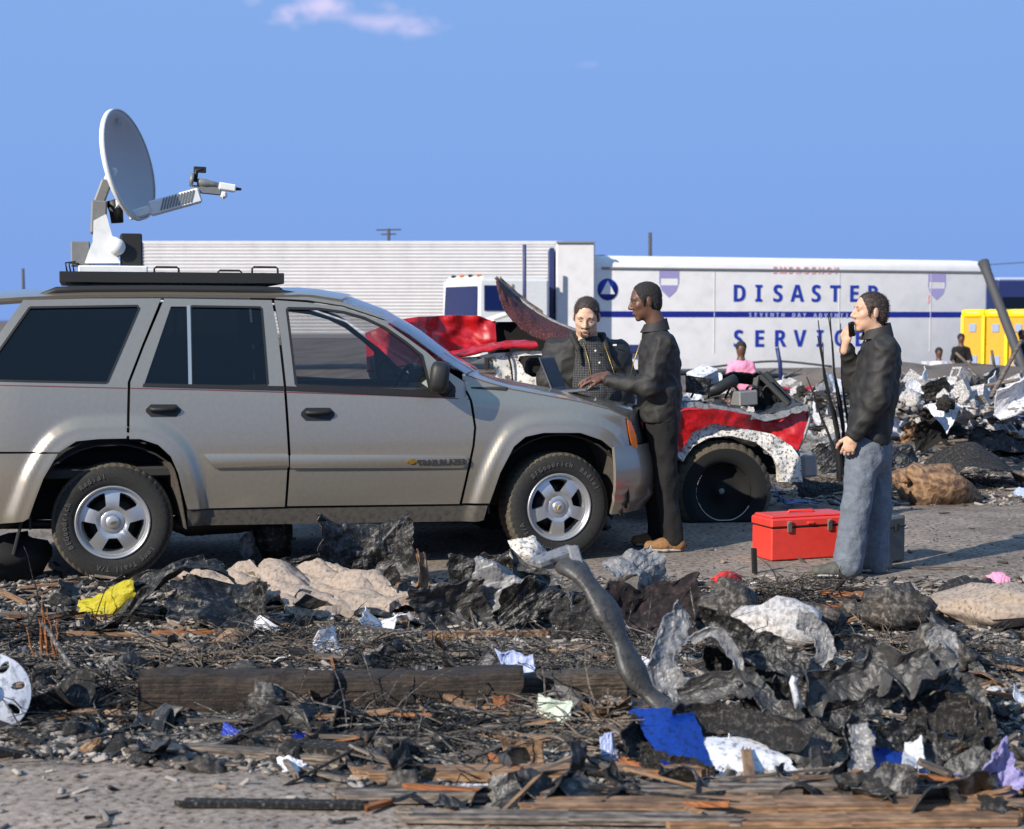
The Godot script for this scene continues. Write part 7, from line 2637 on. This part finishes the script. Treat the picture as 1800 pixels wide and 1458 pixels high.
	scrap("yellow_cloth", "yellow cloth crumpled on the ground near the rear tyre", "cloth", 188, 1092, 0.30, 0.22, 31, M.yellow_cloth, V.call(-0.75, 0.2, 0.1), 0.07, 0.9)
	scrap("charred_sack", "charred black torn sack beside the yellow cloth", "sack", 300, 1085, 0.60, 0.36, 32, M.burnt, V.call(-0.7, 0.2, 0.15), 0.16, 0.9)
	scrap("charred_sack", "hollow black burnt sheet in front of the pale dirt slab", "sack", 390, 1110, 0.44, 0.30, 33, M.burnt, V.call(-0.5, -0.3, 0.1), 0.12, 0.9)
	patch("dirt_slab", "large pale pinkish sheet of caked dirt before the silver vehicle", "dirt slab", [[430, 992, 9.0], [600, 1000, 8.9], [745, 1062, 8.35], [520, 1092, 8.15]], 0.02, M.pale_dirt, 8, 0.10, 0.05, 30)
	patch("dirt_slab", "smaller pale caked dirt sheet behind the charred sack", "dirt slab", [[300, 1012, 8.9], [440, 990, 9.0], [530, 1060, 8.5], [400, 1060, 8.5]], 0.02, M.pale_dirt, 9, 0.10, 0.05, 24)
	scrap("black_tarpaulin", "glossy black crumpled tarpaulin under the silver vehicle's door sill", "tarpaulin", 645, 1032, 0.58, 0.36, 35, M.burnt, V.call(-0.7, 0.1, 0.1), 0.13, 0.7)
	scrap("black_tarpaulin", "low black crumpled sheet beside the glossy tarpaulin", "tarpaulin", 560, 1005, 0.5, 0.26, 36, M.burnt, V.call(-1.15, 0.3, 0.15), 0.07, 0.5)
	var blk = rock_mesh(8, Vector3(0.12, 0.16, 0.11), 0.25)
	var so = solo("charred_block", blk, M.burnt, "upright charred black block below the rear door", "charred block")
	lay(so, blk, gpos(482, 985), Basis.from_euler(Vector3(0, 0.4, 0.12)), 0.02)
	blk = rock_mesh(9, Vector3(0.05, 0.09, 0.05), 0.3)
	so = solo("pale_shard", blk, M.concrete, "pale stone shard leaning on the charred block", "stone shard")
	lay(so, blk, gpos(436, 985), Basis.from_euler(Vector3(0, 0.4, -0.2)), 0.01)
	scrap("curled_strip", "curled rusty metal strip before the silver vehicle's sill", "metal strip", 740, 1040, 0.08, 0.24, 37, M.rust, V.call(0.3, 0.9, -0.3), 0.01, 1.8)
	var crs = [[790, 1102, 0.40, 0.26, 41, M.sheet_dark, V.call(-0.5, 0.2, 0.1), "dark crumpled metal sheet behind the rusty bar"], [860, 1060, 0.36, 0.30, 42, M.burnt, V.call(-0.2, -0.3, 0.1), "black folded metal sheet standing behind the rusty bar"], [905, 1100, 0.44, 0.22, 43, M.sheet, V.call(-0.8, 0.1, -0.1), "pale bent metal sheet lying behind the rusty bar"], [960, 1062, 0.50, 0.24, 44, M.sheet_dark, V.call(-0.75, -0.2, -0.3), "smooth grey metal panel sloping towards the front tyre"], [1060, 1110, 0.36, 0.26, 45, M.grey_cloth, V.call(-0.4, 0.3, 0.2), "grey cloth heap behind the bent strut"], [955, 1115, 0.30, 0.18, 46, M.burnt, V.call(-0.5, 0.6, 0.1), "small black metal scrap at the end of the rusty bar"], [1010, 1125, 0.26, 0.22, 47, M.charcoal, V.call(-0.3, -0.4, 0.2), "charred felt scrap at the foot of the bent strut"]]
	for c in crs:
		scrap("crumpled_sheet", c[7], "metal sheet", c[0], c[1], c[2], c[3], c[4], c[5], c[6], 0.09, 0.9, "crumpled sheets before the front tyre")
	scrap("ashen_tarpaulin", "pointed grey crumpled sheet in front of the front bumper", "tarpaulin", 1125, 1052, 0.38, 0.28, 53, M.sheet, V.call(-0.55, 0.3, 0.3), 0.11, 0.7)
	scrap("mauve_cloth", "mauve grey blanket crumpled behind the twisted metal heap", "blanket", 1150, 1118, 0.50, 0.34, 51, M.mauve_cloth, V.call(-0.75, 0.2, 0.05), 0.10, 0.5)
	var rk = [[928, 1000, 0.12, 0.09, 0.1, M.wreck_ash, "white speckled stone lying against the front tyre", 3], [1575, 1110, 0.22, 0.11, 0.16, M.rock, "grey rough boulder beside the orange split board", 13], [1745, 1098, 0.30, 0.10, 0.22, M.pale_dirt, "flat pale stone lying beside the grey boulder", 14], [1700, 1066, 0.16, 0.08, 0.12, M.charcoal, "black rock behind the flat pale stone", 15], [470, 1262, 0.07, 0.08, 0.06, M.char_, "ashy stump in front of the burnt timber", 17], [1280, 1120, 0.2, 0.13, 0.14, M.rock, "whitish ash lump behind the twisted heap", 18], [1370, 1135, 0.22, 0.10, 0.14, M.concrete, "pale broken plaster lump behind the twisted heap", 19], [20, 1020, 0.22, 0.13, 0.16, M.soot, "black charred lump behind the rear tyre", 20], [1660, 1180, 0.14, 0.10, 0.12, M.rock, "grey stone beyond the heap's outer end", 21], [1440, 1120, 0.12, 0.08, 0.1, M.rock, "small rough stone between heap and boulder", 22]]
	for r in rk:
		var me = rock_mesh(r[7], Vector3(r[2], r[3], r[4]), 0.38)
		var o = solo("boulder", me, r[5], r[6], "rock")
		lay(o, me, gpos(r[0], r[1]), Basis.from_euler(Vector3(0, r[7] * 1.3, 0.1)), 0.03)
	var rags = [[1282, 1030, 0.24, 0.05, 61, M.box_red, "red and white cloth lying beside the short black post"], [1300, 1036, 0.20, 0.07, 62, M.white_plastic, "white cloth strip lying on the red cloth"], [1758, 1028, 0.10, 0.10, 63, M.pink, "pink rag on a black lump near the black case"], [915, 1222, 0.16, 0.22, 64, M.white_text, "pale lilac paper standing on the burnt timber"], [325, 1235, 0.18, 0.12, 65, M.white_plastic, "white torn plastic in front of the burnt timber"], [545, 1315, 0.12, 0.08, 66, M.blue_text, "blue and white wrapper on the grey laths"], [508, 1358, 0.10, 0.07, 67, M.white_plastic, "white crumpled rag on the sand edge"], [865, 1392, 0.22, 0.06, 68, M.white_plastic, "white and violet crumpled paper before the long boards"], [492, 1165, 0.10, 0.05, 69, M.white_plastic, "white cup-shaped scrap on the timber's top"], [1070, 1345, 0.06, 0.12, 70, M.white_text, "pale blue plastic strip beside the blue sheet"], [970, 1280, 0.14, 0.14, 71, M.paper, "beige torn cardboard in the middle litter"], [900, 1262, 0.14, 0.10, 72, M.wood_orange, "orange-brown torn cardboard in the middle litter"], [510, 1270, 0.05, 0.22, 73, M.wood_old, "curled pale bark strip before the burnt timber"], [1405, 1130, 0.10, 0.14, 74, M.white_text, "whitish plastic bottle shape behind the heap"], [420, 1300, 0.14, 0.04, 75, M.blue_text, "flat blue strip lying in the litter"], [170, 1330, 0.10, 0.05, 76, M.rust, "brick coloured chip on the sand's edge"], [1790, 875, 0.14, 0.10, 77, M.white_text, "pale blue plastic scrap on the roadside litter"]]
	for r in rags:
		scrap("litter_scrap", r[6], "litter", r[0], r[1], r[2], r[3], r[4], r[5], Vector3(-1.0 + 0.4 * sin(r[4]), sin(r[4] * 3.0), 0.2 * cos(r[4])), 0.022, 0.7)
	st = st_new(true)
	var pp = gpos(1326, 1008)
	box_at(st, pp + Vector3(0, 0.075, 0), Vector3(0.03, 0.17, 0.03), 0.003, Vector3(0, 0.2, 0.04))
	solo("black_post", done(st), M.soot, "short black charred post standing in front of the red toolbox", "post")
	# upright splinters at the left
	for k in 7:
		var a = gpos(62 + k * 6 + (k % 2) * 8, 1165)
		stick("splinter", "orange split wood splinter standing behind the white wheel cover", "splinter", a, a + Vector3(-0.03 + 0.02 * (k % 3), 0.16 + 0.05 * (k % 4), 0.02), 0.008, 0.002, M.wood_orange, "upright orange splinters")
	stick("charred_stick", "leaning charred stick behind the white wheel cover", "stick", gpos(140, 1195), at_depth(75, 1095, gpos(140, 1195).z * -1.0 + 0.2), 0.016, 0.01, M.char_)
	stick("charred_stick", "thin upright weed stalk in front of the rear tyre", "stick", gpos(72, 1075), at_depth(43, 960, 8.4), 0.004, 0.002, M.charcoal)
	# burnt stakes by the man with the phone
	var stakes = [[1478, 850, 1436, 562], [1484, 850, 1441, 590], [1490, 850, 1455, 552], [1482, 850, 1462, 548], [1494, 850, 1478, 566], [1488, 850, 1418, 660], [1480, 852, 1448, 600]]
	for k in stakes.size():
		var s: Array = stakes[k]
		var a = gpos(s[0], s[1])
		stick("burnt_sapling", "thin charred sapling standing behind the man in jeans", "burnt sapling", a - Vector3(0, 0.05, 0), at_depth(s[2], s[3], -a.z + 0.1 * k - 0.3), 0.022, 0.005, M.soot, "charred saplings", 0.035)
	# ---- roadside at the right
	var tk = thing("rusty_tank", "rusty brown dented tank shell lying behind the man in jeans", "tank", gpos(1640, 884), 0.35)
	var tm2 = rock_mesh(31, Vector3(0.38, 0.20, 0.27), 0.3)
	var ts = put(tk, "shell", tm2, M.rust)
	ts.basis = Basis(Vector3(0, 0, 1), -0.28)
	ts.position = Vector3(0, 0.14, 0)
	st = st_new()
	tube(st, [Vector3(-0.34, 0.22, 0.1), Vector3(-0.40, 0.24, 0.12)], 0.035, 8)
	put(tk, "filler_neck", done(st), M.rust)
	var road = [[1650, 800, 0.55, 0.45, 81, M.soot, V.call(-0.3, 0.2, 0.3), 0.2, 1.2, "charred black root stump beyond the rusty tank"], [1765, 800, 0.9, 0.5, 82, M.burnt, V.call(-0.9, 0.1, 0.0), 0.18, 1.2, "arched black burnt sheet beyond the rusty tank"], [1600, 780, 0.4, 0.22, 83, M.rust, V.call(-0.6, 0.3, 0.4), 0.08, 1.0, "rust orange bent scrap behind the jeans"], [1730, 860, 0.9, 0.5, 84, M.charcoal, V.call(-1.4, 0.1, 0.1), 0.07, 0.5, "grey ash mat heaped beside the rusty tank"], [1600, 870, 0.5, 0.4, 85, M.burnt, V.call(-0.6, 0.2, 0.1), 0.16, 1.0, "black torn sheet at the rusty tank's foot"], [1480, 830, 0.5, 0.3, 86, M.burnt, V.call(-0.8, 0.4, 0.1), 0.14, 0.9, "charred sheet between wrecked car and saplings"], [1455, 870, 0.7, 0.25, 87, M.charcoal, V.call(-1.2, 0.1, 0.0), 0.08, 0.8, "flat charred matting beside the wrecked car's bumper"], [1540, 760, 0.6, 0.4, 88, M.burnt, V.call(-0.8, -0.3, 0.1), 0.14, 0.9, "burnt sheet lying behind the saplings"], [1412, 700, 0.8, 0.4, 89, M.wreck_red, V.call(-1.35, 0.1, 0.0), 0.06, 0.4, "red crumpled panel far behind the wrecked car"]]
	for r in road:
		scrap("burnt_sheet", r[9], "burnt sheet", r[0], r[1], r[2], r[3], r[4], r[5], r[6], r[7], r[8])
	# ---- rubble field beyond: blocks, slabs and pale wreckage
	var bmesh = block_mesh()
	var chunk = []
	for k in 6:
		chunk.append(rock_mesh(50 + k, Vector3(0.13, 0.09, 0.11), 0.6))
	var shards = []
	for k in 8:
		shards.append(crumple(0.36, 0.24, 100 + k, 0.07, 0.9, 0.012, 8))
	rng.seed = 21
	for k in 70:
		var px = rng.randf_range(1585, 1800)
		var py = rng.randf_range(668, 775)
		if k % 3 == 0:
			px = rng.randf_range(1240, 1590)
			py = rng.randf_range(690, 790)
		var p = gpos(px, py)
		var o = solo("concrete_block", bmesh, M.concrete, "hollow concrete block lying in the rubble field beyond the road", "concrete block", "concrete blocks in the rubble field")
		o.basis = Basis.from_euler(Vector3(rng.randf() * 6.0, rng.randf() * 6.0, rng.randf() * 6.0)).scaled(Vector3.ONE * 0.75)
		o.position = p + Vector3(0, rng.randf_range(0.03, 0.16), 0)
	for k in 230:
		var px = rng.randf_range(1580, 1800)
		var py = rng.randf_range(645, 772)
		if k % 3 == 0:
			px = rng.randf_range(1215, 1590)
			py = rng.randf_range(668, 800)
		var p = gpos(px, py)
		var pale = rng.randf() < (0.78 if px > 1580 else 0.45)
		var o = solo("rubble_chunk", chunk[k % 6], M.concrete if pale else M.charcoal, "pale broken masonry chunk in the rubble field" if pale else "charred black chunk in the rubble field", "rubble", "pale rubble chunks" if pale else "black rubble chunks")
		o.basis = Basis.from_euler(Vector3(rng.randf() * 6.0, rng.randf() * 6.0, rng.randf() * 6.0)).scaled(Vector3.ONE * rng.randf_range(0.3, 1.1))
		o.position = p + Vector3(0, 0.04, 0)
	for k in 170:
		var px = rng.randf_range(1580, 1800)
		var py = rng.randf_range(640, 765)
		if k % 3 == 0:
			px = rng.randf_range(1215, 1590)
			py = rng.randf_range(665, 800)
		var p = gpos(px, py)
		var w = rng.randf()
		var m: Material = M.white_plastic if w < 0.5 else (M.sheet if w < 0.75 else M.burnt)
		var lb = "white torn panel in the rubble field" if w < 0.5 else ("grey bent sheet in the rubble field" if w < 0.75 else "black burnt sheet in the rubble field")
		var o = solo("rubble_sheet", shards[k % 8], m, lb, "sheet", lb.split(" ")[0] + " sheets in the rubble field")
		o.basis = Basis.from_euler(Vector3(rng.randf_range(-1.2, 0.3), rng.randf() * 6.0, rng.randf_range(-0.5, 0.5))).scaled(Vector3.ONE * rng.randf_range(0.5, 1.3))
		o.position = p + Vector3(0, 0.12, 0)
	for k in 40:
		var px = rng.randf_range(1215, 1800)
		var py = rng.randf_range(665, 790)
		var p = gpos(px, py)
		var d = Vector3(rng.randfn(0, 1), rng.randfn(0.1, 0.2), rng.randfn(0, 0.5)).normalized() * rng.randf_range(0.5, 1.6)
		stick("broken_lath", "broken lath lying across the rubble field", "lath", p + Vector3(0, 0.12, 0), p + d + Vector3(0, 0.15, 0), 0.03, 0.02, M.wood_old if k % 3 else M.charcoal, "broken laths in the rubble field", 0.0)
	st = st_new()
	tube(st, [at_depth(1588, 664, 24.0), at_depth(1690, 695, 22.0), at_depth(1830, 745, 20.0)], 0.045, 8)
	solo("long_pipe", done(st), M.navy, "long blue-grey pipe lying slantwise over the rubble field", "pipe")
	var fb = gpos(1629, 672)
	var fr = thing("white_cabinet", "white metal cabinet standing upright in the rubble field", "cabinet", fb, 0.2)
	st = st_new(true)
	box_at(st, Vector3(0, 0.32, 0), Vector3(0.24, 0.66, 0.3), 0.02)
	put(fr, "case", done(st), M.white_plastic)
	st = st_new(true)
	box_at(st, Vector3(0, 0.34, 0.155), Vector3(0.21, 0.5, 0.02), 0.006)
	put(fr, "door", done(st), M.white_plastic)
	scrap("black_chair_back", "black angular plastic panel beside the white cabinet", "panel", 1609, 672, 0.32, 0.5, 91, M.soot, V.call(0.1, 0.5, 0.3), 0.04, 0.4)
	var rl = thing("guard_rail", "low dark rail with a blue post in front of the relief trailer", "rail", gpos(1371, 690), 0.0)
	st = st_new()
	tube(st, [Vector3(0.05, -0.1, 0), Vector3(0.0, 0.55, 0), Vector3(-0.06, 0.86, 0)], 0.04, 8)
	put(rl, "post", done(st), M.navy)
	st = st_new()
	tube(st, spline([Vector3(-1.6, 0.45, 0.1), Vector3(-0.8, 0.55, 0.0), Vector3(0.0, 0.6, 0), Vector3(1.0, 0.50, 0)], 5), 0.022, 6)
	put(rl, "rail", done(st), M.pole)
	# ---- countless smaller pieces, each its own thing up to the limits
	var chips = []
	for k in 8:
		chips.append(crumple(0.16, 0.12, 200 + k, 0.03, 1.0, 0.004, 6))
	rng.seed = 5
	for k in 170:
		var q = fore_px(k)
		var w = rng.randf()
		var m: Material = M.burnt if w < 0.45 else (M.charcoal if w < 0.7 else (M.sheet_dark if w < 0.86 else (M.rust if w < 0.94 else M.white_plastic)))
		var kind: String = "black burnt" if w < 0.45 else ("charcoal coloured" if w < 0.7 else ("grey metal" if w < 0.86 else ("rusty" if w < 0.94 else "dirty white")))
		var o = solo("small_scrap", chips[k % 8], m, kind + " scrap lying in the foreground litter", "scrap", kind + " scraps in the foreground litter")
		o.basis = Basis.from_euler(Vector3(rng.randf_range(-1.9, -0.5), rng.randf() * 6.0, rng.randf_range(-0.5, 0.5))).scaled(Vector3.ONE * rng.randf_range(0.5, 1.5))
		o.position = gpos(q.x, q.y) + Vector3(0, 0.03, 0)
	var sticks = []
	for k in 8:
		sticks.append(plank_mesh(0.36, 0.010 + 0.003 * k, 0.006 + 0.0015 * k, 300 + k))
	for k in 280:
		var q = fore_px(k + 500)
		var w = rng.randf()
		var m: Material = M.wood_old if w < 0.48 else (M.charcoal if w < 0.74 else (M.wood if w < 0.93 else M.wood_orange))
		var kind: String = "weathered grey" if w < 0.48 else ("charred black" if w < 0.74 else ("brown" if w < 0.93 else "orange split"))
		var o = solo("wood_stick", sticks[k % 8], m, kind + " wood stick lying in the foreground litter", "stick", kind + " sticks in the foreground litter")
		o.basis = Basis.from_euler(Vector3(rng.randfn(0, 0.15), rng.randfn(0, 0.8), rng.randfn(0, 0.16))).scaled(Vector3(rng.randf_range(0.4, 1.5), 1, rng.randf_range(0.7, 1.6)))
		o.position = gpos(q.x, q.y) + Vector3(0, rng.randf_range(0.005, 0.04), 0)
	var stones = []
	for k in 5:
		stones.append(rock_mesh(70 + k, Vector3(0.05, 0.035, 0.045), 0.45))
	for k in 150:
		var q = fore_px(k + 900)
		var dark = rng.randf() < 0.45
		var o = solo("clod", stones[k % 5], M.charcoal if dark else M.rock, "black cinder lump in the foreground litter" if dark else "grey dirt clod in the foreground litter", "clod", "cinder lumps" if dark else "dirt clods")
		o.basis = Basis.from_euler(Vector3(rng.randf() * 6, rng.randf() * 6, 0)).scaled(Vector3.ONE * rng.randf_range(0.4, 1.5))
		o.position = gpos(q.x, q.y)
	# twig and straw tangles
	var tang = []
	for k in 4:
		tang.append(strands(150, 0.42, 0.16, 400 + k))
	var tpx = [[520, 1120], [470, 1140], [560, 1150], [120, 1180], [60, 1130], [250, 1200], [1370, 1040], [1340, 1052], [1400, 1062], [1180, 1150], [1100, 1170], [800, 1160], [700, 1180], [640, 1280], [340, 1180], [380, 1290], [760, 1290], [1000, 1200], [1030, 1290], [880, 1310], [1630, 1150], [1720, 1160], [1560, 1150], [1740, 850], [1680, 850], [1530, 870], [1440, 850], [60, 1260], [180, 1240], [900, 1180]]
	for k in tpx.size():
		var m: Material = [M.charcoal, M.char_, M.wood_old, M.char_][k % 4]
		var o = solo("twig_tangle", tang[k % 4], m, ["charred black twig tangle in the litter", "ashy grey twig tangle in the litter", "dry straw tangle in the litter", "ashy grey twig tangle in the litter"][k % 4], "twigs", ["charred twig tangles", "ashy twig tangles", "straw tangles", "ashy twig tangles"][k % 4])
		o.rotation.y = k * 1.7
		o.position = gpos(tpx[k][0], tpx[k][1])
		o.scale = Vector3.ONE * (0.8 + 0.1 * (k % 5))
	# what nobody could count: cinders, chips and gravel over the ground
	scatter("cinder_litter", "fine black cinders and splinters strewn over the debris ground", bit_mesh(1), 50000, 0.045, 61, [Color(0.012, 0.011, 0.011), Color(0.03, 0.028, 0.027), Color(0.09, 0.083, 0.076), Color(0.2, 0.18, 0.16), Color(0.28, 0.25, 0.22), Color(0.34, 0.295, 0.25), Color(0.14, 0.12, 0.10), Color(0.05, 0.045, 0.042), Color(0.25, 0.19, 0.14)], true)
	scatter("gravel", "loose gravel and dirt crumbs scattered over the ground", bit_mesh(2), 12000, 0.010, 62, [Color(0.03, 0.028, 0.026), Color(0.08, 0.075, 0.07), Color(0.17, 0.158, 0.15), Color(0.25, 0.235, 0.225)], false)
func fore_px(k: int) -> Vector2:
	for t in 40:
		var q = Vector2(rng.randf_range(-20, 1820), rng.randf_range(1015, 1440))
		var lim: float = 1335.0 + 0.07 * q.x if q.x < 620 else 1440.0
		if q.y > lim:
			continue
		if q.x > 1320 and q.y > 1100 and q.y < 1160 and rng.randf() < 0.6:
			continue
		if q.y < 1050 and q.x > 620 and q.x < 1150:
			continue
		if q.x > 1100 and q.y < 1040 and rng.randf() < 0.7:
			continue
		return q
	return Vector2(800, 1200)
func rock_bar(l: float, h: float, w: float, sd: int) -> ArrayMesh:
	var st = st_new()
	var nu = 40
	var nv = 16
	var g = []
	for i in nu + 1:
		var row = []
		var x = -l * 0.5 + l * i / nu
		for j in nv:
			var a = TAU * j / nv
			var c = Vector2(signf(cos(a)) * pow(absf(cos(a)), 0.4) * w * 0.5, signf(sin(a)) * pow(absf(sin(a)), 0.4) * h * 0.5)
			var k: float = 1.0 + 0.22 * T.fold.get_noise_3d(x * 5.0 + sd, c.x * 12.0, c.y * 12.0) - 0.15 * absf(T.fold.get_noise_3d(x * 16.0, c.x * 30.0, c.y * 30.0 + sd))
			row.append(Vector3(x, c.y * k, c.x * k))
		g.append(row)
	for i in nu:
		for j in nv:
			var k = (j + 1) % nv
			quad(st, g[i][j], g[i][k], g[i + 1][k], g[i + 1][j])
	for e in [0, nu]:
		for j in range(1, nv - 1):
			tri(st, g[e][0], g[e][j], g[e][j + 1])
	return done(st)
func bit_mesh(kind: int) -> ArrayMesh:
	var st = st_new(true)
	if kind == 1:
		box_at(st, Vector3.ZERO, Vector3(1.0, 0.22, 0.32), 0.1)
	else:
		var v = [Vector3(0, 0.5, 0), Vector3(0.5, 0, 0.1), Vector3(0.1, -0.1, 0.55), Vector3(-0.5, 0.05, 0.1), Vector3(-0.1, 0, -0.5), Vector3(0, -0.4, 0)]
		for k in 4:
			tri(st, v[0], v[1 + (k + 1) % 4], v[1 + k])
			tri(st, v[5], v[1 + k], v[1 + (k + 1) % 4])
	return done(st)
func scatter(called: String, label: String, mesh: Mesh, n: int, size: float, sd: int, cols: Array, litter: bool):
	rng.seed = sd
	var mm = MultiMesh.new()
	mm.transform_format = MultiMesh.TRANSFORM_3D
	mm.use_colors = true
	mm.mesh = mesh
	mm.instance_count = n
	for k in n:
		var px = rng.randf_range(-60, 1860)
		var py = rng.randf_range(690, 1458)
		if not litter and py > 1310.0 + 0.05 * px and px < 700 and rng.randf() < 0.8:
			py = rng.randf_range(900, 1100)
		if litter:
			var u = rng.randf()
			if u < 0.8:
				py = rng.randf_range(1015, 1400)
				var lim: float = 1330.0 + 0.07 * px if px < 620 else 1458.0
				while py > lim:
					py = rng.randf_range(1015, 1400)
			elif u < 0.97:
				px = rng.randf_range(1180, 1860)
				py = rng.randf_range(690, 890)
		if not litter:
			for tries in 6:
				if T.gn.get_noise_2d(px * 0.018, py * 0.05) > rng.randf_range(-0.1, 0.5):
					break
				px = rng.randf_range(-60, 1860)
				py = rng.randf_range(690, 1330)
		var p = gpos(px, py)
		var s = size * (0.25 + 1.6 * pow(rng.randf(), 3.0)) * (0.75 + 0.05 * -p.z)
		var b = Basis.from_euler(Vector3(rng.randfn(0, 0.3), rng.randf() * TAU, rng.randfn(0, 0.3))).scaled(Vector3(s, s * rng.randf_range(0.5, 1.2), s))
		mm.set_instance_transform(k, Transform3D(b, p + Vector3(0, s * 0.1, 0)))
		var c: Color = cols[rng.randi() % cols.size()]
		mm.set_instance_color(k, c)
	var o = MultiMeshInstance3D.new()
	o.name = called
	o.multimesh = mm
	o.material_override = M.bits
	add_child(o)
	tag(o, label, "debris", "", "stuff")
